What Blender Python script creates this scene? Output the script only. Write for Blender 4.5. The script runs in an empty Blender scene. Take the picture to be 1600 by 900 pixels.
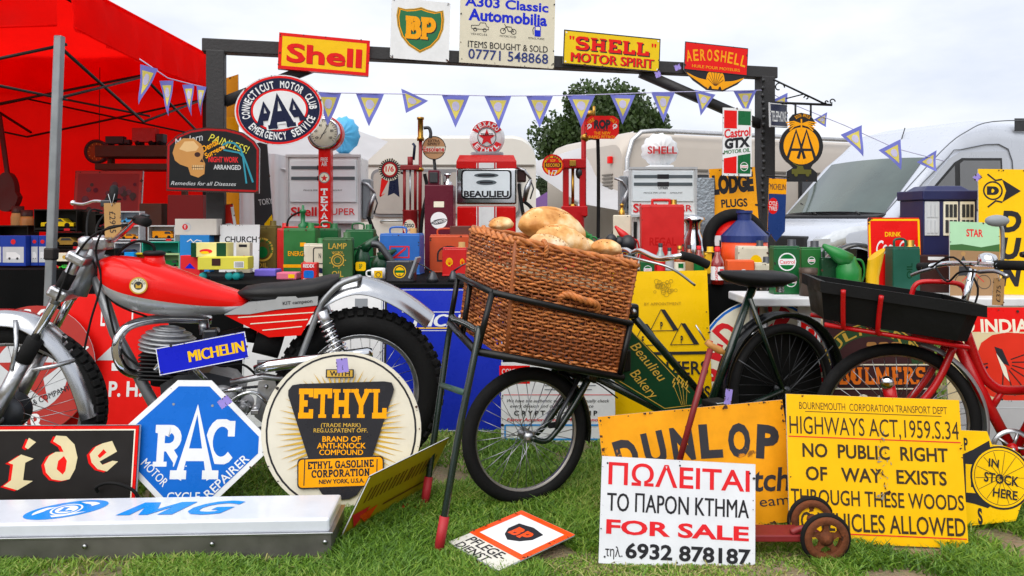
import bpy, bmesh, math, random
import numpy as np
from mathutils import Vector, Matrix, Euler, geometry, noise
random.seed(7)
R = math.radians
scn = bpy.context.scene
COL = scn.collection

# ---------------------------------------------------------------- camera, sky, sun, exposure
F, H, YH = 1200.0, 1.10, 340.0          # focal length in photo pixels, eye height, horizon row
cam_d = bpy.data.cameras.new('camera'); cam = bpy.data.objects.new('camera', cam_d); COL.objects.link(cam)
cam.location = (0, 0, H); cam.rotation_euler = (R(90), 0, 0)
cam_d.sensor_width = 36; cam_d.lens = F / 1600 * 36; cam_d.shift_y = -(450 - YH) / 1600
cam_d.clip_start = .05; cam_d.clip_end = 2000
scn.camera = cam
SUN_EL, SUN_AZ = 52, 205                  # sun high behind the camera, a little to its left (degrees; azimuth from north, clockwise)
w = bpy.data.worlds.new('World'); scn.world = w; w.use_nodes = True
nt = w.node_tree; nt.nodes.clear(); N = nt.nodes.new; L = nt.links.new
out = N('ShaderNodeOutputWorld'); bg = N('ShaderNodeBackground'); bg.inputs[1].default_value = 1
sky = N('ShaderNodeTexSky'); sky.sky_type = 'NISHITA'; sky.sun_disc = False
sky.sun_elevation = R(SUN_EL); sky.sun_rotation = R(SUN_AZ); sky.air_density = 1; sky.dust_density = 4
sc = N('ShaderNodeVectorMath'); sc.operation = 'SCALE'; sc.inputs[3].default_value = .07
tc = N('ShaderNodeTexCoord'); mp = N('ShaderNodeMapping'); mp.inputs['Scale'].default_value = (1.2, 1.2, 3.2)
n1 = N('ShaderNodeTexNoise'); n1.inputs['Scale'].default_value = 2.2; n1.inputs['Detail'].default_value = 7; n1.inputs['Roughness'].default_value = .55
cr = N('ShaderNodeValToRGB'); cr.color_ramp.elements[0].position = .32; cr.color_ramp.elements[1].position = .60
cr.color_ramp.elements[0].color = (.445, .475, .54, 1); cr.color_ramp.elements[1].color = (.605, .615, .635, 1)
mx = N('ShaderNodeMix'); mx.data_type = 'RGBA'; mx.inputs[0].default_value = .88
L(tc.outputs['Generated'], mp.inputs[0]); L(mp.outputs[0], n1.inputs['Vector']); L(n1.outputs['Fac'], cr.inputs[0])
L(sky.outputs[0], sc.inputs[0]); L(sc.outputs[0], mx.inputs[6]); L(cr.outputs[0], mx.inputs[7])
L(mx.outputs[2], bg.inputs[0]); L(bg.outputs[0], out.inputs[0])
sd = bpy.data.lights.new('sun', 'SUN'); sd.energy = 1.5; sd.angle = R(70); sd.color = (1, .96, .90)
sun = bpy.data.objects.new('sun', sd); COL.objects.link(sun)
_a = R(SUN_AZ); _d = Vector((math.sin(_a) * math.cos(R(SUN_EL)), math.cos(_a) * math.cos(R(SUN_EL)), math.sin(R(SUN_EL))))
sun.rotation_euler = _d.to_track_quat('Z', 'Y').to_euler(); sun.location = _d * 20
scn.view_settings.view_transform = 'Standard'; scn.view_settings.look = 'None'
scn.view_settings.gamma = 1; scn.view_settings.exposure = .95
scn.cycles.max_bounces = 6; scn.cycles.transparent_max_bounces = 8
scn.cycles.use_denoising = True

# ---------------------------------------------------------------- materials
def lin(h):
    if not isinstance(h, str): return tuple(h)
    c = [int(h[i:i+2], 16) / 255 for i in (0, 2, 4)]
    return tuple(x / 12.92 if x <= .04045 else ((x + .055) / 1.055) ** 2.4 for x in c)
MATS = {}
def M(name, col=None, rough=.45, metal=0, var=.12, scale=9, bump=0, rust=0, rustcol='5a2d14', coat=0, trans=0, tl=0, bscale=60, spec=.5):
    if name in MATS: return MATS[name]
    m = bpy.data.materials.new(name); m.use_nodes = True; MATS[name] = m
    t = m.node_tree; n = t.nodes.new; l = t.links.new; p = t.nodes['Principled BSDF']
    c = lin(col); co = n('ShaderNodeTexCoord')
    no = n('ShaderNodeTexNoise'); no.inputs['Scale'].default_value = scale; no.inputs['Detail'].default_value = 6; no.inputs['Roughness'].default_value = .6
    l(co.outputs['Object'], no.inputs['Vector'])
    ra = n('ShaderNodeValToRGB'); ra.color_ramp.elements[0].position = .3; ra.color_ramp.elements[1].position = .7
    ra.color_ramp.elements[0].color = tuple(x * (1 - var) for x in c) + (1,)
    ra.color_ramp.elements[1].color = tuple(min(1, x * (1 + var * .6)) for x in c) + (1,)
    l(no.outputs['Fac'], ra.inputs[0]); colout = ra.outputs[0]
    mr = n('ShaderNodeMapRange'); mr.inputs[1].default_value = .3; mr.inputs[2].default_value = .7
    mr.inputs[3].default_value = max(.02, rough * .8); mr.inputs[4].default_value = min(1, rough * 1.25)
    l(no.outputs['Fac'], mr.inputs[0]); l(mr.outputs[0], p.inputs['Roughness'])
    if rust:
        n2 = n('ShaderNodeTexNoise'); n2.inputs['Scale'].default_value = scale * .9 + 2; n2.inputs['Detail'].default_value = 9; n2.inputs['Roughness'].default_value = .68
        l(co.outputs['Object'], n2.inputs['Vector'])
        r2 = n('ShaderNodeMapRange'); r2.inputs[1].default_value = .72 - rust * .3; r2.inputs[2].default_value = .78 - rust * .3
        l(n2.outputs['Fac'], r2.inputs[0])
        mi = n('ShaderNodeMix'); mi.data_type = 'RGBA'; mi.inputs[7].default_value = lin(rustcol) + (1,)
        l(r2.outputs[0], mi.inputs[0]); l(colout, mi.inputs[6]); colout = mi.outputs[2]
    l(colout, p.inputs['Base Color'])
    p.inputs['Metallic'].default_value = metal; p.inputs['Coat Weight'].default_value = coat; p.inputs['Coat Roughness'].default_value = .06
    p.inputs['Transmission Weight'].default_value = trans; p.inputs['Specular IOR Level'].default_value = spec
    if bump:
        nb = n('ShaderNodeTexNoise'); nb.inputs['Scale'].default_value = bscale; nb.inputs['Detail'].default_value = 4
        l(co.outputs['Object'], nb.inputs['Vector']); b = n('ShaderNodeBump'); b.inputs['Strength'].default_value = bump; b.inputs['Distance'].default_value = .01
        l(nb.outputs['Fac'], b.inputs['Height']); l(b.outputs[0], p.inputs['Normal'])
    if tl:
        tr = n('ShaderNodeBsdfTranslucent'); l(colout, tr.inputs[0]); ms = n('ShaderNodeMixShader'); ms.inputs[0].default_value = tl
        l(p.outputs[0], ms.inputs[1]); l(tr.outputs[0], ms.inputs[2]); l(ms.outputs[0], t.nodes['Material Output'].inputs[0])
    return m
def E(name, col, rough=.28, **k):        # painted or enamelled sheet
    k.setdefault('var', .07); k.setdefault('spec', .22); return M(name, col, rough, **k)
white = E('enamel_white', 'e6e8ea'); cream = E('enamel_cream', 'e9e4cf'); black = E('enamel_black', '17181b'); navy = E('enamel_navy', '161d3c')
red = E('enamel_red', 'e01410'); dred = E('enamel_dark_red', 'a40f14'); yellow = E('enamel_yellow', 'f4c20c'); amber = E('enamel_amber', 'f2a30a')
orange = E('enamel_orange', 'f0500e'); green = E('enamel_green', '0f6b32'); dgreen = E('enamel_dark_green', '12402a'); blue = E('enamel_blue', '1226c4')
rblue = E('enamel_royal_blue', '1668c8'); cyan = E('enamel_cyan', '0f93e4'); grey = E('enamel_grey', '8b9096'); lgrey = E('enamel_light_grey', 'c4c8cc'); maroon = E('enamel_maroon', '5e1c2c')
ink = E('printed_black', '26262b', .5); redink = E('printed_red', 'd9232b', .5); gold = E('paint_gold', 'c9a23f', .4); tan = E('tan_card', 'b08a58', .8); brown = E('brown_paint', '3c2320', .4)
purple = E('purple_print', '7a6bd8', .5); pink = E('pink_print', 'd46a86', .5)
chrome = M('chrome', 'd8dadd', .10, 1, var=.05); steel = M('brushed_steel', 'aeb0b4', .34, 1, var=.14, scale=14); alu = M('cast_aluminium', 'bcbec2', .36, 1, var=.2, scale=25, bump=.15)
brass = M('brass', 'b58a3c', .3, 1, var=.2); gunmetal = M('gunmetal', '4c4e52', .4, .8, var=.2)
rubber = M('rubber_black', '101011', .75, spec=.25, var=.25, bump=.15, bscale=120); blackm = M('black_metal_paint', '0a0b0d', .35, spec=.3, var=.2, rust=.12, rustcol='3a2a20'); plastic = M('black_plastic', '121315', .5, spec=.25, var=.2)
rusty = M('rusty_iron', '6e3a1c', .85, .2, var=.45, scale=30, bump=.4, bscale=90, rust=.4, rustcol='2e1a10')
rubbered = M('red_rubber', 'a81c26', .6); leather = M('black_leather', '0e0e10', .45, spec=.3, var=.2, bump=.12, bscale=180); wood = M('turned_wood', 'b07a3c', .5, var=.25)
dark = M('dark_grey', '2a2c30', .6)
glassm = M('clear_plastic', 'ffffff', .05, trans=.97, var=0)

# ---------------------------------------------------------------- mesh building
class MB:
    def __init__(s, T=None): s.v = []; s.f = []; s.m = []; s.sm = []; s.mats = []; s.T = T or Matrix()
    def mi(s, mat):
        if mat not in s.mats: s.mats.append(mat)
        return s.mats.index(mat)
    def add(s, verts, faces, mat, smooth=False):
        b = len(s.v); T = s.T; s.v += [T @ Vector(p) for p in verts]; i = s.mi(mat)
        for f in faces: s.f.append([b + k for k in f]); s.m.append(i); s.sm.append(smooth)
        return s
    def box(s, c, d, mat, bev=0, rot=None, taper=1):
        bm = bmesh.new(); bmesh.ops.create_cube(bm, size=1)
        for v in bm.verts:
            k = taper if v.co.z > 0 else 1
            v.co = Vector((v.co.x * d[0] * k, v.co.y * d[1] * k, v.co.z * d[2]))
        if bev: bmesh.ops.bevel(bm, geom=bm.edges[:], offset=bev, segments=2, profile=.5, affect='EDGES')
        Q = Matrix.Translation(c) @ (Euler(rot).to_matrix().to_4x4() if rot else Matrix())
        bm.verts.index_update()
        s.add([Q @ v.co for v in bm.verts], [[v.index for v in f.verts] for f in bm.faces], mat, False); bm.free(); return s
    def tube(s, pts, r, mat, n=8, closed=False, smooth=True, flat=None):
        pts = [Vector(p) for p in pts]; k = len(pts); rs = r if isinstance(r, (list, tuple)) else [r] * k
        vs = []; up = None
        for i, p in enumerate(pts):
            if closed: d = pts[(i + 1) % k] - pts[i - 1]
            else: d = pts[min(i + 1, k - 1)] - pts[max(i - 1, 0)]
            d.normalize()
            if up is None: up = d.orthogonal().normalized() if flat is None else Vector(flat)
            up = (up - d * up.dot(d)).normalized(); sd_ = d.cross(up)
            for j in range(n):
                a = 2 * math.pi * j / n; vs.append(p + (up * math.cos(a) + sd_ * math.sin(a)) * rs[i])
        fs = []; kk = k if closed else k - 1
        for i in range(kk):
            for j in range(n):
                a, b = i * n + j, i * n + (j + 1) % n; c, d_ = ((i + 1) % k) * n + (j + 1) % n, ((i + 1) % k) * n + j
                fs.append((a, b, c, d_))
        if not closed: fs += [list(range(n))[::-1], list(range((k - 1) * n, k * n))]
        return s.add(vs, fs, mat, smooth)
    def cyl(s, a, b, r, mat, n=16, r2=None): return s.tube([a, b], [r, r if r2 is None else r2], mat, n)
    def lathe(s, prof, mat, n=24, c=(0, 0, 0), axis='Z', smooth=True, a0=0, a1=360):
        full = abs(a1 - a0) >= 360; m = n if full else n + 1; vs = []
        for r, z in prof:
            for j in range(m):
                a = R(a0 + (a1 - a0) * j / n); x, y = r * math.cos(a), r * math.sin(a)
                q = (x, y, z) if axis == 'Z' else ((x, z, y) if axis == 'Y' else (z, x, y)); vs.append(Vector(q) + Vector(c))
        fs = []
        for i in range(len(prof) - 1):
            for j in range(n):
                k = (j + 1) % m; fs.append((i * m + j, i * m + k, (i + 1) * m + k, (i + 1) * m + j))
        return s.add(vs, fs, mat, smooth)
    def sph(s, c, r, mat, n=14, rot=None):
        r = r if isinstance(r, (tuple, list)) else (r, r, r); vs = []; fs = []; m = n // 2 + 1
        Q = Euler(rot).to_matrix() if rot else Matrix.Identity(3)
        for i in range(m + 1):
            t = math.pi * i / m
            for j in range(n):
                a = 2 * math.pi * j / n; vs.append(Vector(c) + Q @ Vector((r[0] * math.sin(t) * math.cos(a), r[1] * math.sin(t) * math.sin(a), r[2] * math.cos(t))))
        for i in range(m):
            for j in range(n): fs.append((i * n + j, (i + 1) * n + j, (i + 1) * n + (j + 1) % n, i * n + (j + 1) % n))
        return s.add(vs, fs, mat, True)
    def loft(s, rings, mat, smooth=True, cap=True):
        n = len(rings[0]); vs = [p for r in rings for p in r]; fs = []
        for i in range(len(rings) - 1):
            for j in range(n): fs.append((i * n + j, i * n + (j + 1) % n, (i + 1) * n + (j + 1) % n, (i + 1) * n + j))
        s.add(vs, fs, mat, smooth)
        if cap:
            s.add(rings[0], [list(range(n))[::-1]], mat); s.add(rings[-1], [list(range(n))], mat)
        return s
    def prism(s, poly, y0, y1, mat, side=None, smooth=False):      # poly in local (x,z), extruded along y
        n = len(poly); tri = geometry.tessellate_polygon([[Vector((p[0], p[1], 0)) for p in poly]])
        a = [(p[0], y0, p[1]) for p in poly]; b = [(p[0], y1, p[1]) for p in poly]
        s.add(a, [list(t) for t in tri], mat, smooth); s.add(b, [list(t) for t in tri], mat, smooth)
        s.add(a + b, [(i, (i + 1) % n, n + (i + 1) % n, n + i) for i in range(n)], side or mat, smooth); return s
    def build(s, name, parent=None, fix=True):
        me = bpy.data.meshes.new(name); me.from_pydata([tuple(v) for v in s.v], [], s.f)
        for m in s.mats: me.materials.append(m)
        me.polygons.foreach_set('material_index', s.m); me.polygons.foreach_set('use_smooth', s.sm)
        if fix:
            bm = bmesh.new(); bm.from_mesh(me); bmesh.ops.recalc_face_normals(bm, faces=bm.faces); bm.to_mesh(me); bm.free()
        me.update(); o = bpy.data.objects.new(name, me); COL.objects.link(o); o.parent = parent; return o
def tag(o, label=None, cat=None, group=None, kind=None):
    for k, v in (('label', label), ('category', cat), ('group', group), ('kind', kind)):
        if v: o[k] = v
    return o
def thing(name, label, cat, loc=(0, 0, 0), rz=0, group=None, rot=None):
    o = bpy.data.objects.new(name, None); COL.objects.link(o); o.empty_display_size = .1
    o.location = loc; o.rotation_euler = rot or (0, 0, rz); return tag(o, label, cat, group)
def copy_tree(o, parent=None):
    c = o.copy(); COL.objects.link(c); c.parent = parent
    for ch in [x for x in bpy.data.objects if x.parent == o]: copy_tree(ch, c)
    return c
def PX(x, y, s): return Vector(((x - 800) / s, F / s, H - (y - YH) / s))     # photo pixel at a known scale (pixels per metre) -> point
def SG(y, z=0): return (y - YH) / (H - z)                                     # scale where a surface of height z shows at row y
class Side:        # the upright plane through two ground points; photo pixel -> (along, across, up) in that thing's own frame
    def __init__(s, xa, sa, xb, sb):
        s.a = Vector(((xa - 800) / sa, F / sa)); b = Vector(((xb - 800) / sb, F / sb)); d = b - s.a; s.len = d.length; s.u = d.normalized()
        s.n = Vector((-s.u.y, s.u.x)); s.rz = math.atan2(s.u.y, s.u.x)
        if s.n.y < 0: s.n = -s.n
    def at(s, x, y, d=0):
        r = Vector(((x - 800) / F, 1)); o = s.a + s.n * d; t = o.dot(s.n) / r.dot(s.n); p = r * t - s.a
        return Vector((p.dot(s.u), d, H - (y - YH) / F * t))
    def L(s, pts, d=0): return [s.at(*p) if len(p) == 3 else s.at(p[0], p[1], d) for p in pts]
def smooth_pts(P, n=6, closed=False):
    P = [Vector(p) for p in P]; out = []; k = len(P); last = k if closed else k - 1
    for i in range(last):
        g = (lambda j: P[j % k]) if closed else (lambda j: P[max(0, min(k - 1, j))])
        a, b, c, d = g(i - 1), g(i), g(i + 1), g(i + 2)
        for q in range(n):
            t = q / n; out.append(.5 * ((2 * b) + (c - a) * t + (2 * a - 5 * b + 4 * c - d) * t * t + (3 * b - a - 3 * c + d) * t ** 3))
    if not closed: out.append(P[-1])
    return out

# ---------------------------------------------------------------- lettering
FONT = bpy.data.fonts.load('<builtin>'); _TC = {}
def text2d(body, bold=0, shear=0):
    key = (body, bold, shear)
    if key not in _TC:
        c = bpy.data.curves.new('t', 'FONT'); c.font = FONT; c.body = body; c.offset = bold; c.shear = shear; c.resolution_u = 3
        o = bpy.data.objects.new('t', c); m = o.to_mesh()
        _TC[key] = ([(v.co.x, v.co.y / .69) for v in m.vertices], [tuple(p.vertices) for p in m.polygons]); o.to_mesh_clear(); bpy.data.objects.remove(o)
    return _TC[key]
def arc(cx, cy, rx, ry, a0, a1, n=9): return [(cx + rx * math.cos(R(a0 + (a1 - a0) * i / n)), cy + ry * math.sin(R(a0 + (a1 - a0) * i / n))) for i in range(n + 1)]
def ell(w, h, n=48): return arc(0, 0, w / 2, h / 2, 0, 360, n)[:-1]
def rrect(w, h, r, n=4):
    o = []
    for sx, sy, a in ((1, 1, 0), (-1, 1, 90), (-1, -1, 180), (1, -1, 270)): o += arc(sx * (w / 2 - r), sy * (h / 2 - r), r, r, a, a + 90, n)
    return o
def rect(w, h): return [(-w / 2, -h / 2), (w / 2, -h / 2), (w / 2, h / 2), (-w / 2, h / 2)]
SL = {'A': (.95, [[(.1, 0), (.47, 1), (.85, 0)], [(.22, .33), (.72, .33)]], [(.1, 0), (.85, 0)]),
 'B': (.8, [[(.2, 0), (.2, 1)], [(.05, .93), (.42, .93)] + arc(.42, .73, .22, .2, 90, -90) + [(.2, .53)], [(.3, .53), (.46, .53)] + arc(.46, .3, .24, .23, 90, -90) + [(.05, .07)]], []),
 'C': (.85, [arc(.45, .5, .36, .45, 42, 318, 16), [(.72, .98), (.72, .62)]], []),
 'D': (.88, [[(.2, 0), (.2, 1)], [(.05, .93), (.38, .93)] + arc(.38, .5, .38, .43, 90, -90) + [(.05, .07)]], []),
 'E': (.78, [[(.2, 0), (.2, 1)], [(.05, .93), (.66, .93), (.66, .72)], [(.2, .5), (.5, .5)], [(.05, .07), (.68, .07), (.68, .3)]], []),
 'G': (.9, [arc(.45, .5, .36, .45, 42, 350, 16), [(.5, .42), (.86, .42)], [(.72, .98), (.72, .62)]], []),
 'H': (.95, [[(.22, 0), (.22, 1)], [(.73, 0), (.73, 1)], [(.22, .5), (.73, .5)]], [(.22, 0), (.22, 1), (.73, 0), (.73, 1)]),
 'I': (.45, [[(.22, 0), (.22, 1)]], [(.22, 0), (.22, 1)]),
 'L': (.75, [[(.22, 0), (.22, 1)], [(.05, .07), (.66, .07), (.66, .34)]], [(.22, 1)]),
 'M': (1.15, [[(.2, 0), (.2, 1)], [(.2, 1), (.57, .25), (.94, 1)], [(.94, 1), (.94, 0)]], [(.2, 0), (.94, 0)]),
 'N': (.95, [[(.2, 0), (.2, 1)], [(.2, 1), (.75, 0)], [(.75, 0), (.75, 1)]], [(.2, 0), (.75, 1)]),
 'O': (.92, [arc(.46, .5, .35, .44, 0, 360, 22)], []),
 'P': (.8, [[(.22, 0), (.22, 1)], [(.05, .93), (.44, .93)] + arc(.44, .68, .25, .25, 90, -90) + [(.22, .43)]], [(.22, 0)]),
 'R': (.9, [[(.22, 0), (.22, 1)], [(.05, .93), (.44, .93)] + arc(.44, .7, .24, .23, 90, -90) + [(.22, .47)], [(.42, .47), (.76, 0)]], [(.22, 0), (.78, 0)]),
 'S': (.78, [arc(.39, .72, .27, .23, 25, 265, 12) + arc(.39, .27, .29, .23, 85, -155, 12), [(.62, 1), (.62, .72)], [(.14, 0), (.14, .26)]], []),
 'T': (.82, [[(.41, 0), (.41, .93)], [(.06, .68), (.06, .93), (.76, .93), (.76, .68)]], [(.41, 0)]),
 'U': (.95, [[(.22, 1), (.22, .32)] + arc(.47, .32, .25, .27, 180, 360) + [(.72, 1)]], [(.22, 1), (.72, 1)]),
 'X': (.9, [[(.14, 0), (.76, 1)], [(.14, 1), (.76, 0)]], [(.14, 0), (.76, 1), (.14, 1), (.76, 0)]),
 'Y': (.9, [[(.12, 1), (.45, .45), (.45, 0)], [(.45, .45), (.78, 1)]], [(.12, 1), (.78, 1), (.45, 0)])}
def stroke(pts, t):
    closed = (Vector(pts[0]) - Vector(pts[-1])).length < 1e-4; P = [Vector(p) for p in (pts[:-1] if closed else pts)]; k = len(P); a = []; b = []
    for i in range(k):
        d0 = (P[i] - P[i - 1]) if (closed or i) else (P[1] - P[0]); d1 = (P[(i + 1) % k] - P[i]) if (closed or i < k - 1) else d0
        d0 = d0.normalized(); d1 = d1.normalized(); n0 = Vector((-d0.y, d0.x)); m = (n0 + Vector((-d1.y, d1.x)))
        m = m / max(.5, m.length_squared / 2) if m.length > 1e-4 else n0
        a.append(P[i] + m * t / 2); b.append(P[i] - m * t / 2)
    kk = k if closed else k - 1
    return [tuple(x) for x in a + b], [(i, (i + 1) % k, k + (i + 1) % k, k + i) for i in range(kk)]
def slab2d(body, t=.2, ser=.3, sp=.06):
    vs = []; fs = []; x = 0; gr = []
    for ch in body:
        if ch not in SL: x += .45; continue
        w_, st, se = SL[ch]
        parts = [stroke(p, t) for p in st] + [([(px_ - ser / 2 - .04, abs(py - 0) - (.0 if py < .5 else .12)), (px_ + ser / 2 + .04, py - (.0 if py < .5 else .12)), (px_ + ser / 2 + .04, py + (.12 if py < .5 else 0)), (px_ - ser / 2 - .04, py + (.12 if py < .5 else 0))], [(0, 1, 2, 3)]) for px_, py in se]
        for g, (pv, pf) in enumerate(parts):
            b = len(vs); vs += [(p[0] + x, min(1.02, max(-.02, p[1]))) for p in pv]; fs += [tuple(b + i for i in f) for f in pf]; gr += [g] * len(pv)
        x += w_ + sp
    return vs, fs, gr
class Canvas:      # flat print laid on the front of a thing, in photo pixels about a centre (u right, v down)
    def __init__(s, root, sc, y=0, T=None, cx=0, cz=0): s.root = root; s.s = sc; s.y = y; s.k = 0; s.p = {}; s.T = T or Matrix(); s.cx = cx; s.cz = cz; s.arcing = 0
    def raw(s, vs, fs, mat, part='lettering', dk=None):
        s.k += 1
        if part == 'lettering' and not s.arcing: part = ('lettering', s.k)
        m = s.p.setdefault(part, MB(s.T)); off = .0006 + s.k * .00012
        m.add([(s.cx + p[0] / s.s, s.y - off - (dk[i] * .00003 if dk else 0), s.cz - p[1] / s.s) for i, p in enumerate(vs)], fs, mat)
    def poly(s, pts, mat, part='emblem', u=0, v=0, rot=0, holes=()):
        c, n = math.cos(R(rot)), math.sin(R(rot)); f = lambda P: [Vector((u + p[0] * c - p[1] * n, v + p[0] * n + p[1] * c, 0)) for p in P]
        loops = [f(pts)] + [f(h) for h in holes]; s.raw([p[:2] for l in loops for p in l], [list(t) for t in geometry.tessellate_polygon(loops)], mat, part)
    def rect(s, u, v, w_, h_, mat, part='emblem', rot=0): s.poly(rect(w_, h_), mat, part, u, v, rot)
    def disc(s, u, v, d, mat, part='emblem', e=1): s.poly(ell(d, d * e, 40), mat, part, u, v)
    def ring(s, u, v, d, t, mat, part='emblem', e=1):
        a, b = ell(d, d * e, 44), ell(d - 2 * t, d * e - 2 * t, 44); n = 44
        s.raw([(p[0] + u, p[1] + v) for p in a + b], [(i, (i + 1) % n, n + (i + 1) % n, n + i) for i in range(n)], mat, part)
    def frame(s, w_, h_, t, mat, part='border', u=0, v=0, r=0):
        if r: a, b = rrect(w_, h_, r), rrect(w_ - 2 * t, h_ - 2 * t, max(.3, r - t))
        else: a, b = rect(w_, h_), rect(w_ - 2 * t, h_ - 2 * t)
        n = len(a); s.raw([(p[0] + u, p[1] + v) for p in a + b], [(i, (i + 1) % n, n + (i + 1) % n, n + i) for i in range(n)], mat, part)
    def line(s, pts, t, mat, part='emblem', u=0, v=0): a, f = stroke(pts, t); s.raw([(p[0] + u, p[1] + v) for p in a], f, mat, part)
    def text(s, body, u, v, h_, mat, w=None, bold=.015, shear=0, rot=0, part='lettering', slab=0, skew=0):
        if slab: vs, fs, gr = slab2d(body, slab)
        elif 'M' in body and bold > .004:      # weight built from shifted copies: the outline offset breaks this letter
            v0, f0 = text2d(body, 0, shear); q = len(v0); vs = [(p[0] + d, p[1]) for d in (0, -bold, bold) for p in v0]; fs = [tuple(i + k * q for i in g) for k in range(3) for g in f0]; gr = [k for k in range(3) for _ in v0]
        else: vs, fs = text2d(body, bold, shear); gr = None
        if not vs: return
        x0, x1 = min(p[0] for p in vs), max(p[0] for p in vs); kx = (w / (x1 - x0)) if w else h_ * .69; c, n = math.cos(R(rot)), math.sin(R(rot)); o = []
        for p in vs:
            a, b = (p[0] - (x0 + x1) / 2) * kx, (.5 - p[1]) * h_; b += a * skew; o.append((u + a * c - b * n, v + a * n + b * c))
        s.raw(o, fs, mat, part, gr)
    def arctext(s, body, u, v, ru, rv, a0, a1, h_, mat, bold=.02, wk=1.0, inner=False, part='lettering', rot=0, slab=0):
        n = len(body); s.arcing = 1; part = (part, s.k) if part == 'lettering' else part
        for i, ch in enumerate(body):
            if ch == ' ': continue
            a = a0 + (a1 - a0) * (i + .5) / n; x, y = ru * math.cos(R(a)), -rv * math.sin(R(a))
            tx, ty = -ru * math.sin(R(a)), -rv * math.cos(R(a)); an = math.degrees(math.atan2(ty, tx)) + (0 if inner else 180)
            cr_, sn = math.cos(R(rot)), math.sin(R(rot))
            pitch = math.hypot(tx, ty) * abs(R(a1 - a0)) / n
            s.text(ch, u + x * cr_ - y * sn, v + x * sn + y * cr_, h_, mat, w=pitch * (.3 if ch in 'I1' else .78) * wk, bold=bold, rot=an + rot, part=part, slab=slab)
        s.arcing = 0
    def done(s):
        for k, m in s.p.items(): m.build(k if isinstance(k, str) else k[0], s.root, fix=False)
        s.p = {}
chip_m = M('bare_rust_chip', '4a2614', .8, var=.4, scale=60); chip_d = M('dark_chip', '241c18', .7, var=.3, scale=60)
def wear(c, outline, n, seed):
    rg = random.Random(seed); k = len(outline); big = max(max(abs(p[0]), abs(p[1])) for p in outline); z = min(1, .35 + big / 160)
    for i in range(n):
        j = rg.randrange(k); a, b = Vector(outline[j]), Vector(outline[(j + 1) % k]); p = a.lerp(b, rg.random()) * (1 - abs(rg.gauss(0, .012)) - .012); r = z * abs(rg.gauss(0, 1.1)) + .35
        m = rg.randrange(5, 8); c.poly([(r * rg.uniform(.4, 1.4) * math.cos(6.283 * q / m), r * rg.uniform(.4, 1.3) * math.sin(6.283 * q / m)) for q in range(m)], chip_m if rg.random() < .6 else chip_d, 'chips', p.x, p.y)
def Sign(name, label, cx, cy, s, outline, mat, yaw=0, lean=0, roll=0, th=.006, cat='sign', group=None, edge=None, fn=None, z0=None, chips=16):
    """a sheet sign: outline in photo pixels about its centre; roll is clockwise as seen"""
    m = MB(); poly = [(p[0] / s, -p[1] / s) for p in outline]; m.prism(poly, 0, th, mat, edge or lgrey)
    o = m.build(name); tag(o, label, cat, group)
    o.matrix_world = Matrix.Translation(PX(cx, cy, s)) @ Matrix.Rotation(R(yaw), 4, 'Z') @ Matrix.Rotation(R(-lean), 4, 'X') @ Matrix.Rotation(R(roll), 4, 'Y')
    o.rotation_mode = 'XYZ'
    c = Canvas(o, s)
    if fn: fn(c)
    if chips: wear(c, outline, chips, int(cx * 7 + cy))
    c.done(); return o

# ---------------------------------------------------------------- ground and grass
def ground():
    m = bpy.data.materials.new('field_soil'); m.use_nodes = True; t = m.node_tree; n = t.nodes.new; l = t.links.new; p = t.nodes['Principled BSDF']
    co = n('ShaderNodeTexCoord'); a = n('ShaderNodeTexNoise'); a.inputs['Scale'].default_value = 1.9; a.inputs['Detail'].default_value = 8; a.inputs['Roughness'].default_value = .65
    b = n('ShaderNodeTexNoise'); b.inputs['Scale'].default_value = 70; b.inputs['Detail'].default_value = 5
    r = n('ShaderNodeValToRGB'); e = r.color_ramp.elements; e[0].position = .36; e[0].color = (.10, .12, .035, 1); e[1].position = .58; e[1].color = (.34, .255, .16, 1)
    mi = n('ShaderNodeMix'); mi.data_type = 'RGBA'; mi.blend_type = 'MULTIPLY'; mi.inputs[0].default_value = .45
    l(co.outputs['Object'], a.inputs[0]); l(co.outputs['Object'], b.inputs[0]); l(a.outputs['Fac'], r.inputs[0]); l(r.outputs[0], mi.inputs[6]); l(b.outputs['Color'], mi.inputs[7])
    l(mi.outputs[2], p.inputs['Base Color']); p.inputs['Roughness'].default_value = .95
    bu = n('ShaderNodeBump'); bu.inputs['Strength'].default_value = .8; bu.inputs['Distance'].default_value = .02; l(b.outputs['Fac'], bu.inputs['Height']); l(bu.outputs[0], p.inputs['Normal'])
    g = MB(); g.add([(-400, -60, 0), (400, -60, 0), (400, 900, 0), (-400, 900, 0)], [(0, 1, 2, 3)], m); o = g.build('ground'); tag(o, kind='structure'); return o
ground()
def value_noise(x, y, seed):
    g = np.random.default_rng(seed).random((64, 64)); xi, yi = np.floor(x).astype(int), np.floor(y).astype(int); fx, fy = x - xi, y - yi
    fx = fx * fx * (3 - 2 * fx); fy = fy * fy * (3 - 2 * fy); q = lambda a, b: g[a % 64, b % 64]
    return q(xi, yi) * (1 - fx) * (1 - fy) + q(xi + 1, yi) * fx * (1 - fy) + q(xi, yi + 1) * (1 - fx) * fy + q(xi + 1, yi + 1) * fx * fy
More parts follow.
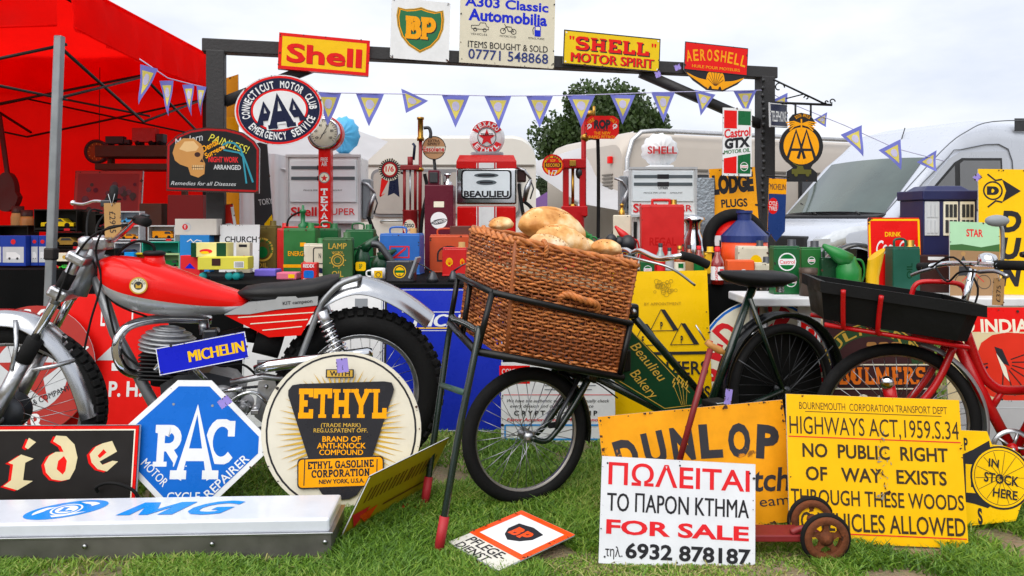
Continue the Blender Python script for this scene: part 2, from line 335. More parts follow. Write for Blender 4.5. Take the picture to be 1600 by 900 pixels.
def grass():
    rg = np.random.default_rng(3); n = 400000
    Y = 2.1 + 4.6 * rg.random(n) ** 1.9; X = (rg.random(n) * 2 - 1) * (.70 * Y + .3)
    keep = np.ones(n, bool)
    den = .6 * value_noise(X * 3.1 + 9, Y * 3.1, 1) + .4 * value_noise(X * 9 + 3, Y * 9, 2)
    worn = np.clip((X - .5) * 1.2, 0, .22) * np.clip((3.0 - Y) * 1.6, 0, 1) + .0 + .20 * (Y > 3.15) + .0 * np.clip((X - .1) * 3, 0, 1) * (Y < 2.55)
    keep &= den + .245 - worn > .36 + rg.random(n) * .25
    keep &= ~((X > -2.3) & (X < -.60) & (Y > 2.46) & (Y < 2.70))                      # under the light box
    ax, ay = X - .0, Y - 2.55; u_ = ax * .87 + ay * .49; v_ = -ax * .49 + ay * .87; keep &= ~((abs(u_) < .165) & (abs(v_) < .135))
    X, Y = X[keep], Y[keep]; n = len(X)
    h = (.010 + .026 * value_noise(X * 4, Y * 4, 5) + .016 * rg.random(n)) * np.where(Y > 3.3, .75, 1) * np.where((X > .1) & (X < .95) & (Y < 2.52), .24, 1) * np.where((X < -.55) & (Y < 2.47), .7, 1) * np.where((abs(X) < .3) & (Y < 2.6), .7, 1); wd = .0013 + .0014 * rg.random(n) + .0004 * Y
    a = rg.random(n) * 6.283; b = rg.random(n) * 6.283; ln = h * (.4 + 1.5 * rg.random(n)); straw = rg.random(n) < .022; ln = np.where(straw, .03 + .06 * rg.random(n), ln); h = np.where(straw, .006 + .02 * rg.random(n), h); wd = np.where(straw, wd * .8, wd)
    sx, sy = np.cos(a) * wd, np.sin(a) * wd; dx, dy = np.cos(b) * ln, np.sin(b) * ln
    V = np.empty((n, 5, 3), np.float32); z0 = -.004
    V[:, 0] = np.stack([X - sx, Y - sy, np.full(n, z0)], 1); V[:, 1] = np.stack([X + sx, Y + sy, np.full(n, z0)], 1)
    V[:, 2] = np.stack([X + dx * .4 + sx * .8, Y + dy * .4 + sy * .8, h * .6], 1); V[:, 3] = np.stack([X + dx * .4 - sx * .8, Y + dy * .4 - sy * .8, h * .6], 1)
    V[:, 4] = np.stack([X + dx, Y + dy, h], 1)
    base = (np.arange(n) * 5)[:, None]
    lo = np.concatenate([base + np.array([[0, 1, 2, 3]]), base + np.array([[3, 2, 4]])], 1).astype(np.int32).ravel()
    me = bpy.data.meshes.new('grass'); me.vertices.add(n * 5); me.vertices.foreach_set('co', V.ravel())
    me.loops.add(n * 7); me.loops.foreach_set('vertex_index', lo); me.polygons.add(n * 2)
    me.polygons.foreach_set('loop_start', (np.arange(n)[:, None] * 7 + np.array([[0, 4]])).astype(np.int32).ravel())
    at = me.attributes.new('tint', 'FLOAT', 'POINT'); tv = np.clip(rg.random(n) * .75 + .6 * (value_noise(X * 2.3, Y * 2.3, 8) - .42) + .25 * (value_noise(X * 7, Y * 7, 12) - .5), 0, 1); tv = np.where(straw, .9 + .1 * rg.random(n), tv); at.data.foreach_set('value', np.repeat(tv, 5).astype(np.float32))
    me.update(calc_edges=True)
    m = bpy.data.materials.new('grass_blade'); m.use_nodes = True; t = m.node_tree; p = t.nodes['Principled BSDF']
    at_ = t.nodes.new('ShaderNodeAttribute'); at_.attribute_name = 'tint'; r = t.nodes.new('ShaderNodeValToRGB'); e = r.color_ramp.elements
    e[0].color = (.065, .155, .012, 1); e[1].color = (.45, .38, .17, 1); e[1].position = 1
    for q, c in ((.3, (.125, .27, .02, 1)), (.6, (.23, .39, .04, 1)), (.8, (.35, .41, .09, 1))): x = e.new(q); x.color = c
    t.links.new(at_.outputs['Fac'], r.inputs[0]); t.links.new(r.outputs[0], p.inputs['Base Color']); p.inputs['Roughness'].default_value = .5
    tr = t.nodes.new('ShaderNodeBsdfTranslucent'); t.links.new(r.outputs[0], tr.inputs[0]); ms = t.nodes.new('ShaderNodeMixShader'); ms.inputs[0].default_value = .3
    t.links.new(p.outputs[0], ms.inputs[1]); t.links.new(tr.outputs[0], ms.inputs[2]); t.links.new(ms.outputs[0], t.nodes['Material Output'].inputs[0])
    me.materials.append(m); o = bpy.data.objects.new('grass', me); COL.objects.link(o); tag(o, 'short green grass with worn earthy patches underfoot', 'grass', kind='stuff')
grass()
# ---------------------------------------------------------------- trees and far ground
bark = M('tree_bark', '4a3a2a', .9, var=.4, scale=20, bump=.5); leafm = M('oak_leaf', (.045, .085, .018), .55, var=.45, scale=1.3, tl=.25); leafd = M('dark_leaf', (.035, .062, .022), .6, var=.45, scale=1, tl=.2)
def tree(label, x, y, s, wpx, hpx, mat, seed, n=7000, group='trees beyond the stall'):
    rg = random.Random(seed); b = PX(x, y, s); b.z = 0; top = H - (y - YH) / s; wd, ht = wpx / s, hpx / s; t = thing('oak_tree', label, 'tree', b, 0, group)
    tr = MB(); zc = top - ht * .5; tr.tube([(0, 0, -.1), (.05, 0, zc * .5), (-.05, .05, zc)], [ht * .055, ht * .045, ht * .03], bark, 9); cl = []
    for i in range(26):
        a = rg.uniform(0, 6.28); e = rg.uniform(-.55, 1); rr = math.sqrt(max(.05, 1 - e * e)) * rg.uniform(.45, .85)
        c = Vector((math.cos(a) * rr * wd * .5, math.sin(a) * rr * wd * .45, zc + e * ht * .36)); cl.append((c, ht * rg.uniform(.13, .25)))
        tr.tube([(0, 0, zc * .7), Vector((c.x * .5, c.y * .5, (c.z + zc * .8) / 2)), c], [ht * .018, ht * .011, ht * .004], bark, 5)
    tr.build('trunk', t); vs = []; fs = []
    for i in range(n):
        c, r = cl[rg.randrange(len(cl))]; d = Vector((rg.gauss(0, 1), rg.gauss(0, 1), rg.gauss(0, .8))).normalized() * r * rg.uniform(.55, 1.12); p = c + d
        q = Euler((rg.uniform(0, 6), rg.uniform(0, 6), rg.uniform(0, 6))).to_matrix(); k = ht * rg.uniform(.011, .022); b_ = len(vs)
        vs += [p + q @ Vector(z) * k for z in ((-1, -.6, 0), (.2, -.9, .1), (1.1, 0, 0), (.1, .8, -.1))]; fs.append((b_, b_ + 1, b_ + 2, b_ + 3))
    cm = MB(); cm.add(vs, fs, mat); cm.build('crown', t, fix=False)
tree('broad green oak tree rising behind the hoarding sign on the hand pump', 940, 132, 40, 195, 190, leafm, 1, 30000)
tree('small dark tree showing between the fuel pump and the purple tent', 862, 262, 46, 52, 70, leafd, 2, 8000)
tree('pale distant tree just above the purple tent roof', 826, 282, 30, 70, 70, leafd, 3, 6000)
hg = MB(); rg_ = random.Random(4); vs = []; fs = []  # taller stretch behind the camera is unseen, added to cut sky light and reflections
for i in range(22000):
    an = rg_.uniform(0, 6.283); fr = math.sin(an) > .75; rad = rg_.uniform(80, 88) if math.sin(an) > 0 else rg_.uniform(42, 48); x = rad * math.cos(an); y = rad * math.sin(an); z = (abs(rg_.gauss(0, 1.2)) if math.sin(an) > 0 else rg_.uniform(0, 4.5 + 2 * math.sin(an * 17) + 1.5 * math.sin(an * 41))) + .1; k = .35 if math.sin(an) > 0 else .6; q = Euler((rg_.uniform(0, 6), rg_.uniform(0, 6), 0)).to_matrix(); b_ = len(vs)
    vs += [Vector((x, y, z)) + q @ Vector(c) * k for c in ((-1, -.7, 0), (1, -.7, 0), (1, .7, 0), (-1, .7, 0))]; fs.append((b_, b_ + 1, b_ + 2, b_ + 3))
hg.add(vs, fs, leafd); tag(hg.build('treeline', fix=False), 'low green treeline along the edge of the field, with a taller added stretch unseen behind the camera', 'treeline', kind='stuff')

# ---------------------------------------------------------------- caravans, tents, van
cvw = M('caravan_white', 'cfcdc6', .35, var=.05, scale=2); cvb = M('caravan_beige', 'b9b0a6', .4, var=.06, scale=2); rub = M('seam_rubber', '6d675f', .7); tint = M('tinted_window', '56585c', .08, var=.15, scale=2, coat=.5)
def rring(x, w_, z0, z1, r, n=4):
    pts = []
    for sy, sz, a in ((1, 1, 0), (-1, 1, 90), (-1, -1, 180), (1, -1, 270)):
        rr = r if sz > 0 else min(r, .06)
        for i in range(n + 1):
            q = R(a + 90 * i / n); pts.append(Vector((x, w_ / 2 + sy * (w_ / 2 - rr) + rr * math.cos(q), (z1 - rr if sz > 0 else z0 + rr) + rr * math.sin(q))))
    return pts
def tyre(m, c, Rr, r, mat=None, n=40, k=10, ax='Y', wide=1):
    pts = []
    for j in range(k):
        a = 2 * math.pi * j / k; pts.append((Rr + r * math.cos(a), r * wide * math.sin(a)))
    m.lathe(pts + [pts[0]], mat or rubber, n, c, ax)
cA = thing('caravan', 'white touring caravan end with wide front window behind the red hand pump', 'caravan', PX(697, 472, 120))
cA.location.z = 0; b = MB(); y0 = 0
b.loft([[Vector((p.y - 1.17, p.x, p.z)) for p in rring(x, 2.34, .32 + d, 2.2 - d * .6, .3)] for x, d in ((0, .12), (.12, .03), (.4, 0), (4.2, 0), (4.5, .15))], cvw); b.build('body', cA)
b = MB(); b.box((0, -.012, 1.78), (2.3, .02, .02), rub); b.box((0, -.012, .75), (2.3, .02, .025), rub); b.build('seam', cA)
b = MB(); P = rrect(1.95, .62, .1); b.prism([(p[0], p[1] + 1.42) for p in P], -.03, .05, M('window_frame_grey', '77777a', .5)); w_ = b.build('window', cA)
for sx in (-.49, .49):
    b = MB(); b.prism([(p[0] + sx, p[1] + 1.42) for p in rrect(.9, .54, .07)], -.045, -.031, M('milky_window', 'a59f99', .15, coat=.4, scale=2, var=.12)); b.build('pane', w_)
b = MB(); b.tube([(-.85, 0, 1.05), (-.82, -.08, 1.06), (-.5, -.08, 1.06), (-.47, 0, 1.05)], .015, steel, 6); b.build('grab_handle', cA)
for sx in (-.95, .95): b = MB(); b.tube([(sx, .9, 0), (sx, .9, .4)], .03, steel); b.build('corner_steady', cA)
for sx in (-1.0, 1.0): b = MB(); tyre(b, (sx, 2.4, .3), .22, .085); b.T = Matrix(); ob = b.build('wheel', cA)
cB = thing('caravan', 'long beige caravan with rounded chrome trimmed corner behind the scallop topped pump', 'caravan', PX(972, 472, 100)); cB.location.z = 0; cB.rotation_euler.z = R(22); cB.scale = (1.27, 1.27, 1.155)
b = MB(); b.loft([rring(x, 2.2, .3 + d * .5, 2.14 - d * .9, .22) for x, d in ((0, .2), (.07, .07), (.22, 0), (5.6, 0), (5.9, .25))], cvb); b.build('body', cB)
b = MB(); b.box((2.9, -.012, 1.62), (5.2, .02, .03), rub); b.box((2.9, -.012, .8), (5.2, .02, .03), rub); b.build('seam', cB)
b = MB(); b.tube([(.08, -.02, .35), (.05, -.02, 1.2), (.06, -.02, 1.75), (.13, -.02, 2.0), (.26, -.02, 2.12), (.5, -.01, 2.15), (5.6, -.005, 2.15)], .032, M('trim_silver', 'c8c8ca', .25, .7)); b.build('awning_rail', cB)
for x0, x1 in ((1.05, 1.62), (2.75, 3.55), (4.1, 5.0)):
    b = MB(); b.prism([((x0 + x1) / 2 + p[0], 1.28 + p[1]) for p in rrect(x1 - x0, .56, .07)], -.03, .03, M('window_surround', '2a2a2c', .5)); w_ = b.build('window', cB)
    b = MB(); b.prism([((x0 + x1) / 2 + p[0], 1.28 + p[1]) for p in rrect(x1 - x0 - .07, .49, .05)], -.045, -.031, tint); b.build('pane', w_)
b = MB(); b.box((-.03, .25, 1.75), (.05, .07, .1), red, .01); b.build('marker_light', cB)
b = MB()
for i in range(7): b.box((-.012, .35, 1.25 + i * .05), (.02, .25, .02), rub)
b.build('vent', cB)
for y_ in (.1, 2.1): b = MB(); tyre(b, (2.9, y_, .3), .22, .08); b.build('wheel', cB)
canv = M('white_canvas', 'c4c4c8', .8, var=.06, scale=3, bump=.15, bscale=4, tl=.25)
aw = MB(); P = [PX(818, 258, 95), PX(990, 205, 85), PX(975, 330, 105), PX(905, 318, 100)]
g = 14; vs = []; fs = []
for i in range(g + 1):
    for j in range(g + 1):
        u, v = i / g, j / g; p = P[0] * (1 - u) * (1 - v) + P[1] * u * (1 - v) + P[2] * u * v + P[3] * (1 - u) * v; p.y -= .18 * math.sin(u * 3.1) * math.sin(v * 9) * .4; p.z -= .15 * math.sin(u * 3.14) * math.sin(v * 3.14); vs.append(p)
for i in range(g):
    for j in range(g): fs.append((i * (g + 1) + j, i * (g + 1) + j + 1, (i + 1) * (g + 1) + j + 1, (i + 1) * (g + 1) + j))
aw.add(vs, fs, canv, True); t = thing('awning', 'white canvas awning stretched from the beige caravan in front of the oak tree', 'awning', (P[1].x, P[1].y, 0))
for p in range(len(aw.v)): aw.v[p] -= Vector((P[1].x, P[1].y, 0))
aw.build('canvas_sheet', t, fix=False); b = MB(); l0 = Vector((P[1].x, P[1].y, 0))
for p in (P[0], P[3]): b = MB(); b.cyl(Vector((p.x, p.y, 0)) - l0, p - l0, .03, steel); b.build('pole', t)
pt = thing('tent', 'small purple pitched tent beyond the red hand pump', 'tent', (PX(858, 340, 70).x, PX(858, 340, 70).y, 0))
b = MB(); pur = M('purple_canvas', '5a3a6e', .8, var=.15, scale=3); b.add([(-.75, -.6, .0), (.75, -.6, 0), (.75, .9, 0), (-.75, .9, 0), (-.75, -.6, 1.25), (.75, -.6, 1.25), (.75, .9, 1.25), (-.75, .9, 1.25), (.25, .2, 1.85)],
  [(0, 1, 5, 4), (1, 2, 6, 5), (3, 0, 4, 7), (2, 3, 7, 6), (4, 5, 8), (5, 6, 8), (6, 7, 8), (7, 4, 8)], pur); b.build('canopy', pt)
ff = thing('feather_flag', 'small white feather flag with red tip beside the purple tent', 'flag', (PX(829, 340, 60).x, PX(829, 340, 60).y, 0))
b = MB(); b.cyl((0, 0, 0), (0, 0, 1.95), .015, steel); b.build('pole', ff); b = MB(); b.prism([(0, .6), (.3, .6), (.3, 1.5), (.22, 1.8), (.05, 1.95), (0, 1.9)], -.004, .004, white); b.build('banner', ff)
tw = thing('tent', 'off-white canvas tent corner hanging behind the left fuel pump', 'tent', (PX(420, 340, 185).x, PX(420, 340, 185).y, 0)); b = MB(); vs = []; fs = []
nx, nz = 34, 8
for i in range(nx + 1):
    for j in range(nz + 1):
        u, v = i / nx, j / nz; vs.append((-.28 + u * .9, .05 * math.sin(u * 26 + v * 2) * (1 - v * .6) + .02 * math.sin(u * 61), v * (1.62 + .12 * math.sin(u * 3.1) - .25 * u)))
for i in range(nx):
    for j in range(nz): fs.append((i * (nz + 1) + j, (i + 1) * (nz + 1) + j, (i + 1) * (nz + 1) + j + 1, i * (nz + 1) + j + 1))
b.add(vs, fs, canv, True); b.build('side_curtain', tw, fix=False)
b = MB(); b.add([(-.3, 0, 1.62), (.62, 0, 1.38), (.75, 1.6, 1.9), (-.35, 1.6, 2.3)], [(0, 1, 2, 3)], canv); b.build('roof_sheet', tw, fix=False); b = MB(); b.cyl((.6, .03, 0), (.6, .03, 1.38), .02, steel); b.build('pole', tw)

# the parked van, front to the left
vs_ = Side(1300, 126, 1677, 103.2); van = thing('parked_van', 'white high roofed panel van parked behind the yellow tyre sign', 'van', (vs_.a.x, vs_.a.y, 0), vs_.rz)
vw = M('van_white_paint', 'b4bac6', .3, var=.0, coat=.3); vg = M('windscreen_glass', '4a5854', .05, var=.35, scale=.9, coat=.8); vb = M('van_black_trim', '1b1c1f', .5)
def vz(x): 
    T_ = [(0, .80), (.08, .93), (.3, 1.0), (1.05, 1.10), (1.95, 1.90), (2.2, 2.12), (2.55, 2.38), (3.1, 2.5), (5.5, 2.5), (5.75, 2.4)]
    for (a, b_), (c, d) in zip(T_, T_[1:]):
        if a <= x <= c: return b_ + (d - b_) * (x - a) / (c - a)
st = [0, .04, .08, .3, .7, 1.05, 1.4, 1.7, 1.95, 2.2, 2.4, 2.55, 2.8, 3.1, 4.3, 5.5, 5.75]
b = MB(); b.loft([rring(x, 2.0 if x > .1 else 1.8 + x * 2, .38, vz(x), .12 if x < 1 else (.16 if x < 2 else .3)) if x > .1 else [Vector((p.x, p.y + (.1 - x), p.z)) for p in rring(x, 1.8 + 2 * x, .4, vz(x), .1)] for x in st], vw); b.build('body', van)
b = MB(); g = 10; vs = []; fs = []
for i in range(g + 1):
    for j in range(g + 1):
        u, v = i / g, j / g; x = 1.10 + .86 * v; ins = .15 + .05 * v; bow = .10 * (1 - (2 * u - 1) ** 2); vs.append((x - bow * (1 - v * .4), ins + (2 - 2 * ins) * u, vz(x) + .016 + bow * .25))
for i in range(g):
    for j in range(g): fs.append((i * (g + 1) + j, (i + 1) * (g + 1) + j, (i + 1) * (g + 1) + j + 1, i * (g + 1) + j + 1))
b.add(vs, fs, vg, True); b.build('windscreen', van, fix=False)
b = MB(); b.box((1.03, 1, 1.125), (.22, 1.75, .03), vb, .01, rot=(0, R(-10), 0)); b.build('scuttle', van)
for y_ in (.35, 1.1):
    b = MB(); b.tube([(1.0, y_ + .1, 1.15), (1.12, y_ + .35, 1.22), (1.24, y_ + .62, 1.31)], .014, vb, 6); b.build('wiper', van)
def panel(pts, mat, name, par, y0=-.012, y1=.02):
    b = MB(); b.prism([(p.x, p.z) for p in vs_.L(pts)], y0, y1, mat); return b.build(name, par)
dr = panel([(1408, 338), (1482, 248), (1500, 237), (1572, 236), (1578, 338), (1580, 470), (1425, 470)], vw, 'door', van, -.008)
panel([(1425, 330), (1490, 254), (1502, 247), (1564, 247), (1568, 330)], vb, 'window_seal', dr, -.014); panel([(1432, 327), (1490, 259), (1491, 327)], tint, 'quarter_window', dr, -.018)
panel([(1499, 327), (1498, 256), (1504, 251), (1561, 251), (1564, 327)], tint, 'window', dr, -.018)
for nm, P_ in (('door_seam', [(1406, 470), (1404, 340), (1480, 246), (1499, 234), (1574, 233), (1581, 340), (1583, 470)]), ('roof_gutter', [(1380, 335), (1470, 236), (1510, 205), (1550, 190), (1640, 188)])): b = MB(); b.tube(smooth_pts([Vector((q.x, -.012, q.z)) for q in vs_.L(P_)], 4), .008, M('seam_grey', '5c6068', .5), 5); b.build(nm, van)
b = MB(); b.box(vs_.at(1438, 332, -.16), (.16, .2, .3), vb, .04); b.box(vs_.at(1438, 345, -.05), (.08, .14, .05), vb); b.build('wing_mirror', van)
for d in (-.005, 1.72):
    b = MB(); b.loft([[(x, d + .01 + y, z) for y, z in ((0, z0), (.28, z0 + .02), (.28, z1 - .02), (0, z1))] for x, z0, z1 in ((-.02, .72, .84), (.1, .70, .92), (.4, .76, .99), (.62, .86, 1.0))], M('headlight_glass', 'cfd4d8', .05, .3, coat=1)); b.build('headlight', van)
b = MB(); b.box((.0, 1.0, .52), (.16, 1.95, .3), M('bumper_grey', '3a3c3f', .6), .05); b.build('bumper', van); b = MB(); b.box((.01, 1.0, .78), (.1, 1.2, .16), vb, .02); b.build('grille', van)
for x in (.95, 4.5):
    for y_ in (.14, 1.86):
        t_ = thing('wheel', None, None); t_.parent = van; t_.location = (x, y_, .34)
        b = MB(); tyre(b, (0, 0, 0), .255, .085, wide=1.2); b.build('tyre', t_); b = MB(); b.lathe([(.0, -.05), (.12, -.06), (.19, -.08), (.2, .06), (0, .06)], steel, 20, axis='Y'); b.build('rim', t_)
b = MB(); b.cyl(vs_.at(1403, 236, .9), vs_.at(1414, 200, .9), .008, vb, 6); b.build('aerial', van)
b = MB(); b.prism([(p.x, p.z) for p in vs_.L([(1585, 185), (1640, 185), (1640, 205), (1585, 205)])], -.012, .0, vb); b.build('side_vent', van)
b = MB(); b.box(vs_.at(1370, 308, .95), (.02, .26, .14), redink, 0, rot=(0, R(-40), 0)); b.build('screen_sticker', van)

# ---------------------------------------------------------------- red gazebo
redc = M('red_canvas', (.94, .006, .004), .8, var=.1, scale=2.5, bump=.5, bscale=7, tl=.68, spec=.1); tubem = M('galvanised_tube', '8f9498', .45, .7, var=.15); bar = M('truss_black', '17100f', .6)
gz = thing('gazebo', 'red pop-up gazebo with black scissor trusses over the toy table', 'gazebo', (-4.07, 5.45, 0))
X0, X1, Y0, Y1, EV = -1.53, 1.50, -1.05, 1.05, 2.2
def sheet(name, P, nu, nv, fn, mat, par):
    vs = []; fs = []
    for i in range(nu + 1):
        for j in range(nv + 1): vs.append(fn(i / nu, j / nv))
    for i in range(nu):
        for j in range(nv): fs.append((i * (nv + 1) + j, (i + 1) * (nv + 1) + j, (i + 1) * (nv + 1) + j + 1, i * (nv + 1) + j + 1))
    b = MB(); b.add(vs, fs, mat, True); return b.build(name, par, fix=False)
cs = [(X0, Y0), (X1, Y0), (X1, Y1), (X0, Y1)]; pk = Vector((0, 0, 3.25))
for k in range(4):
    a, c = Vector((*cs[k], EV + .26)), Vector((*cs[(k + 1) % 4], EV + .26))
    sheet('roof_panel', None, 16, 10, lambda u, v: (a * (1 - u) + c * u) * (1 - v) + pk * v - Vector((0, 0, .09 * math.sin(u * math.pi) * math.sin(v * math.pi) + .012 * math.sin(u * 22 + v * 5) * (1 - v))), redc, gz)
    n_ = Vector((c.y - a.y, a.x - c.x, 0)).normalized()
    b = MB(); b.tube([a.lerp(c, q / 12) + n_ * (.07 + .02 * math.sin(q / 12 * 38 + 3)) - Vector((0, 0, .275 + .035 * math.sin(q / 12 * math.pi))) for q in range(13)], .007, redc, 5); b.build('hem', gz)
    b = MB(); b.tube([a.lerp(c, q / 4) + n_ * .025 + Vector((0, 0, .002)) for q in range(5)], .009, redc, 6); b.build('piping', gz)
    sheet('valance', None, 24, 4, lambda u, v: a * (1 - u) + c * u + n_ * (.02 + .026 * math.sin(u * 38 + v * 3) * v + .012 * math.sin(u * 83) + .03 * v) - Vector((0, 0, .27 * v + .035 * v * math.sin(u * math.pi))), redc, gz)
sheet('back_wall', None, 30, 8, lambda u, v: Vector((X0 + (X1 - X0) * u, Y1 + .01 + .025 * math.sin(u * 34 + v * 2) * (1 - v), .02 + (EV + .27) * v)), redc, gz)
sheet('side_wall', None, 20, 8, lambda u, v: Vector((X0 - .02 + .02 * math.sin(u * 25), Y0 + (Y1 - Y0) * u, .02 + (EV + .27) * v)), redc, gz)
for k, (x, y) in enumerate(cs):
    b = MB(); b.box((x - .02 * (1 if x > 0 else -1), y, 1.1), (.045, .045, 2.2), tubem if y < 0 else bar, .006); b.box((x - .02 * (1 if x > 0 else -1), y, .95), (.06, .06, .07), bar, .01); ob = b.build('leg', gz)
    if x > 0 and y < 0: ob.rotation_euler = (0, R(2.2), 0); ob.location = (-.085, 0, 0)
for k in range(4):
    a, c = Vector((*cs[k], 0)), Vector((*cs[(k + 1) % 4], 0)); b = MB()
    for q in range(2):
        p0, p1 = a.lerp(c, q / 2), a.lerp(c, (q + 1) / 2); ins = (pk - (a + c) / 2) * .03; ins.z = 0
        for z0, z1 in ((2.1, 1.78), (1.78, 2.1)): b.tube([p0 + ins + Vector((0, 0, z0)), p1 + ins + Vector((0, 0, z1))], .0105, bar, 4)
    b.build('truss', gz)
for a, c in ((Vector((0, Y0, 0)), Vector((0, Y1, 0))), (Vector((X0, 0, 0)), Vector((X1, 0, 0)))):
    b = MB()
    for q in range(2):
        p0, p1 = a.lerp(c, q / 2), a.lerp(c, (q + 1) / 2)
        for z0, z1 in ((2.12, 1.82), (1.82, 2.12)): b.tube([p0 + Vector((0, 0, z0)), p1 + Vector((0, 0, z1))], .0105, bar, 4)
    b.tube([Vector((0, 0, 1.7)), Vector((0, 0, 3.2))], .018, bar, 6); b.build('truss', gz)
b = MB()
for x, y in cs: b.tube([Vector((x, y, 2.4)), Vector((x * .5, y * .5, 2.72)), Vector((0, 0, 3.18))], .012, bar, 5)
b.build('roof_strut', gz)

# ---------------------------------------------------------------- timber gantry that carries the top row of signs
gp = M('gantry_paint', '2b2a2c', .6, var=.25, bump=.2); GA, GB = PX(338, 340, 245), PX(1195, 340, 207); gd = (GB - GA); GYAW = math.degrees(math.atan2(gd.y, gd.x)); GL = gd.xy.length
gt = thing('gantry', 'dark timber gantry frame carrying the top row of petrol signs', 'gantry', (GA.x, GA.y, 0), R(GYAW))
for x in (0, GL): b = MB(); b.box((x, 0, 1.08), (.11, .11, 2.16), gp, .006); b.build('post', gt)
b = MB(); b.box((GL / 2, 0, 2.19), (GL + .16, .10, .085), gp, .006); b.build('beam', gt)
b = MB(); b.tube([(.05, 0, 1.84), (.74, 0, 2.15)], .045, gp, 4); b.build('brace', gt); b = MB(); b.tube([(GL - .04, 0, 1.80), (GL - 1.0, 0, 2.15)], .045, gp, 4); b.build('brace', gt)
b = MB()
for i in range(18): b.sph((GL - .06, -.075 + .01 * math.sin(i), 2.12 - i * .055), .018, vb, 6)
b.build('rope_light', gt)

# ---------------------------------------------------------------- tables
clo = M('black_cloth', '0a0b0c', .95, spec=.1, var=.3, scale=5); whit = M('white_table_top', 'd5d7da', .5)
def table(label, x0, x1, y0, y1, z, cloth=True, top=None):
    t = thing('trestle_table', label, 'table', ((x0 + x1) / 2, (y0 + y1) / 2, 0)); w_, d = x1 - x0, y1 - y0
    b = MB(); b.box((0, 0, z - .02), (w_, d, .04), top or clo, .006); b.build('table_top', t)
    for sx in (-1, 1):
        for sy in (-1, 1): b = MB(); b.cyl((sx * (w_ / 2 - .1), sy * (d / 2 - .1), 0), (sx * (w_ / 2 - .1), sy * (d / 2 - .1), z - .04), .02, steel); b.build('leg', t)
    if cloth: sheet('table_skirt', None, 120, 5, lambda u, v: Vector((-w_ / 2 + w_ * u, -d / 2 - .008 - .02 * v * (1 + math.sin(u * w_ * 28 + v)), z - .002 - (z - .03) * v)), clo, t)
    return t
table('long black draped trestle table under the oil cans', -1.8, 1.62, 4.05, 5.2, .75)
table('black draped trestle table of toy cars inside the red gazebo', -5.4, -2.0, 4.72, 5.75, .78)
table('small black draped table beside the left gantry post', -2.25, -1.83, 4.1, 4.68, .75)
table('white topped trestle table behind the red bicycle', 1.12, 3.1, 3.62, 3.98, .72, False, whit)
# ---------------------------------------------------------------- signs along the gantry
def scallop(c, u, v, w_, h_, m1, m2, part='emblem', n=9):      # an opened scallop: fan of ribs over a small foot
    P = []
    for i in range(n + 1):
        a = 200 - 220 * i / n; k = 1 if 0 < i < n else .93
        P.append((w_ / 2 * math.cos(R(a)) * k, -h_ * .62 * math.sin(R(a)) * k + h_ * .02))
    P += [(w_ * .2, h_ * .36), (w_ * .17, h_ * .48), (-w_ * .17, h_ * .48), (-w_ * .2, h_ * .36)]; c.poly(P, m1, part, u, v)
    for i in range(1, n): a = 200 - 220 * i / n; c.line([(u + w_ * .04 * math.cos(R(a)), v + h_ * .3), (u + w_ * .43 * math.cos(R(a)), v - h_ * .53 * math.sin(R(a)))], max(.5, w_ * .022), m2, part)
def bolts(c, w_, h_, m=steel, d=2.2, ins=4):
    for sx in (-1, 1):
        for sy in (-1, 1): c.disc(sx * (w_ / 2 - ins), sy * (h_ / 2 - ins), d, m, 'bolt_heads')
def f(c):
    c.frame(138, 56, 5, red, 'frame'); c.text('Shell', 0, 2, 27, red, w=114, bold=.045); c.text('Shell', -.6, 3.2, 27, dred, w=114, bold=.045, part='letter_shade')
def f(c):
    c.frame(138, 56, 5, red, 'frame'); c.text('Shell', .8, 2.6, 27, dred, w=114, bold=.028, part='letter_shade'); c.text('Shell', 0, 1.5, 27, red, w=114, bold=.028)
GS = lambda x: 245 + (207 - 245) * (x - 338) / 857 + 3.5
Sign('petrol_sign', 'yellow box sign with red frame and raised red letters on the gantry beam', 507, 85, GS(507), rect(138, 56), yellow, GYAW, 0, 2.4, .05, fn=f, edge=red)
def f(c):
    sh = [(-36, -33), (-24, -31), (-10, -33), (0, -36), (10, -33), (24, -31), (35, -34), (37, -20), (36, -4), (30, 12), (18, 26), (0, 36), (-18, 26), (-30, 12), (-36, -4), (-38, -20)]
    c.poly(sh, gold, 'emblem'); c.poly([(x * .955, y * .955) for x, y in sh], ink); c.poly([(x * .93, y * .93) for x, y in sh], amber); c.poly([(x * .88, y * .88) for x, y in sh], E('shield_green', '2c7048'))
    for d, m in ((1.6, ink), (0, amber)): c.text('B', -11 + d, -3 + d, 34, m, w=25, slab=.24); c.text('P', 12 + d, -3 + d, 34, m, w=24, slab=.24)
    bolts(c, 92, 94, grey)
Sign('petrol_sign', 'white square enamel sign with green shield emblem above the gantry', 657, 47, GS(657), rrect(92, 94, 3), white, GYAW, 0, 1.6, .006, fn=f)
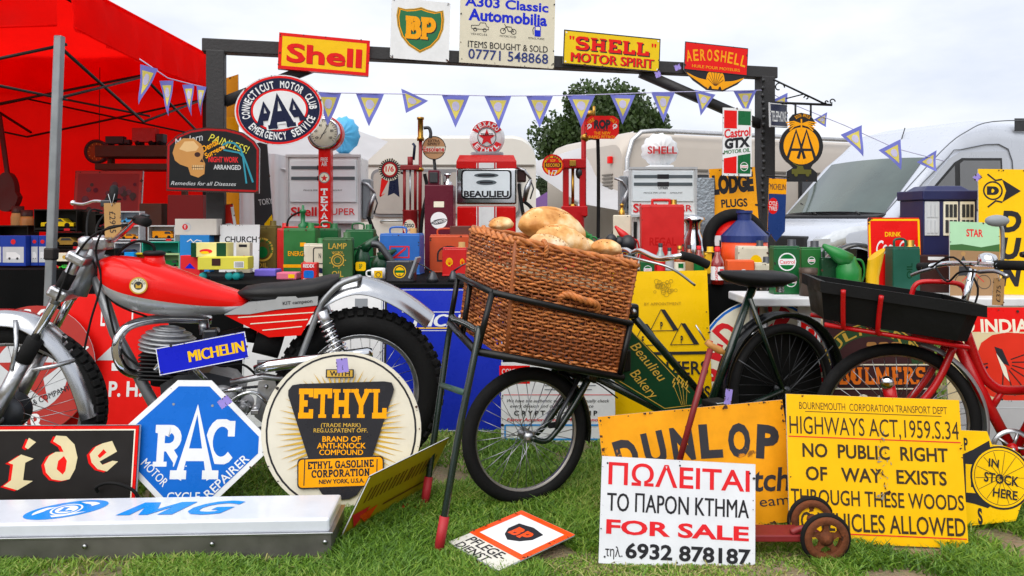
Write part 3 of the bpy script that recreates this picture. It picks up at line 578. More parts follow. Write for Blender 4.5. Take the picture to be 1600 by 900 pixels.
def f(c):
    c.text('A303 Classic', -2, -24, 14, blue, w=134, bold=.03); c.text('Automobilia', 0, -4, 17, blue, w=126, bold=.035)
    for u in (-46, 0, 46): c.text({-46: 'VEHICLES', 0: 'MOTORCYCLES', 46: 'PETROL PUMPS'}[u], u, 26, 3, ink, w=26, bold=0)
    c.line([(-58, 17), (-58, 13), (-46, 12), (-44, 8), (-36, 8), (-34, 13), (-31, 14), (-31, 18), (-58, 18)], .9, ink); c.ring(-52, 19, 6, 1, ink); c.ring(-37, 19, 6, 1, ink)
    c.ring(-8, 18, 9, 1, ink); c.ring(9, 18, 9, 1, ink); c.line([(-8, 18), (-3, 11), (5, 11), (9, 18), (1, 18), (-3, 11)], 1.1, ink); c.line([(-6, 7), (-3, 11)], 1, ink)
    c.poly(rrect(10, 17, 1.5), blue, u=48, v=14); c.rect(48, 10, 7, 5, cream); c.line([(42, 8), (40, 12), (41, 20)], 1, ink)
    c.text('ITEMS BOUGHT & SOLD', 1, 42, 10, ink, w=128, bold=.005); c.text('07771 548868', 2, 57, 15, E('sign_writer_blue', '2b3a78', .5), w=128, bold=.01); bolts(c, 152, 140, ink, 1.6)
Sign('trade_sign', 'tall cream board with blue lettering and a phone number atop the gantry', 794, 31, GS(794), rect(152, 143), E('cream_board', 'd8d2bd', .5), GYAW, 0, 1.2, .01, fn=f)
def f(c):
    c.frame(160, 53, 1.6, ink); 
    for d, m in ((1.8, ink), (0, red)): c.text('SHELL', 0 + d, -8 + d, 20, m, w=122, slab=.22)
    c.text('"', -67, -10, 14, red, w=8); c.text('"', 69, -10, 14, red, w=8)
    c.text('MOTOR SPIRIT', 2, 15, 14, ink, w=138, bold=.04, part='letter_shade'); c.text('MOTOR SPIRIT', 1, 14.2, 14, red, w=138, bold=.03); bolts(c, 160, 53, white, 2.6)
Sign('petrol_sign', 'yellow enamel motor spirit sign in red letters on the gantry', 957, 80, GS(957), rect(160, 53), E('spirit_yellow', 'e8c414'), GYAW, 0, 2.2, .006, fn=f)
def f(c):
    c.poly([(-50, 20), (50, 20), (30, 34), (12, 44), (-12, 44), (-30, 34)], ink, 'wings'); 
    for sx in (-1, 1):
        for k in range(3): c.poly([(sx * 8, 36 - k * 3), (sx * (50 - k * 6), 20 + k * 3.2), (sx * (46 - k * 6), 24 + k * 3.4), (sx * 12, 43 - k * 2)], amber, 'wings')
    scallop(c, 0, 28, 32, 30, amber, brown)
    c.rect(0, -5, 108, 43, ink, 'panel'); c.rect(0, -5, 106, 41, red, 'panel'); c.arctext('AEROSHELL', 0, 120, 180, 130, 107, 73, 17, amber, bold=.02, wk=.95)
    c.text('HUILE POUR MOTEURS', 0, 9.5, 4.5, amber, w=82, bold=.01)
Sign('petrol_sign', 'red aviation oil sign with golden winged scallop on the gantry', 1119, 97, GS(1119), [(-54, -27), (54, -27), (54, 17), (38, 32), (14, 45), (-14, 45), (-38, 32), (-54, 17)], ink, GYAW, 0, 2.8, .006, fn=f)
def f(c):
    c.ring(0, 0, 130, 3.5, red, 'border', .82); c.poly(ell(122, 100), navy, 'band'); c.poly(ell(86, 66), red, 'band'); c.poly(ell(80, 60), white, 'band')
    c.arctext('CONNECTICUT MOTOR CLUB', 0, 1, 51, 41, 190, -6, 11, white, bold=.03, wk=1.05); c.arctext('EMERGENCY SERVICE', 0, 0, 51, 40.5, 205, 338, 11, white, bold=.03, inner=True, wk=1.05)
    for u, h_, w_, v in ((-22, 36, 32, 2), (22, 36, 32, 2)): c.text('A', u, v, h_, navy, w=w_, slab=.32)
    c.text('A', 0, 0, 58, white, w=48, slab=.42); c.text('A', 0, 1, 54, navy, w=42, slab=.32)
Sign('motor_club_sign', 'oval navy and white motor club sign with three tall letters on the gantry post', 437, 172, 251, ell(134, 110), E('enamel_dirty_white', 'd9dadf'), GYAW, 0, -9, .006, fn=f)
# the two-faced painted dental board
def f(c):
    OUT = [(-70, 47), (-70, -22), (-55, -36), (-35, -45), (-10, -49), (20, -48), (45, -42), (62, -30), (70, -18), (70, 49)]
    c.poly(OUT, dred, 'frame'); c.poly([(x * .955, y * .94) for x, y in OUT], E('chalk_black', '15171a', .6), 'panel')
    c.text('Modern', -38, -31, 12, lgrey, w=44, bold=0, shear=.3, rot=-14); c.text('PAINLESS!', 24, -26, 12, E('chalk_yellow', 'd8d04a', .6), w=64, bold=.0, shear=.2, rot=18)
    c.text('Dental', -5, -23, 9, amber, w=28, rot=-30, bold=.02, shear=.2); c.text('Surgeon', 2, -14, 8, amber, w=34, rot=-30, bold=.02, shear=.2)
    c.text('NIGHT WORK', 16, -1, 8, redink, w=46, bold=.03); c.text('ARRANGED', 22, 11, 7, lgrey, w=42, bold=.02); c.text('Remedies for all Diseases', -14, 37, 6, lgrey, w=100, bold=0, shear=.3)
    bone = E('bone_paint', 'c08a4c', .6); bone2 = E('bone_light', 'dcb680', .6)
    c.poly([(-62, -10), (-58, -24), (-46, -33), (-30, -33), (-18, -24), (-14, -12), (-16, -2), (-12, 6), (-13, 22), (-22, 28), (-34, 24), (-38, 12), (-50, 8), (-58, 2)], bone, 'skull_painting')
    c.poly([(-52, -16), (-44, -28), (-30, -29), (-22, -20), (-26, -14), (-40, -12)], bone2, 'skull_painting'); c.disc(-24, -8, 9, brown, 'skull_painting', .85); c.poly([(-17, -2), (-14, 4), (-20, 3)], brown, 'skull_painting')
    c.rect(-23, 12, 18, 7, bone2, 'skull_painting')
    for i in range(6): c.rect(-31 + i * 3.2, 12, .7, 7, brown, 'skull_painting')
    c.rect(-23, 12, 19, .7, brown, 'skull_painting')
    tl_ = E('forceps_teal', '2f8aa0', .5); c.line([(14, -23), (22, -28), (32, -27), (42, -18), (52, 6), (62, 34)], 3, tl_, 'forceps_painting'); c.line([(16, -16), (28, -14), (40, -12), (46, -6), (52, 36)], 2.6, tl_, 'forceps_painting'); c.poly([(10, -20), (16, -22), (17, -17)], bone2, 'forceps_painting')
ds = Sign('dental_sign', 'arched black dental surgeon board with painted skull and red rim', 333, 250, 262, [(-71, 49), (-71, -23), (-55, -38), (-35, -47), (-10, -51), (20, -50), (45, -44), (63, -31), (71, -19), (71, 51)], brown, 3, 0, .8, .02, fn=f)
# castrol board and its neighbours on the right post
def castrol(c, u, v, d, part='emblem'): c.disc(u, v, d, white, part); c.disc(u, v, d * .86, green, part); c.rect(u, v, d * .95, d * .34, white, part); c.text('Castrol', u, v, d * .2, redink, w=d * .84, part=part)
def f(c):
    c.poly(rect(22, 28), red, u=-12, v=-35); c.poly(rect(22, 22), E('oil_board_green', '16653a'), u=12, v=-38); c.text('Castrol', 0, -15, 13, redink, w=45, bold=.03, skew=-.12); c.text('GTX', 0, 1, 14, ink, w=44, bold=.06, skew=-.12)
    c.text('MOTOR OIL', 0, 14, 6, green, w=45, bold=.03, skew=-.12); c.poly([(-23, 26), (-1, 22), (-1, 49), (-23, 49)], red); c.poly([(1, 21), (23, 17), (23, 49), (1, 49)], E('oil_board_green', '16653a')); castrol(c, 12, 38, 14)
Sign('oil_sign', 'tall white red and green motor oil board hanging by the right gantry post', 1152, 222, 238, rect(50, 106), white, GYAW, 0, .5, .006, fn=f)
def f(c):
    c.text('LODGE', 0, -55, 26, ink, w=66, bold=.07, skew=-.05); c.text('PLUGS', 0, -24, 12, ink, w=42, bold=.03)
Sign('spark_plug_sign', 'orange spark plug board propped behind the spare tyre', 1149, 341, 232, rect(74, 158), E('lodge_orange', 'efa113'), 4, 3, -3, .008, fn=f)
def f(c):
    c.frame(52, 36, 1.2, white, 'border'); c.text('TELEPHONE', 0, 2, 16, white, w=46, bold=.01)
tp = Sign('telephone_sign', 'navy telephone flag sign jutting from the right gantry post', 1217, 180, 214, rect(52, 38), navy, 42, 0, -3, .012, fn=f)
def f(c):
    aam = amber; c.disc(0, 0, 58, aam)
    for sx in (-1, 1): c.line([(sx * 8.5 - 14, 20), (sx * 8.5, -24), (sx * 8.5 + 14, 20)], 5, ink, 'monogram')
    c.line([(-18, 6), (18, 6)], 4, ink, 'monogram')
    for k in range(4): c.line([(0, -34), (-12, -38 + k * 2.5), (-25 + k * 2, -36 + k * 4)], 2, aam, 'wings'); c.line([(0, -34), (12, -38 + k * 2.5), (25 - k * 2, -36 + k * 4)], 2, aam, 'wings')
    c.line([(0, -42), (0, -26)], 2.5, aam, 'wings'); c.arctext('SOUTH AFRICA', 2, -10, 26, 38, 118, 62, 5, aam, bold=.02)
    ol = E('olive_print', '5c5a24', .5); c.poly([(-16, 44), (-16, 36), (-8, 36), (-6, 31), (2, 31), (4, 37), (16, 37), (16, 44)], ol, 'tow_truck_print'); c.line([(4, 37), (-14, 27)], 1.6, ol, 'tow_truck_print'); c.disc(-9, 45, 6, ol, 'tow_truck_print'); c.disc(10, 45, 6, ol, 'tow_truck_print')
aaP = [(-18, -31), (-20, -42), (-14, -49), (0, -52), (14, -49), (20, -42), (24, -36), (18, -31)] + arc(0, 0, 36, 34, -58, 58, 12) + [(16, 34), (26, 42), (26, 56), (-24, 56), (-24, 40), (-14, 34)] + arc(0, 0, 36, 34, 122, 238, 12)
aa = Sign('motor_club_sign', 'black and amber winged motoring sign hanging from the scrolled bracket', 1252, 228, 214, aaP, E('soot_black', '232326', .45), 6, 0, 0, .008, fn=f)
bk = thing('sign_bracket', 'black wrought iron scroll bracket on the right gantry post', 'bracket', PX(1206, 162, 211)); o0 = PX(1206, 162, 211); b = MB(); q = lambda x, y: PX(x, y, 213) - o0
b.tube([q(1204, 160), q(1300, 164)], .009, blackm, 6); b.tube([q(1208, 124), q(1290, 163)], .007, blackm, 6); b.tube([q(1228, 154), q(1256, 147)], .005, blackm, 5); b.build('arm', bk)
for x, y, r, t in ((1300, 159, 5, 1), (1260, 153, 4, -1), (1217, 137, 9, 1), (1291, 160, 3, 1)):
    b = MB(); b.tube([q(x + t * r * math.cos(a / 3) * (1 - a / 22), y - r * math.sin(a / 3) * (1 - a / 22)) for a in range(16)], .005, blackm, 5); b.build('scroll', bk)
for x in (1243, 1267): b = MB(); b.tube([q(x, 162), q(x, 184)], .008, blackm, 5); b.build('hanger', bk)
def f(c):
    c.frame(30, 24, 1.2, amber, 'border', 0, -37); c.rect(0, -37, 29, 22, amber, 'panel'); c.text('MICHELIN', 0, -36, 9, navy, w=27, bold=.02); c.disc(-7, -6, 18, red, 'emblem', 1.4); c.text('CYCLE', -7, -10, 6, white, w=14); c.text('TYRES', -7, -2, 6, white, w=14)
pn = [(-15, -50), (15, -50), (15, 33), (0, 50), (-15, 33)]
ps = Sign('tyre_pennant', 'blue and yellow cycle tyre pennant hanging below the winged amber sign', 1214, 328, 221, pn, E('pennant_blue', '1d3a78'), 12, 0, 2, .004, fn=f, edge=amber)
b = MB(); b.tube([(-.09, 0, .235), (.09, 0, .235)], .006, blackm, 6); b.build('hanging_rod', ps)

# ---------------------------------------------------------------- signs leaning against the tables
def f(c):
    tx = E('faded_brick_red', 'a8302a', .5); c.disc(0, 0, 200, tx); c.disc(0, 6, 118, lgrey)
    c.poly([(x * 1.2, y * 1.2 + 6) for x, y in [(46 * math.cos(R(-90 + k * 36)) * (1 if k % 2 == 0 else .4), 46 * math.sin(R(-90 + k * 36)) * (1 if k % 2 == 0 else .4)) for k in range(10)]], tx)
    c.arctext('CO', 0, 0, 81, 81, 112, 72, 28, white, bold=.02); c.arctext('OR', 0, 0, 82, 82, 256, 292, 28, white, bold=.02, inner=True); c.arctext('A', 0, 0, 82, 82, 30, 14, 24, white); c.text('& COMPANY', 36, 38, 9, ink, w=60, rot=-24)
Sign('oil_sign', 'weathered brick red round enamel sign behind the motorcycle front wheel', 48, 578, 305, ell(200, 200), E('faded_brick_red', 'a8302a', .5), 0, 9, 0, fn=f)
def f(c):
    for t, u, v in (('J', -20, -98), ('L', -18, -67), ('I', 28, -70), ('P. H.', 22, 42)): c.text(t, u, v, 22, white, w=None if len(t) < 3 else 52, bold=.03)
    c.poly([(-25, -2), (18, -44), (18, -2)], lgrey, 'arrow'); c.rect(8, 8, 18, 12, white, 'arrow')
Sign('shop_board', 'bright red board with white capital letters behind the motorcycle engine', 176, 565, 300, rect(170, 210), E('flag_red', 'e3120d', .4), 0, 5, 0, fn=f)
def f(c):
    c.frame(216, 214, 2, lgrey); c.text('8', -75, -48, 40, redink, w=28, bold=.05); c.rect(75, -75, 20, 40, grey)
Sign('shop_board', 'plain white board behind the motorcycle rear wheel', 488, 562, 303, rect(218, 222), white, 0, 5, 0, fn=f)
def f(c):
    c.rect(-91, 0, 5, 218, ink, 'border'); c.rect(10, -74, 150, 1.2, white); c.rect(20, -49, 150, 2, yellow); c.rect(20, -45, 150, 1, white); c.text('MICHELIN', 22, -61, 19, white, w=140, bold=.045, shear=.25); c.frame(186, 218, 1, white, 'border')
Sign('tyre_sign', 'large blue tyre board with white slanted lettering leaning on the black table', 692, 562, 303, rect(188, 222), E('tyre_board_blue', '1c30b4'), 0, 5, 0, fn=f)
def f(c):
    c.rect(-68, -42, 48, 28, red); c.text('COMPLETE', -68, -47, 8, white, w=40); c.text('SERVICE', -70, -35, 8, white, w=34)
    for i in range(6): c.rect(22 - 3 * (i % 3), -50 + i * 6.2, 86 - 6 * (i % 3), 1.6, grey, 'small_print')
    c.rect(0, -11, 170, 1, redink); c.text('We have the authentic equipment to visually check', 0, -2, 5, ink, w=160, bold=0, shear=.3); c.text('every division and cure of performance', -10, 6, 5, ink, w=130, bold=0, shear=.3); c.text('C R Y P T O N   E Q U I P', -4, 17, 7, ink, w=130, bold=.03); c.text('Faster Acceleration . . . More Economies', 0, 27, 5, redink, w=160, bold=.02, shear=.2)
    c.frame(168, 24, 2.4, cyan, 'border', 0, 46, 3)
Sign('service_sign', 'white tuning service board with red corner panel behind the bakery bicycle wheel', 872, 628, 318, rect(178, 122), white, 0, 6, 0, fn=f)
def f(c):
    for i in range(26): a = random.uniform(0, 6.28); r = random.uniform(3, 17); c.ring(8 + r * math.cos(a) * 1.2, -102 + r * math.sin(a) * .8, random.uniform(4, 9), .7, E('faded_print', 'a8871a', .5), 'crest')
    c.text('BY APPOINTMENT', 4, -78, 4.5, E('faded_print', 'a8871a', .5), w=58, bold=0)
    for u, v in ((-28, -30), (0, -52), (31, -30)):
        c.line([(u - 17, v + 16), (u + 1, v - 17), (u + 20, v + 16), (u - 17, v + 16)], 1.1, ink); c.poly([(u + 1, v - 17), (u + 7, v - 17), (u + 28, v + 16), (u + 20, v + 16)], ink)
    for t, u, v in (('P', 1, -44), ('P', 32, -22), ('F', -29, -22)): c.text(t, u, v, 11, ink, bold=.03)
    c.rect(12, -1, 124, 4.5, ink); c.text('LIZERS', 32, 22, 20, ink, w=78, bold=.015); c.text('OPS', 54, 60, 19, ink, w=38, bold=.015)
    for sy in (-70, -45): c.ring(-68, sy, 5, 1, ink, 'bolt_heads'); c.disc(72, sy + 6, 2, ink, 'bolt_heads')
Sign('farm_sign', 'tall yellow fertilizer board with three P triangles behind the basket', 1034, 553, 311, rect(152, 258), E('farm_yellow', 'eebf08'), 0, 5, -1, fn=f)
def f(c):
    c.disc(0, 0, 214, rblue); c.disc(0, 0, 206, cream); c.arctext('RED CROWN', 0, 0, 78, 78, 196, -16, 40, redink, bold=.04, wk=1.1); c.disc(0, 0, 110, E('crown_blue', '24409a')); c.poly([(-30, 22), (-36, -20), (-18, 2), (0, -28), (18, 2), (36, -20), (30, 22)], redink)
Sign('petrol_sign', 'round cream red and blue enamel sign behind the bakery bicycle saddle', 1196, 576, 311, ell(216, 216), cream, 0, 6, 0, fn=f)
def f(c): c.rect(0, 0, 26, 38, red, 'panel'); c.text('i', -3, 2, 24, white, bold=.06); c.ring(2, 0, 18, 2, white)
Sign('small_sign', 'small white sign with red information panel under the white table', 1264, 520, 322, rect(36, 110), white, 0, 4, 3, fn=f)
def f(c):
    ob = E('cider_orange', 'e8741c', .4); gr = E('cider_green', '2c4a2a', .4); c.poly(arc(-10, -18, 78, 62, 180, 360, 24) + arc(-10, -18, 60, 44, 360, 180, 24), gr, 'arch'); c.line(arc(-10, -18, 79, 63, 180, 360, 24), 2, gold, 'arch'); c.arctext('BULMERS', -10, -18, 69, 53, 178, 20, 13, gold)
    for i in range(3): c.poly(rrect(16, 22, 4), wood, 'barrels', -12 + i * 19, -42); c.rect(-12 + i * 19, -46, 16, 1.2, brown, 'barrels'); c.rect(-12 + i * 19, -38, 16, 1.2, brown, 'barrels')
    c.rect(0, -18, 168, 2, cream, 'rules'); c.text('BULMERS', 4, 0, 28, ink, w=140, slab=.26, part='letter_shade'); c.text('BULMERS', 3, -1, 26, ob, w=136, slab=.22); c.rect(0, 19, 168, 2, cream, 'rules'); c.text('Original', 2, 40, 24, cream, w=86, bold=.02, shear=.25)
Sign('cider_sign', 'dark brown cider board with orange lettering behind the red bicycle wheel', 1376, 588, 325, rect(172, 190), E('cider_brown', '3f2426', .4), 0, 6, 0, fn=f)
def f(c):
    c.rect(0, -82, 170, 38, red, 'panel'); c.text('D INDIAN', 4, -72, 20, cream, w=124, bold=.03); hr = E('warm_red', 'd8301a', .4)
    face = [(-38, -28), (-30, -46), (-12, -58), (12, -62), (40, -60), (60, -50), (70, -30), (74, 0), (70, 40), (56, 60), (30, 50), (8, 44), (-8, 40), (-26, 34), (-30, 26), (-26, 20), (-34, 14), (-28, 6), (-40, -2), (-32, -14)]
    c.poly(face, hr); 
    for k in range(7): a = -30 + k * 22; c.line([(4 + 12 * math.cos(R(a)), -14 + 12 * math.sin(R(a))), (66 * math.cos(R(a)) * .8 + 8, -10 + 62 * math.sin(R(a)) * .75)], 2, brown)
    c.poly([(-10, -40), (2, -36), (12, -10), (2, -14), (-6, -24)], ink); c.poly([(-8, -30), (6, -8), (10, 14), (2, 4)], cream); c.line([(-34, -12), (-22, -14)], 2, brown); c.line([(-28, 20), (-16, 20)], 2, brown); c.disc(-24, -8, 4, navy)
    for k in range(5): c.rect(-8 + 1.5 * k, 42 + k * 8, 12, 4, cream if k % 2 else ink)
    c.poly([(-30, 56), (20, 66), (60, 96), (-34, 96)], ink)
Sign('motorcycle_sign', 'cream and red sign with feathered head emblem behind the red bicycle frame', 1566, 582, 335, rect(174, 196), E('aged_cream', 'd9c9a0', .4), 0, 6, 0, fn=f)
def f(c): c.text('2', -20, 6, 22, grey, bold=.01, rot=12); c.frame(116, 70, 2, lgrey)
Sign('shop_board', 'small pale grey board low beside the red bicycle chainwheel', 1548, 672, 352, rect(116, 90), E('pale_grey_board', 'b9babd', .5), 0, 10, 0, fn=f)

# ---------------------------------------------------------------- signs standing on the grass in front
def f(c):
    P = [(-26, -98), (26, -98), (114, -14), (114, 14), (26, 100), (-26, 100), (-114, 14), (-114, -14)]; c.poly([(x * .915, y * .915) for x, y in P], rblue, 'panel')
    wm = white; c.text('R', -30, 2, 62, wm, w=52, slab=.2); c.text('C', 45, -5, 66, wm, w=44, slab=.2); c.text('A', 8, -4, 118, rblue, w=84, slab=.26, part='letter_shade'); c.text('A', 8, -4, 112, wm, w=74, slab=.17)
    c.text('MOTOR', -52, 42, 13, wm, w=50, rot=44, bold=.01); c.text('CYCLE', -6, 78, 13, wm, w=50, bold=.01); c.text('REPAIRER', 58, 47, 13, wm, w=84, rot=-45, bold=.01)
    for u, v in ((30, -60), (-30, -62)): c.disc(u, v, 4, grey, 'bolt_heads')
Sign('repairer_sign', 'blue and white eight-sided motor cycle repairer sign on the grass', 298, 695, 418, [(-26, -99), (26, -99), (115, -14), (115, 14), (26, 101), (-26, 101), (-115, 14), (-115, -14)], white, 3, 7, 1, fn=f)
def f(c):
    c.ring(0, 0, 236, 3, ink, 'border'); rng = random.Random(2)
    for k in range(64):
        a = R(k * 360 / 64 + 2); r1 = 96 + 8 * (k % 2); x, y = math.cos(a), math.sin(a)
        if y > .86: r1 -= 6
        px_, py_ = -y * 3.4, x * 3.4; c.poly([(x * 34 + px_, y * 50 + py_), (x * r1, y * r1 * .95), (x * 34 - px_, y * 50 - py_)], gold, 'rays')
    c.poly([(-84, -62), (-78, -70), (-66, -72), (66, -76), (78, -74), (82, -64), (80, -56), (36, 84), (28, 96), (16, 102), (0, 103), (-16, 100), (-26, 94), (-34, 82), (-84, -54)], E('charcoal_panel', '2b2b30'), 'panel')
    c.rect(-4, -88, 44, 13, ink, 'panel'); c.rect(-4, -88, 40, 10, gold, 'panel'); c.text('WITH', -4, -88, 7.5, ink, w=32, bold=.03)
    c.text('ETHYL', 2, -42, 44, amber, w=138, slab=.22); c.text('(TRADE MARK)', 0, -9, 6, gold, w=62, bold=.01); c.text('REG.U.S.PATENT OFF.', 0, -1, 6, gold, w=84, bold=.01)
    c.text('BRAND OF', 2, 12, 8, amber, w=60, bold=.02); c.text('ANTI-KNOCK', 2, 22, 8, amber, w=76, bold=.02); c.text('COMPOUND', 2, 32, 8, amber, w=68, bold=.02)
    B = rrect(134, 46, 7); c.poly(B, ink, 'banner', 2, 62, -2); c.poly(rrect(130, 42, 6), amber, 'banner', 2, 62, -2)
    for u in (-54, 58): c.line([(u, 42), (u, 82)], 1.6, ink, 'banner')
    c.text('ETHYL GASOLINE', 2, 50, 11, ink, w=102, slab=.24, rot=-2); c.text('CORPORATION', 2, 63, 11, ink, w=90, slab=.24, rot=-2); c.text('NEW YORK, U.S.A.', 4, 75, 6, ink, w=70, bold=.03, rot=-2)
Sign('petrol_sign', 'round cream petrol sign with sunburst and black shield by the motorcycle rear wheel', 533, 673, 416, ell(250, 244, 64), E('cream_disc', 'd8d3c3'), 0, 8, 0, .008, fn=f)
def f(c):
    c.frame(376, 136, 5, red, 'border'); c.frame(366, 126, 2, cream, 'border')
    z = lambda P: [(x / 4 - 25, y / 4 - 67 + 7) for x, y in P]; cr_ = E('blackletter_cream', 'd8caa0', .4)
    ii = [(48, 190), (125, 140), (205, 165), (155, 190), (150, 295), (212, 300), (120, 355), (30, 330), (75, 295), (80, 200)]; dot = [(165, 38), (212, 65), (165, 108), (145, 95)]
    dd = [(335, 25), (400, 30), (455, 80), (480, 160), (470, 230), (440, 290), (390, 300), (330, 290), (290, 250), (275, 200), (300, 150), (340, 125), (390, 125), (370, 90), (320, 60)]; dh = [(355, 230), (360, 180), (395, 150), (415, 180), (410, 240), (395, 262)]
    ee = [(630, 75), (690, 60), (725, 125), (620, 185), (640, 205), (700, 180), (735, 185), (670, 245), (610, 230), (570, 190), (555, 140), (590, 95)]; eh = [(605, 150), (640, 110), (660, 130), (620, 165)]
    for P, h_ in ((ii, ()), (dot, ()), (dd, (dh,)), (ee, (eh,))):
        c.poly(z([(x - 18, y + 6) for x, y in P]), red, 'letter_shade'); c.poly(z(P), cr_, 'lettering', holes=[z(q) for q in h_])
Sign('blackletter_sign', 'black board with cream gothic letters i d e behind the light box', 25, 736, 425, rect(378, 138), E('board_black', '201d1c', .4), 0, 8, -.3, .012, fn=f)
def f(c):
    c.text('ΠΩΛEITAI', 1, -54, 31, redink, w=222, bold=.014); c.text('TO ΠAPON KTHMA', 0, -12, 27, ink, w=222, bold=.015); c.text('FOR SALE', 0, 25, 20, redink, w=222, bold=.03)
    c.text('τηλ.', -98, 62, 14, ink, w=27, bold=.005); c.text('6932 878187', 17, 59, 21, ink, w=194, bold=.03)
    for u, v in ((-112, -70), (112, -66), (2, -72), (-112, 70), (112, 68), (0, 73)): c.disc(u, v, 3, ink, 'bolt_holes')
Sign('for_sale_sign', 'white Greek for sale sign with red and black lettering on the front grass', 1059, 802, 489, rect(242, 160), E('sale_white', 'dcdfe6', .4), 0, 9, 3, .006, fn=f)
def f(c):
    wornk = E('worn_black_paint', '34343a', .5, rust=.28, rustcol='d88a18')
    c.arctext('DUNLOP', 6, 520, 580, 560, 103.5, 77, 46, wornk, bold=.05, wk=1.0); c.text('tch', 112, 26, 34, wornk, w=58, bold=.02, shear=.15, rot=4); c.text('eam', 112, 58, 15, wornk, w=46, bold=0)
Sign('tyre_sign', 'rusty amber tyre sheet sign leaning behind the white for sale sign', 1090, 732, 442, rect(294, 184), E('weathered_amber', 'eda014', .45, rust=.3, rustcol='8a5a1e', scale=7, var=.2), 0, 9, -5.2, .005, fn=f, chips=150)
def f(c):
    k = E('signwriter_black', '3b2f22', .5)
    c.text('BOURNEMOUTH  CORPORATION TRANSPORT DEPT', 0, -94, 11, k, w=230, bold=-.004); c.rect(0, -85, 212, 1, k, 'rules'); c.text('HIGHWAYS ACT,1959.S.34', 0, -64, 27, k, w=262, bold=.0); c.rect(0, -46, 266, 1.6, redink, 'rules')
    c.text('NO  PUBLIC  RIGHT', 0, -26, 20, k, w=224, bold=.02); c.text('OF   WAY   EXISTS', 0, 9, 20, k, w=216, bold=.02); c.text('THROUGH THESE WOODS', 0, 44, 22, k, w=264, bold=.01); c.text('NO VEHICLES ALLOWED', -2, 80, 26, k, w=268, bold=.01); c.rect(0, 97, 266, 1.6, redink, 'rules')
    rs = E('paint_scrape', '8a8478', .7); rr = random.Random(5)
    for i in range(46): t = rr.random(); c.poly([(rr.gauss(0, 2.4), rr.gauss(0, 2.8)) for _ in range(3)], rs if i % 3 else brown, 'scrapes', 8 + rr.gauss(0, 5) + 6 * t, -60 + 100 * t)
Sign('highways_sign', 'square yellow no public right of way notice on the grass', 1368, 734, 462, rect(270, 222), E('highways_yellow', 'f0b80a', .35, var=.05), -2, 10, 1.6, .008, fn=f)
def f(c):
    c.text('P', -27, -52, 18, ink, bold=.03); c.poly([(-60, -30), (-34, -36), (-16, -44), (10, -58), (18, 30), (0, 44), (-20, 38), (-60, 30)], ink, 'barrel'); c.text('E', -20, 0, 40, yellow, w=22, bold=.03, rot=3); c.text('S', -13, 56, 22, ink, bold=.04)
    c.disc(24, -2, 96, ink, 'wheel_print'); c.disc(24, -2, 90, yellow, 'wheel_print'); c.ring(24, -2, 84, 1, ink, 'wheel_print')
    for k in range(14): a = R(k * 25.7); c.line([(24, -2), (24 + 40 * math.cos(a), -2 + 40 * math.sin(a))], .7, ink, 'wheel_print')
    c.text('IN', 14, -24, 12, ink, w=16, rot=8, bold=.02); c.text('STOCK', 24, 0, 14, ink, w=54, rot=8, bold=.02); c.text('HERE', 28, 22, 13, ink, w=38, rot=8, bold=.02)
Sign('tyre_sign', 'yellow tyres in stock here sign with spoked wheel at the red bicycle', 1540, 748, 440, [(-75, -74), (8, -72), (14, -52)] + [(24 + 49 * math.cos(R(a)), -2 + 49 * math.sin(R(a))) for a in range(-80, 70, 15)] + [(42, 62), (-75, 76)], yellow, 0, 9, 1, .006, fn=f)
def Board(name, label, O, U, V, wm, hm, mat, fn=None, th=.006, cat='sign', sc=400):     # a sheet laid with its x axis along U and its up axis along V
    U = Vector(U).normalized(); V = Vector(V); V = (V - U * V.dot(U)).normalized(); W = V.cross(U)
    m = MB(); m.prism([(-wm / 2, -hm / 2), (wm / 2, -hm / 2), (wm / 2, hm / 2), (-wm / 2, hm / 2)], 0, th, mat, lgrey); o = m.build(name); tag(o, label, cat)
    o.matrix_world = Matrix(((U.x, W.x, V.x, O[0]), (U.y, W.y, V.y, O[1]), (U.z, W.z, V.z, O[2]), (0, 0, 0, 1))); c = Canvas(o, sc)
    if fn: fn(c)
    c.done(); return o
def f(c):       # 112 x 126 px at 400 px/m
    c.rect(0, -17, 113, 92, orange, 'panel'); c.rect(0, -17, 92, 72, white, 'panel')
    sh = [(-26, -17), (0, -22), (26, -17), (26, 2), (16, 16), (0, 24), (-16, 16), (-26, 2)]; c.poly(sh, ink, 'emblem', 0, -17); c.text('BP', 0, -17, 20, orange, w=34, slab=.26); c.text('PFLEGE-', -2, 39, 15, ink, w=78, bold=.01); c.text('DIENST', -8, 57, 13, ink, w=66, bold=.01)
    for i in range(14): c.poly([(random.gauss(0, 3), random.gauss(0, 2)) for _ in range(4)], rusty, 'rust_chips', random.choice((-54, 54)) + random.gauss(0, 2), random.uniform(-60, 26))
Board('petrol_sign', 'orange and white petrol sign lying flat on the grass', (-.002, 2.552, .035), (.82, -1.05, .02), (.275, .154, .03), .275, .318, E('flat_sign_white', 'd9d6cc', .4), f)
def f(c):
    k = E('faded_brown_ink', '6a4a14', .5); c.frame(212, 112, 2, k); [c.poly([(-2.4, 13), (1.6, 13), (4, -13), (0, -13)], k, 'worn_print', -84 + i * 9.6 + random.uniform(-2, 2), -16) for i in range(18)]; c.rect(30, 22, 110, 4, k, 'worn_print'); c.poly([(-100, 10), (-60, 10), (-80, 40)], redink, 'emblem'); c.poly([(-80, 20), (-40, 16), (-50, 46)], orange, 'emblem')
ol = E('olive_yellow', 'b09c12', .35); A_, D_ = PX(517, 855, SG(855)), PX(650, 778, SG(778)); B_ = A_ + Vector((.14, .03, .205)); up = B_ - A_; mid = (A_ + D_) / 2 + up.normalized() * .135 + Vector((0, 0, .01))
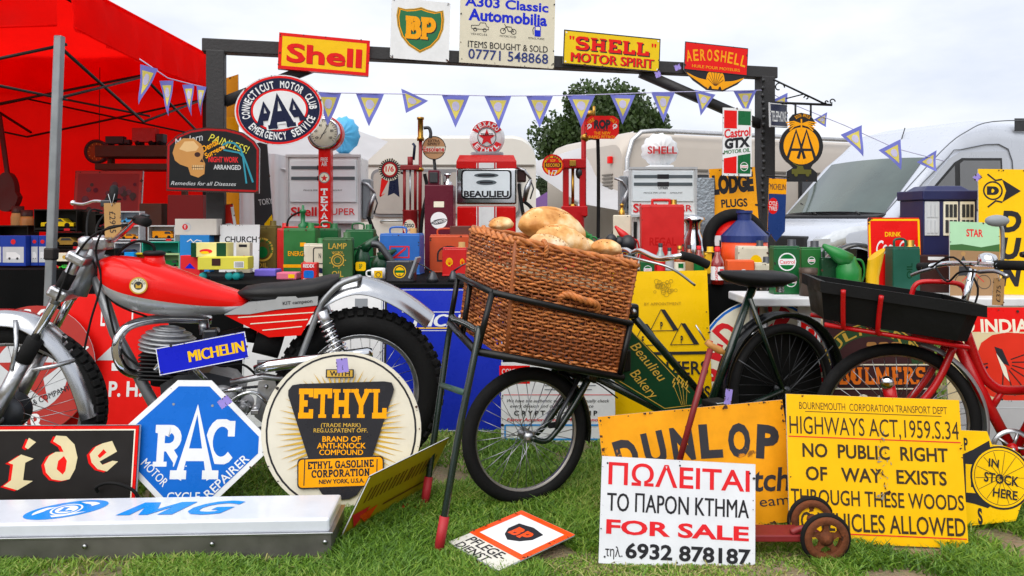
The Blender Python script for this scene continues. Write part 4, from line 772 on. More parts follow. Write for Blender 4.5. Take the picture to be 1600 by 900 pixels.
Board('petrol_sign', 'olive yellow sheet sign tilted on edge beside the round sunburst sign', mid, D_ - A_, up, .50, .27, ol, f)
b = MB(); pg = Side(249, 388, 384, 380)
def f(c):
    c.frame(133, 42, 1.2, white); c.text('MICHELIN', 20, 1, 17, yellow, w=84, bold=.05); bolts(c, 133, 42, ink, 2.4)
Sign('tyre_sign', 'small blue plate with yellow lettering propped on the motorcycle engine', 317, 552, 408, rect(133, 43), E('plate_blue', '1420c0'), 12, 4, -9.5, .004, fn=f)

# ---------------------------------------------------------------- the MG light box
lb = thing('light_box', 'long white light box with blue letters lying on the grass', 'light box', (-1.37, 2.575, 0), R(2.5)); b = MB(); b.box((0, 0, .038), (1.56, .235, .076), M('box_grey_metal', '6f6d68', .45, .6, var=.2), .004); b.build('housing', lb)
b = MB(); b.box((0, -.002, .100), (1.545, .222, .045), M('opal_acrylic', 'd3d8e2', .22, var=.06, coat=.2), .008); b.build('diffuser', lb); b = MB(); b.box((0, -.0, .0775), (1.57, .245, .006), steel, .002); b.build('trim', lb)
c = Canvas(lb, 470, 0, Matrix(((1, 0, 0, 0), (0, 0, 1, 0), (0, -1, 0, .1226), (0, 0, 0, 1)))); S_ = lambda P, k=1.0: P
part_ = [(x, y) for x in (-.76, -.4, 0, .4, .76) for y in (-.1235,)]
for x, y in part_: b = MB(); b.cyl((x, y + .002, .05), (x, y - .003, .05), .007, steel, 8); b.build('screw', lb)
c.cx = -.12; cyb = E('logo_blue', '0a86dc', .3)
def slant(P, u, v, kx=1, ky=1): return [(u + p[0] * kx - p[1] * ky * .55, v + p[1] * ky) for p in P]
c.poly(slant(ell(100, 80), 0, 0), cyb)
for q in range(3):
    a0 = q * 120 + 15; c.poly(slant([(40 * math.cos(R(a)), 32 * math.sin(R(a))) for a in range(a0, a0 + 66, 6)] + [(29 * math.cos(R(a)), 24 * math.sin(R(a))) for a in range(a0 + 74, a0 + 18, -8)], 0, 0), white)
c.disc(0, 0, 46, white); c.ring(0, 0, 40, 4, cyb); c.text('L', 1, 0, 18, cyb, w=20, slab=.3, skew=0)
c.poly([(x * 104 - 52, y * 52 - 26) for x, y in [(0, 1), (.22, 0), (.46, 0), (.52, .55), (.78, 0), (1.02, 0), (.82, 1), (.6, 1), (.72, .38), (.46, 1), (.33, 1), (.3, .4), (.2, 1)]], cyb, 'lettering', 140, 2); c.text('G', 232, 2, 52, cyb, w=78, bold=.03, shear=.45); c.done()
cb = MB(); cb.tube(smooth_pts([(-1.53 + .02, 2.80, .1), (-1.51, 2.79, .12), (-1.47, 2.785, .137), (-1.41, 2.78, .132), (-1.36, 2.78, .10), (-1.34, 2.79, .02)]), .006, rubber, 6); tag(cb.build('power_cable'), 'thin black power cable looped behind the light box', 'cable')
# ---------------------------------------------------------------- fuel pumps and forecourt gear behind the table
pumpw = M('pump_white', 'eceff1', .3, var=.06); dial = M('dial_glass', 'e4eef4', .2, var=.04, coat=.3); dial2 = E('dial_bar', '5c666c', .2)
def ground_at(x, s): return Vector(((x - 800) / s, F / s, 0))
def hose(par, pts, r=.014, name='hose'): b = MB(); b.tube(smooth_pts(pts, 6), r, rubber, 8); return b.build(name, par)
def nozzle(par, p): b = MB(); p = Vector(p); b.tube([p, p + Vector((.02, -.01, .10)), p + Vector((.05, -.01, .17))], [.018, .022, .014], steel, 8); b.tube([p + Vector((.05, -.01, .17)), p + Vector((.0, -.01, .24)), p + Vector((-.06, 0, .26))], .011, alu, 7); b.tube([p + Vector((.045, -.02, .02)), p + Vector((.07, -.02, .1)), p + Vector((.05, -.01, .16))], .006, gunmetal, 6); b.build('nozzle', par)
def shell_pump(label, x0, x1, yt, yb, s, word, nz):
    t = thing('fuel_pump', label, 'fuel pump', ground_at((x0 + x1) / 2, s)); k = s; w_, zt, zb = (x1 - x0) / k, H - (yt - YH) / k, H - (yb - YH) / k
    b = MB(); b.box((0, .15, (zt + zb) / 2), (w_, .36, zt - zb), pumpw, .012); b.build('head', t); b = MB(); b.box((0, .16, zb / 2), (w_ * .74, .28, zb), pumpw, .01); b.build('pedestal', t)
    b = MB(); hh = zt - zb; b.box((0, -.036, zt - hh * .38), (w_ * .92, .012, hh * .64), dial, .003); b.build('dial_window', t); b = MB()
    for sx in (-1, 1): b.box((sx * w_ * .5, -.034, (zt + zb) / 2), (.018, .014, hh), lgrey)
    b.box((0, -.034, zt), (w_ + .02, .02, .018), lgrey); b.box((0, -.034, zb), (w_ + .02, .02, .018), lgrey); b.build('frame', t)
    c = Canvas(t, k, -.044, None, 0, zt - hh / 2); c.rect(-w_ * k * .25, -hh * k * .32, w_ * k * .38, 5, dial2, 'price_bars'); c.rect(w_ * k * .25, -hh * k * .32, w_ * k * .38, 5, dial2, 'price_bars'); c.rect(0, -hh * k * .32, 18, 7, ink, 'price_bars'); c.rect(-w_ * k * .25, -hh * k * .16, w_ * k * .38, 5, dial2, 'price_bars'); c.rect(w_ * k * .25, -hh * k * .16, w_ * k * .38, 5, dial2, 'price_bars'); c.rect(0, -hh * k * .16, 18, 7, ink, 'price_bars')
    c.text('LITRES', 0, -hh * k * .08, 3.4, ink, w=14); c.text('PENCE PER LITRE     AMOUNT', 0, hh * k * .02, 2.2, ink, w=60, bold=0); c.y = -.036; c.text('Shell', -w_ * k * .27, hh * k * .34, 13, redink, w=w_ * k * .36, bold=.028); c.text(word, w_ * k * .24, hh * k * .34, 10, redink, w=w_ * k * .4, bold=.005); c.done()
    sx = nz; q = Vector((sx * (w_ / 2 + .05), .05, zb + .04)); b = MB(); b.box((sx * (w_ / 2 + .035), .12, zb + .17), (.06, .14, .3), grey, .01); b.build('nozzle_holster', t); nozzle(t, q)
    hose(t, [(sx * (w_ / 2 - .05), .0, zb - .05), (sx * (w_ / 2 - .02), -.05, zb - .4), (sx * (w_ / 2 + .12), -.07, zb - .62), (sx * (w_ / 2 + .17), -.03, zb - .3), q]); return t, zt, w_
tA, zt, w_ = shell_pump('grey super grade fuel pump behind the red air meter', 451, 563, 244, 347, 212, 'SUPER', 1)
c = Canvas(tA, 212, .015, None, 0, .9); scallop(c, -3, -10, 18, 18, amber, red); c.done()
tB, zt, w_ = shell_pump('grey fuel pump crowned with a white scallop globe', 983, 1086, 263, 337, 196, 'STAR', -1)
def scallop3(par, x, y, z, w_, h_, mat, name, d=.1):
    rings = []; n = 40
    for j, (k, dy) in enumerate(((.0, -d), (.35, -d * .92), (.7, -d * .66), (.93, -d * .3), (1, 0), (.93, d * .3), (.7, d * .66), (0, d))):
        ring = []
        for i in range(n):
            a = 2 * math.pi * i / n; up = math.sin(a); rr = 1 + (.05 * math.cos(a * 13) if up > -.55 else 0); X_ = math.cos(a) * (w_ / 2) * (1 if up > -.3 else .55 + .45 * (1 + up) / .7); Z_ = up * h_ / 2
            ring.append(Vector((x + X_ * rr * k, y + dy + (.006 * math.cos(a * 13) if .2 < k < 1 else 0), z + Z_ * rr * k)))
        rings.append(ring)
    b = MB(); b.loft(rings, mat, True, False); return b.build(name, par)
gl = scallop3(tB, 0, .1, zt + .14, .30, .30, M('opal_glass', 'eceff2', .25, var=.03), 'globe'); c = Canvas(gl, 196, -.012, None, 0, zt + .14); c.text('SHELL', 0, -1, 11, redink, w=46, bold=.02); c.done()
b = MB(); b.box((0, .12, zt + .01), (.2, .2, .04), pumpw, .01); b.build('globe_base', tB)
sg = thing('pump_globe', 'sky blue scallop globe peeping out behind the air meter dial', 'globe', PX(533, 244, 208)); scallop3(sg, 0, .1, .16, .24, .30, E('pale_blue_glass', '58b4e6', .25), 'shell', .08); b = MB(); b.box((0, .1, 0), (.12, .12, .05), grey, .01); b.build('foot', sg)
# free air meter
am = thing('air_meter', 'tall red free air meter with round dial', 'air meter', ground_at(509, 224)); z1 = H + (340 - 232) / 224; b = MB(); b.box((0, 0, z1 / 2), (.085, .085, z1), red, .008); b.lathe([(.0, 0), (.15, 0), (.15, .03), (.05, .06)], red, 20); b.build('column', am)
zd = H + (340 - 209) / 224; b = MB(); b.lathe([(0, -.05), (.118, -.05), (.122, -.035), (.122, .05), (.09, .07), (0, .07)], red, 32, (0, 0, zd), 'Y'); b.build('dial_case', am); b = MB(); b.lathe([(0, -.054), (.098, -.054), (.10, -.051)], cream, 32, (0, 0, zd), 'Y'); fc = b.build('dial_face', am)
b = MB(); b.lathe([(.092, -.056), (.112, -.058), (.114, -.05)], chrome, 32, (0, 0, zd), 'Y'); b.build('bezel', am)
c = Canvas(fc, 224, -.055, None, 0, zd)
for k in range(24): a = R(-220 + k * 260 / 23); c.line([(17 * math.cos(a), 17 * math.sin(a)), (20 * math.cos(a), 20 * math.sin(a))], .7, ink, 'graduations')
for k in range(6): a = R(-215 + k * 50); c.text(str(20 * k), 13 * math.cos(a), 13 * math.sin(a), 3.6, ink, w=5)
c.line([(-6, 10), (6, -11)], 1, ink, 'needle'); c.line([(-4, 4), (4, -2)], .8, ink, 'needle'); c.done()
c = Canvas(am, 224, -.0425, None, 0, H); c.text('FREE', 0, -90, 6, white, w=11); c.text('AIR', 0, -83, 6, white, w=9); c.disc(0, -62, 17, grey); c.disc(0, -62, 14, cream); c.poly([(6 * math.cos(R(-90 + k * 36)) * (1 if k % 2 == 0 else .42), 6 * math.sin(R(-90 + k * 36)) * (1 if k % 2 == 0 else .42) - 61) for k in range(10)], redink)
for i, ch in enumerate('TEXACO'): c.text(ch, 0, -40 + i * 12.3, 10, white, w=11, slab=.24)
c.done()
# beaulieu pump
s = 206; t = thing('fuel_pump', 'red and white striped pump with round star globe behind the basket', 'fuel pump', ground_at(760, s)); zt = H + (340 - 242) / s; zw = H + (340 - 263) / s; zb = H + (340 - 319) / s; rs = E('pump_gloss_red', 'd00c0c', .25, coat=.15); wd = 94 / s
b = MB(); b.loft([[Vector((x * k, y * k + .17, z)) for x, y in ((-wd / 2, -.17), (wd / 2, -.17), (wd / 2, .2), (-wd / 2, .2))] for z, k in ((zw, 1), (zt - .05, 1), (zt, .9))], rs, False); b.build('hood', t)
b = MB(); b.box((0, .17, (zw + zb) / 2), (wd, .34, zw - zb), chrome, .012); b.build('dial_housing', t); b = MB(); b.box((0, .17, zb / 2 - .01), (wd * .98, .33, zb - .01), rs, .012); b.build('cabinet', t)
b = MB(); hh = zw - zb; b.prism([(p[0], p[1] + zb + hh * .55) for p in rrect(wd * .84, hh * .82, .03)], -.012, .0, black); fr = b.build('window_gasket', t); b = MB(); b.prism([(p[0], p[1] + zb + hh * .55) for p in rrect(wd * .78, hh * .74, .025)], -.018, -.0125, dial); pn_ = b.build('dial_window', t)
c = Canvas(t, s, -.0185, None, 0, zb + hh * .55); c.poly(ell(38, 7), dial2, 'counters', 0, -14); c.poly(ell(32, 8), dial2, 'counters', 0, -3); c.rect(0, -14, 26, 2.6, ink, 'counters'); c.rect(0, -3, 20, 2.6, ink, 'counters'); c.text('BEAULIEU', 0, 15, 9, ink, w=70, bold=.04); c.y = .0; c.done()
c = Canvas(t, s, -.001, None, 0, 0)
for u, w2, m in ((0, 24, white), (-15, 1.2, white), (15, 1.2, white)): c.rect(u, -zb * s * .5, w2, zb * s - 8, m, 'stripe'); c.rect(u, -(zw + zt - .06) / 2 * s, w2, (zt - zw - .06) * s, m, 'stripe')
c.done(); zg = zt + .145
b = MB(); b.lathe([(0, .05), (.12, .05), (.13, .09), (.0, .09)], grey, 20, (0, .17, zt - .06)); b.build('globe_base', t)
b = MB(); b.lathe([(0, -.07), (.10, -.065), (.13, -.04), (.138, 0), (.13, .04), (.10, .065), (0, .07)], M('opal_glass', 'eceff2', .25, var=.03), 36, (0, .17, zg), 'Y'); gl = b.build('globe', t)
c = Canvas(gl, s, .099, None, 0, zg); c.poly(arc(0, 0, 26, 26, 205, 335, 18) + arc(0, 0, 16, 16, 335, 205, 18), redink, 'band'); c.poly(arc(0, 0, 26, 26, 25, 155, 18) + arc(0, 0, 16, 16, 155, 25, 18), redink, 'band'); c.ring(0, 0, 30, 1, ink); c.poly([(14 * math.cos(R(-90 + k * 36)) * (1 if k % 2 == 0 else .42), 14 * math.sin(R(-90 + k * 36)) * (1 if k % 2 == 0 else .42) + 1) for k in range(10)], redink)
c.arctext('TEXACO', 0, 0, 21, 21, 150, 30, 7, white, bold=.04); c.arctext('ETHYL', 0, 0, 21, 21, 212, 328, 7, white, bold=.04, inner=True); c.text('TEXACO', 0, -4, 4, ink, w=20, bold=.03); c.done()
b = MB(); b.box((wd / 2 + .04, .12, zw - .05), (.07, .12, .1), brown, .01); b.build('nozzle_holster', t); nozzle(t, (wd / 2 + .06, .06, zb + .02)); hose(t, [(wd / 2 + .02, .05, zw - .12), (wd / 2 + .03, 0, zb + .05), (wd / 2 + .08, -.03, zb - .2), (wd / 2 + .12, 0, zb - .05), (wd / 2 + .06, .06, zb + .02)])
# hand pumps
hp = thing('hand_pump', 'tall red hand-cranked petrol pump with brass cylinder and oval badge', 'hand pump', ground_at(641, 216)); k = 216; q = lambda x, y, d=0: Vector(((x - 641) / k, d, H - (y - 340) / k)); rm = M('old_red_paint', '8e1418', .5, rust=.15)
b = MB(); b.lathe([(.11, 0), (.11, .03), (.055, .05), (.055, q(0, 330).z), (.06, q(0, 328).z), (0, q(0, 328).z)], rm, 18); b.build('barrel', hp); b = MB()
for x in (632, 649): b.cyl(q(x, 332), q(x, 262), .011, rm)
b.box(q(641, 262), (.14, .05, .035), rm, .005); b.cyl(q(641, 262), q(641, 245), .02, rm); b.build('frame', hp); b = MB(); b.cyl(q(641, 332), q(641, 265), .007, steel); b.build('piston_rod', hp)
b = MB(); b.tube([q(646, 250), q(648, 228), q(645, 224)], .010, M('blued_steel', '2c3550', .4, .6)); b.build('crank', hp); b = MB(); b.cyl(q(656, 366), q(657, 218), .013, rm); b.build('standpipe', hp); b = MB(); b.lathe([(0, 0), (.026, 0), (.026, .02), (.02, .03), (.02, .15), (.026, .155), (.026, .17), (0, .17)], brass, 16, q(657, 220)); b.build('brass_cylinder', hp)
b = MB(); b.tube(smooth_pts([q(662, 200), q(670, 200), q(673, 208), q(672, 216)]), .012, gunmetal); b.build('spout', hp); b = MB(); b.sph(q(656, 265), (.03, .025, .02), brass); b.build('valve', hp)
c = Canvas(hp, k, -.056, None, 0, H); c.poly(ell(20, 26), cream, 'badge', 0, 15); c.ring(0, 15, 20, 1, redink, 'badge', 1.3); c.text('Esso', 0, 11, 8, navy, w=15, bold=.02); c.text('PURE', 0, 19, 4, redink, w=12); c.done(); hose(hp, [q(664, 272, -.02), q(668, 300, -.03), q(660, 345, -.04), q(657, 420, -.03)], .013)
hp = thing('hand_pump', 'short red framed hand pump with brass rod beside the dark hose post', 'hand pump', ground_at(897, 201)); k = 201; q = lambda x, y, d=0: Vector(((x - 897) / k, d, H - (y - 340) / k)); rm2 = E('pump_frame_red', 'b8141a', .35)
b = MB()
for x in (884, 910): b.box((q(x, 0).x, 0, (q(0, 250).z + q(0, 336).z) / 2), (.045, .06, q(0, 250).z - q(0, 336).z), rm2, .005)
b.box(q(897, 256), (.18, .09, .075), rm2, .008); b.box(q(897, 330), (.2, .12, .08), rm2, .008); b.build('frame', hp); b = MB(); b.lathe([(.14, 0), (.14, .04), (.08, .07), (.08, q(0, 332).z)], rm2, 18); b.build('pedestal', hp); b = MB(); b.cyl(q(895, 325), q(895, 262), .012, brass); b.lathe([(.03, 0), (.03, .03), (.015, .04)], brass, 12, q(895, 326)); b.build('piston_rod', hp)
b = MB(); b.box(q(894, 256, -.05), (.05, .02, .045), brass, .004); b.build('maker_plate', hp); b = MB(); b.cyl(q(912, 340), q(912, 178), .02, rm2); b.sph(q(914, 215), .035, brass); b.sph(q(921, 178), (.04, .03, .03), brass); b.cyl(q(928, 186), q(928, 166), .012, brass); b.tube([q(912, 218), q(922, 216), q(934, 217)], .012, brass); b.build('standpipe', hp)
b = MB(); b.tube(smooth_pts([q(934, 216), q(935, 260), q(935, 330), q(934, 420)]), .014, rubber, 8); b.build('hose', hp); b = MB(); b.sph(q(905, 270, -.01), (.03, .03, .05), gunmetal, 8); b.build('crank_gear', hp)
def f(c):
    c.disc(0, 0, 34, red); c.ring(0, 0, 29, 3, amber); c.arctext('THE BEST', 0, 0, 13, 13, 150, 30, 3.4, ink); c.disc(0, 0, 18, red); c.rect(0, 0, 26, 8, brown); c.text('RECORD', 0, 0, 5, amber, w=22, bold=.03); c.text('ROP', 0, -7, 4, amber, w=8); c.text('1/7', 0, 12, 8, white, w=14)
Sign('price_badge', 'round red and amber price badge reading 1/7 on the short hand pump', 864, 258, 204, ell(34, 34), dred, fn=f)
def f(c):
    c.text('ROP', 0, -5, 12, ink, w=26, bold=.06); c.text('EXTRA', 0, 4, 4, ink, w=18); c.text('THE NEW', 0, 9, 4.5, amber, w=26); c.text('RAPID PETROL', 0, 15, 4.5, amber, w=42)
    for u in (-20, 20): c.ring(u, -2, 7, 1.2, white); c.line([(u - 3, 3), (u + 3, -4)], 1.2, white)
    c.arctext('USE', 0, 0, 24, 15, 155, 120, 5, amber); c.arctext('ONLY', 0, 0, 24, 15, 60, 25, 5, amber)
Sign('petrol_sign', 'small red rapid petrol plaque on the hand pump standpipe', 941, 199, 203, [(-26, -12), (-18, -18), (18, -18), (26, -12), (26, 10), (18, 18), (-18, 18), (-26, 10)], red, fn=f)
def f(c):
    c.ring(0, 0, 37, 1.2, ink); c.text('EXTRA', 0, -11, 4, brown, w=18); c.text('SPIRIT', 0, -6, 4, brown, w=20); c.rect(0, 2, 35, 8, cream); c.text('Essolene', 0, 2, 7, redink, w=33, bold=.03); c.rect(0, 8, 30, .8, ink)
es = Sign('petrol_sign', 'small round tan petrol disc on a thin black stem', 678, 231, 212, ell(37, 37), E('tan_enamel', 'c89a70'), fn=f); b = MB(); b.tube([(0, .012, -.08), (.02, .012, -.3), (-.0, .012, -.98)], .012, blackm); b.build('stem', es)
def f(c):
    for k in range(28): a = R(k * 360 / 28); c.line([(13 * math.cos(a), 13 * math.sin(a)), (17 * math.cos(a), 17 * math.sin(a))], 1.8, ink, 'pleats')
    c.disc(0, 0, 27, ink); c.disc(0, 0, 24, dred); c.disc(0, 0, 18, cream); c.text('1/6', 0, -1, 8, redink, w=13, bold=.03)
rb = Sign('price_rosette', 'black and cream price rosette reading 1/6 with red and blue ribbons', 609, 265, 216, ell(35, 35), cream, fn=f)
for x, m in ((-.03, red), (.03, navy)): b = MB(); b.prism([(x - .03, -.06), (x + .03, -.06), (x + .04 * (1 if x > 0 else -1), -.2), (x, -.17), (x - .045, -.19)], .002, .005, m); b.build('ribbon', rb)
b = MB(); b.cyl((.0, .01, 0), (.11, .03, -.03), .008, blackm); b.build('stem', rb)
cc = thing('plug_cleaner', 'maroon spark plug cleaning cabinet with round white badge', 'cabinet', PX(686, 422, 234)); b = MB(); k = 234; b.box((0, .1, .285), (45 / k, .22, .57), maroon, .008); b.build('cabinet', cc); b = MB(); b.box((-.04, .1, .62), (.075, .12, .10), maroon, .006); b.box((-.04, .035, .62), (.055, .02, .07), dark, .004); b.build('gauge_box', cc); b = MB(); b.lathe([(.03, 0), (.03, .02), (.012, .03), (.012, .06), (.025, .065), (.025, .08), (0, .08)], chrome, 14, (.05, .1, .57)); b.build('air_valve', cc)
c = Canvas(cc, k, -.0105, None, 0, .285); c.rect(0, -36, 16, 9, cream); c.disc(0, -11, 26, white); c.poly(ell(26, 8), ink, 'emblem', 0, -9, -12); c.text('CHAMPION', 0, -9, 5, white, w=23, rot=-12, bold=.02); c.done()

# ---------------------------------------------------------------- cans, bottles and tins on the tables
def can(name, label, x0, x1, yt, yb, mat, z=.75, dep=.55, cap=1, handle=0, fn=None, cat='oil can', capm=None, bev=.006, s=None, body='body'):
    s = s or SG(yb, z); w_, h_ = (x1 - x0) / s, (yb - yt) / s; p = PX((x0 + x1) / 2, yb, s); p.z = max(p.z, .001); d = w_ * dep; t = thing(name, label, cat, p); b = MB(); b.box((0, 0, h_ / 2), (w_, d, h_), mat, min(bev, d * .2)); b.build(body, t)
    if cat == 'oil can':
        b = MB(); b.box((0, 0, h_ + .002), (w_ * .97, d * .94, .008), mat, .003); b.box((0, 0, .006), (w_ * 1.012, d * 1.03, .008), mat, .002); b.build('seam', t)
    if cap: b = MB(); b.lathe([(0, .03), (.02, .03), (.02, .002), (.026, 0), (.026, -.004)], capm or mat, 14, (w_ * .28, 0, h_ + .008)); b.build('cap', t)
    if handle: b = MB(); b.tube(smooth_pts([(-w_ * .3, 0, h_), (-w_ * .28, 0, h_ + .04), (w_ * .08, 0, h_ + .04), (w_ * .1, 0, h_)]), .006, mat, 6); b.build('handle', t)
    c = Canvas(t, s, -d / 2 - .0005, None, 0, h_ / 2)
    if fn: fn(c, w_ * s, h_ * s)
    if cat in ('oil can', 'tin', 'petrol can', 'dispenser'): wear(c, rect(w_ * s * .97, h_ * s * .97), 9, int(x0 * 3 + yt))
    c.done(); t.rotation_euler.z = R(6 * math.sin(x0 * 1.7 + yt))
    return t
og = M('old_gold_tin', '6a5a22', .45, .3, var=.35, rust=.4, rustcol='26261a'); gcan = M('can_green', '1d6a2c', .4, var=.2, rust=.08); gcan2 = M('can_deep_green', '0f5a2c', .35, var=.15); lamp = M('can_olive_green', '2d5a2c', .45, var=.2, rust=.1); cancr = M('can_cream', 'd4cdb8', .45, rust=.1); canbl = M('can_blue', '1f62b4', .4, rust=.08); canor = M('can_orange', 'c2481a', .45, rust=.2); canrd = M('can_red', 'c81414', .35, rust=.08)
def f(c, w, h): c.ring(0, 0, w * .8, 3, gold, 'emblem', 1.05); c.arctext('GOLDEN FILM', 0, 0, w * .33, w * .35, 200, -20, 6, green); c.disc(0, 4, w * .4, green); c.text('OIL', 0, 24, 7, gold, w=18)
can('oil_can', 'tarnished gold square oil can with green ring emblem', 393, 437, 354, 425, og, fn=f)
can('oil_can', 'narrow plain red can wedged beside the tarnished gold can', 436, 449, 358, 428, canrd, dep=1.6)
def f(c, w, h): c.rect(0, h * .3, w, 5, amber, 'band'); c.text('ENERGOL', 0, 2, 7, amber, w=w * .7); c.rect(6, -12, 9, 6, amber)
gbig = can('oil_can', 'large green oil can with amber band near its foot', 447, 497, 358, 429, gcan, fn=f)
can('oil_can', 'dark green can behind the cream can', 495, 531, 358, 424, gcan2, handle=1)
def f(c, w, h): c.poly([(-w / 2, 4), (w / 2, 12), (w / 2, 20), (-w / 2, 14)], navy, 'stripe'); c.poly([(-w / 2, 0), (0, 8), (-w / 2, 8)], redink, 'stripe'); c.frame(18, 26, 1.5, ink, 'border', 8, -8, 4); c.text('N', 10, -8, 8, ink)
can('oil_can', 'cream can with red and navy slanted stripes', 477, 509, 382, 432, cancr, fn=f, capm=gcan)
def f(c, w, h): c.text('REDEX', 0, -9, 5, white, w=w * .7, bold=.03); c.poly(rrect(16, 12, 3), rblue, 'emblem', 0, 4); c.rect(0, 12, 18, 2, white)
can('tin', 'little red tin with blue car print at the table edge', 472, 497, 410, 438, canrd, cap=0, fn=f, cat='tin')
def f(c, w, h): c.text('LAMP', 0, -20, 9, gold, w=w * .6, bold=.01); c.text('OIL', 0, 23, 9, gold, w=w * .38, bold=.01); c.ring(0, 2, 20, 2, gold); c.ring(0, 2, 12, 1, gold); c.text('VIGZOL', 0, -10, 3.5, gold, w=18); [c.disc(12 * math.cos(R(a)), 2 + 12 * math.sin(R(a)), 2, gold) for a in range(0, 360, 40)]
can('oil_can', 'olive green can lettered LAMP OIL in gold', 506, 552, 373, 435, lamp, fn=f)
can('oil_can', 'bright green can behind the dark green pourer', 542, 586, 360, 427, gcan2, handle=1)
def jug(name, label, cx, yb, wpx, hpx, mat, z=.75, lean=1, fn=None):
    s = SG(yb, z); p = PX(cx, yb, s); p.z = z; t = thing(name, label, 'oil jug', p); r = wpx / s / 2; h_ = hpx / s; b = MB(); b.lathe([(0, 0), (r, 0), (r * .98, h_ * .55), (r * .6, h_ * .72), (r * .55, h_ * .8), (0, h_ * .8)], mat, 20); b.build('body', t)
    b = MB(); b.tube([(lean * r * .1, 0, h_ * .7), (lean * r * 1.0, 0, h_ * .86), (lean * r * 2.1, 0, h_ * 1.04)], [r * .75, r * .55, r * .16], mat, 14); b.build('spout', t); b = MB(); b.tube(smooth_pts([(-lean * r * .5, 0, h_ * .74), (-lean * r * 1.1, 0, h_ * .7), (-lean * r * 1.3, 0, h_ * .45), (-lean * r * .95, 0, h_ * .2)]), .006, mat, 6); b.build('handle', t)
    if fn: c = Canvas(t, s, -r - .001, None, 0, h_ * .3); fn(c); c.done()
    return t
jg = M('jug_dark_green', '123f26', .3, var=.2)
jug('oil_jug', 'dark green oil pourer with yellow badge and long cone spout', 566, 434, 24, 62, jg, fn=lambda c: (c.poly(rrect(16, 14, 3), yellow), c.text('BP', 0, 0, 7, green)))
jug('oil_jug', 'low dark green pouring jug left of the blue can', 592, 430, 26, 38, jg)
def mug():
    s = SG(436, .75); p = PX(591, 436, s); p.z = .75; t = thing('mug', 'white mug with yellow badge at the table edge', 'mug', p); r = 11 / s; h_ = 17 / s; b = MB(); b.lathe([(0, 0), (r, 0), (r, h_), (r * .88, h_), (r * .86, .008), (0, .008)], white, 20); b.build('body', t); b = MB(); b.tube(smooth_pts([(-r, 0, h_ * .8), (-r * 1.6, 0, h_ * .7), (-r * 1.6, 0, h_ * .3), (-r, 0, h_ * .2)]), .005, white, 6); b.build('handle', t)
    c = Canvas(t, s, -r - .001, None, 0, h_ / 2); c.rect(2, 0, 13, 11, yellow); c.ring(2, 1, 8, 1, navy); c.done()
mug()
def f(c, w, h): c.frame(w * .5, h * .3, 2, redink, 'border', 0, -4); c.poly([(-10, 4), (10, -12), (10, -8), (-10, 8)], redink)
can('oil_can', 'blue two gallon can with red outline mark and carrying handle', 597, 660, 366, 428, canbl, handle=1, fn=f, capm=tan)
def f(c, w, h): c.disc(0, 0, 20, yellow); c.ring(0, 0, 17, 1.5, navy); c.rect(0, 0, 14, 4, green); c.text('OIL', 0, 6, 4, navy)
gb = can('oil_box', 'squat grey oil dispenser with round yellow badge', 606, 649, 407, 440, gunmetal, cap=0, fn=f, cat='dispenser'); b = MB(); b.tube(smooth_pts([(-.05, 0, .1), (-.1, 0, .17), (-.13, 0, .2), (-.17, 0, .205)]), [.02] * 18 + [.012], gunmetal, 8); b.build('spout', gb); b = MB(); b.box((.08, -.03, .08), (.012, .1, .12), grey, .002, rot=(0, R(20), 0)); b.build('lid', gb)
can('oil_can', 'rusty orange two gallon can with black arch mark', 672, 733, 368, 425, canor, handle=1, fn=lambda c, w, h: (c.line(arc(0, 0, 18, 12, 180, 360) + [(18, 10), (-18, 10), (-18, 0)], 2.5, ink)), capm=tan)
can('tin', 'flat rusty tin lying on the orange can', 703, 736, 353, 368, M('rust_tin', '5c2a20', .6, rust=.4), z=None or .75, cap=0, s=SG(425, .75), cat='tin')
def f(c, w, h): scallop(c, -8, 0, 11, 12, yellow, red); scallop(c, 12, 0, 7, 10, yellow, red)
can('oil_can', 'bright red can with small yellow scallop badges', 692, 730, 388, 431, canrd, fn=f, capm=tan)
for lab, x, yb, r, l in (('small grey oil squirter with long thin spout', 676, 441, 9, -1), ('small dark oil squirter next to the basket', 708, 440, 8, 1)):
    s = SG(yb, .75); p = PX(x, yb, s); p.z = .75; t = thing('oil_squirter', lab, 'oil squirter', p); b = MB(); rr = r / s; b.lathe([(0, 0), (rr, 0), (rr, .02), (rr * .5, .05), (.008, .06), (0, .06)], gunmetal, 16); b.build('body', t); b = MB(); b.tube([(0, 0, .055), (l * .05, 0, .09), (l * .1, 0, .11)], [.006, .004, .002], gunmetal, 6); b.build('spout', t)
can('cloth_packet', 'purple wrapped flat packet at the left table edge', 402, 436, 420, 431, purple, cap=0, cat='packet', dep=.8); can('cloth_packet', 'orange and pink flat packet beside the little red tin', 436, 468, 425, 436, pink, cap=0, cat='packet', dep=.8, fn=lambda c, w, h: c.rect(8, 0, 10, 6, yellow))
gp_ = thing('grease_pump', 'small green hand pump on a red rail above the green can', 'hand pump', gbig.location + Vector((-.0, .02, (429 - 358) / SG(429, .75) + .008))); b = MB(); b.lathe([(.03, 0), (.03, .02), (.014, .03), (.014, .09), (.02, .095), (.02, .11), (.008, .115), (.008, .14), (0, .14)], M('pump_green', '0f6a3a', .35), 14); b.build('cylinder', gp_); b = MB(); b.tube(smooth_pts([(0, 0, .1), (-.05, 0, .085), (-.09, 0, .05), (-.1, 0, .0)]), .006, rubber, 6); b.build('hose', gp_); b = MB(); b.tube([(.01, 0, .03), (.1, 0, .02)], .007, M('pump_green', '0f6a3a', .35), 6); b.build('handle', gp_); b = MB(); b.box((0, 0, .004), (.24, .03, .008), red, .002); b.build('base_rail', gp_)
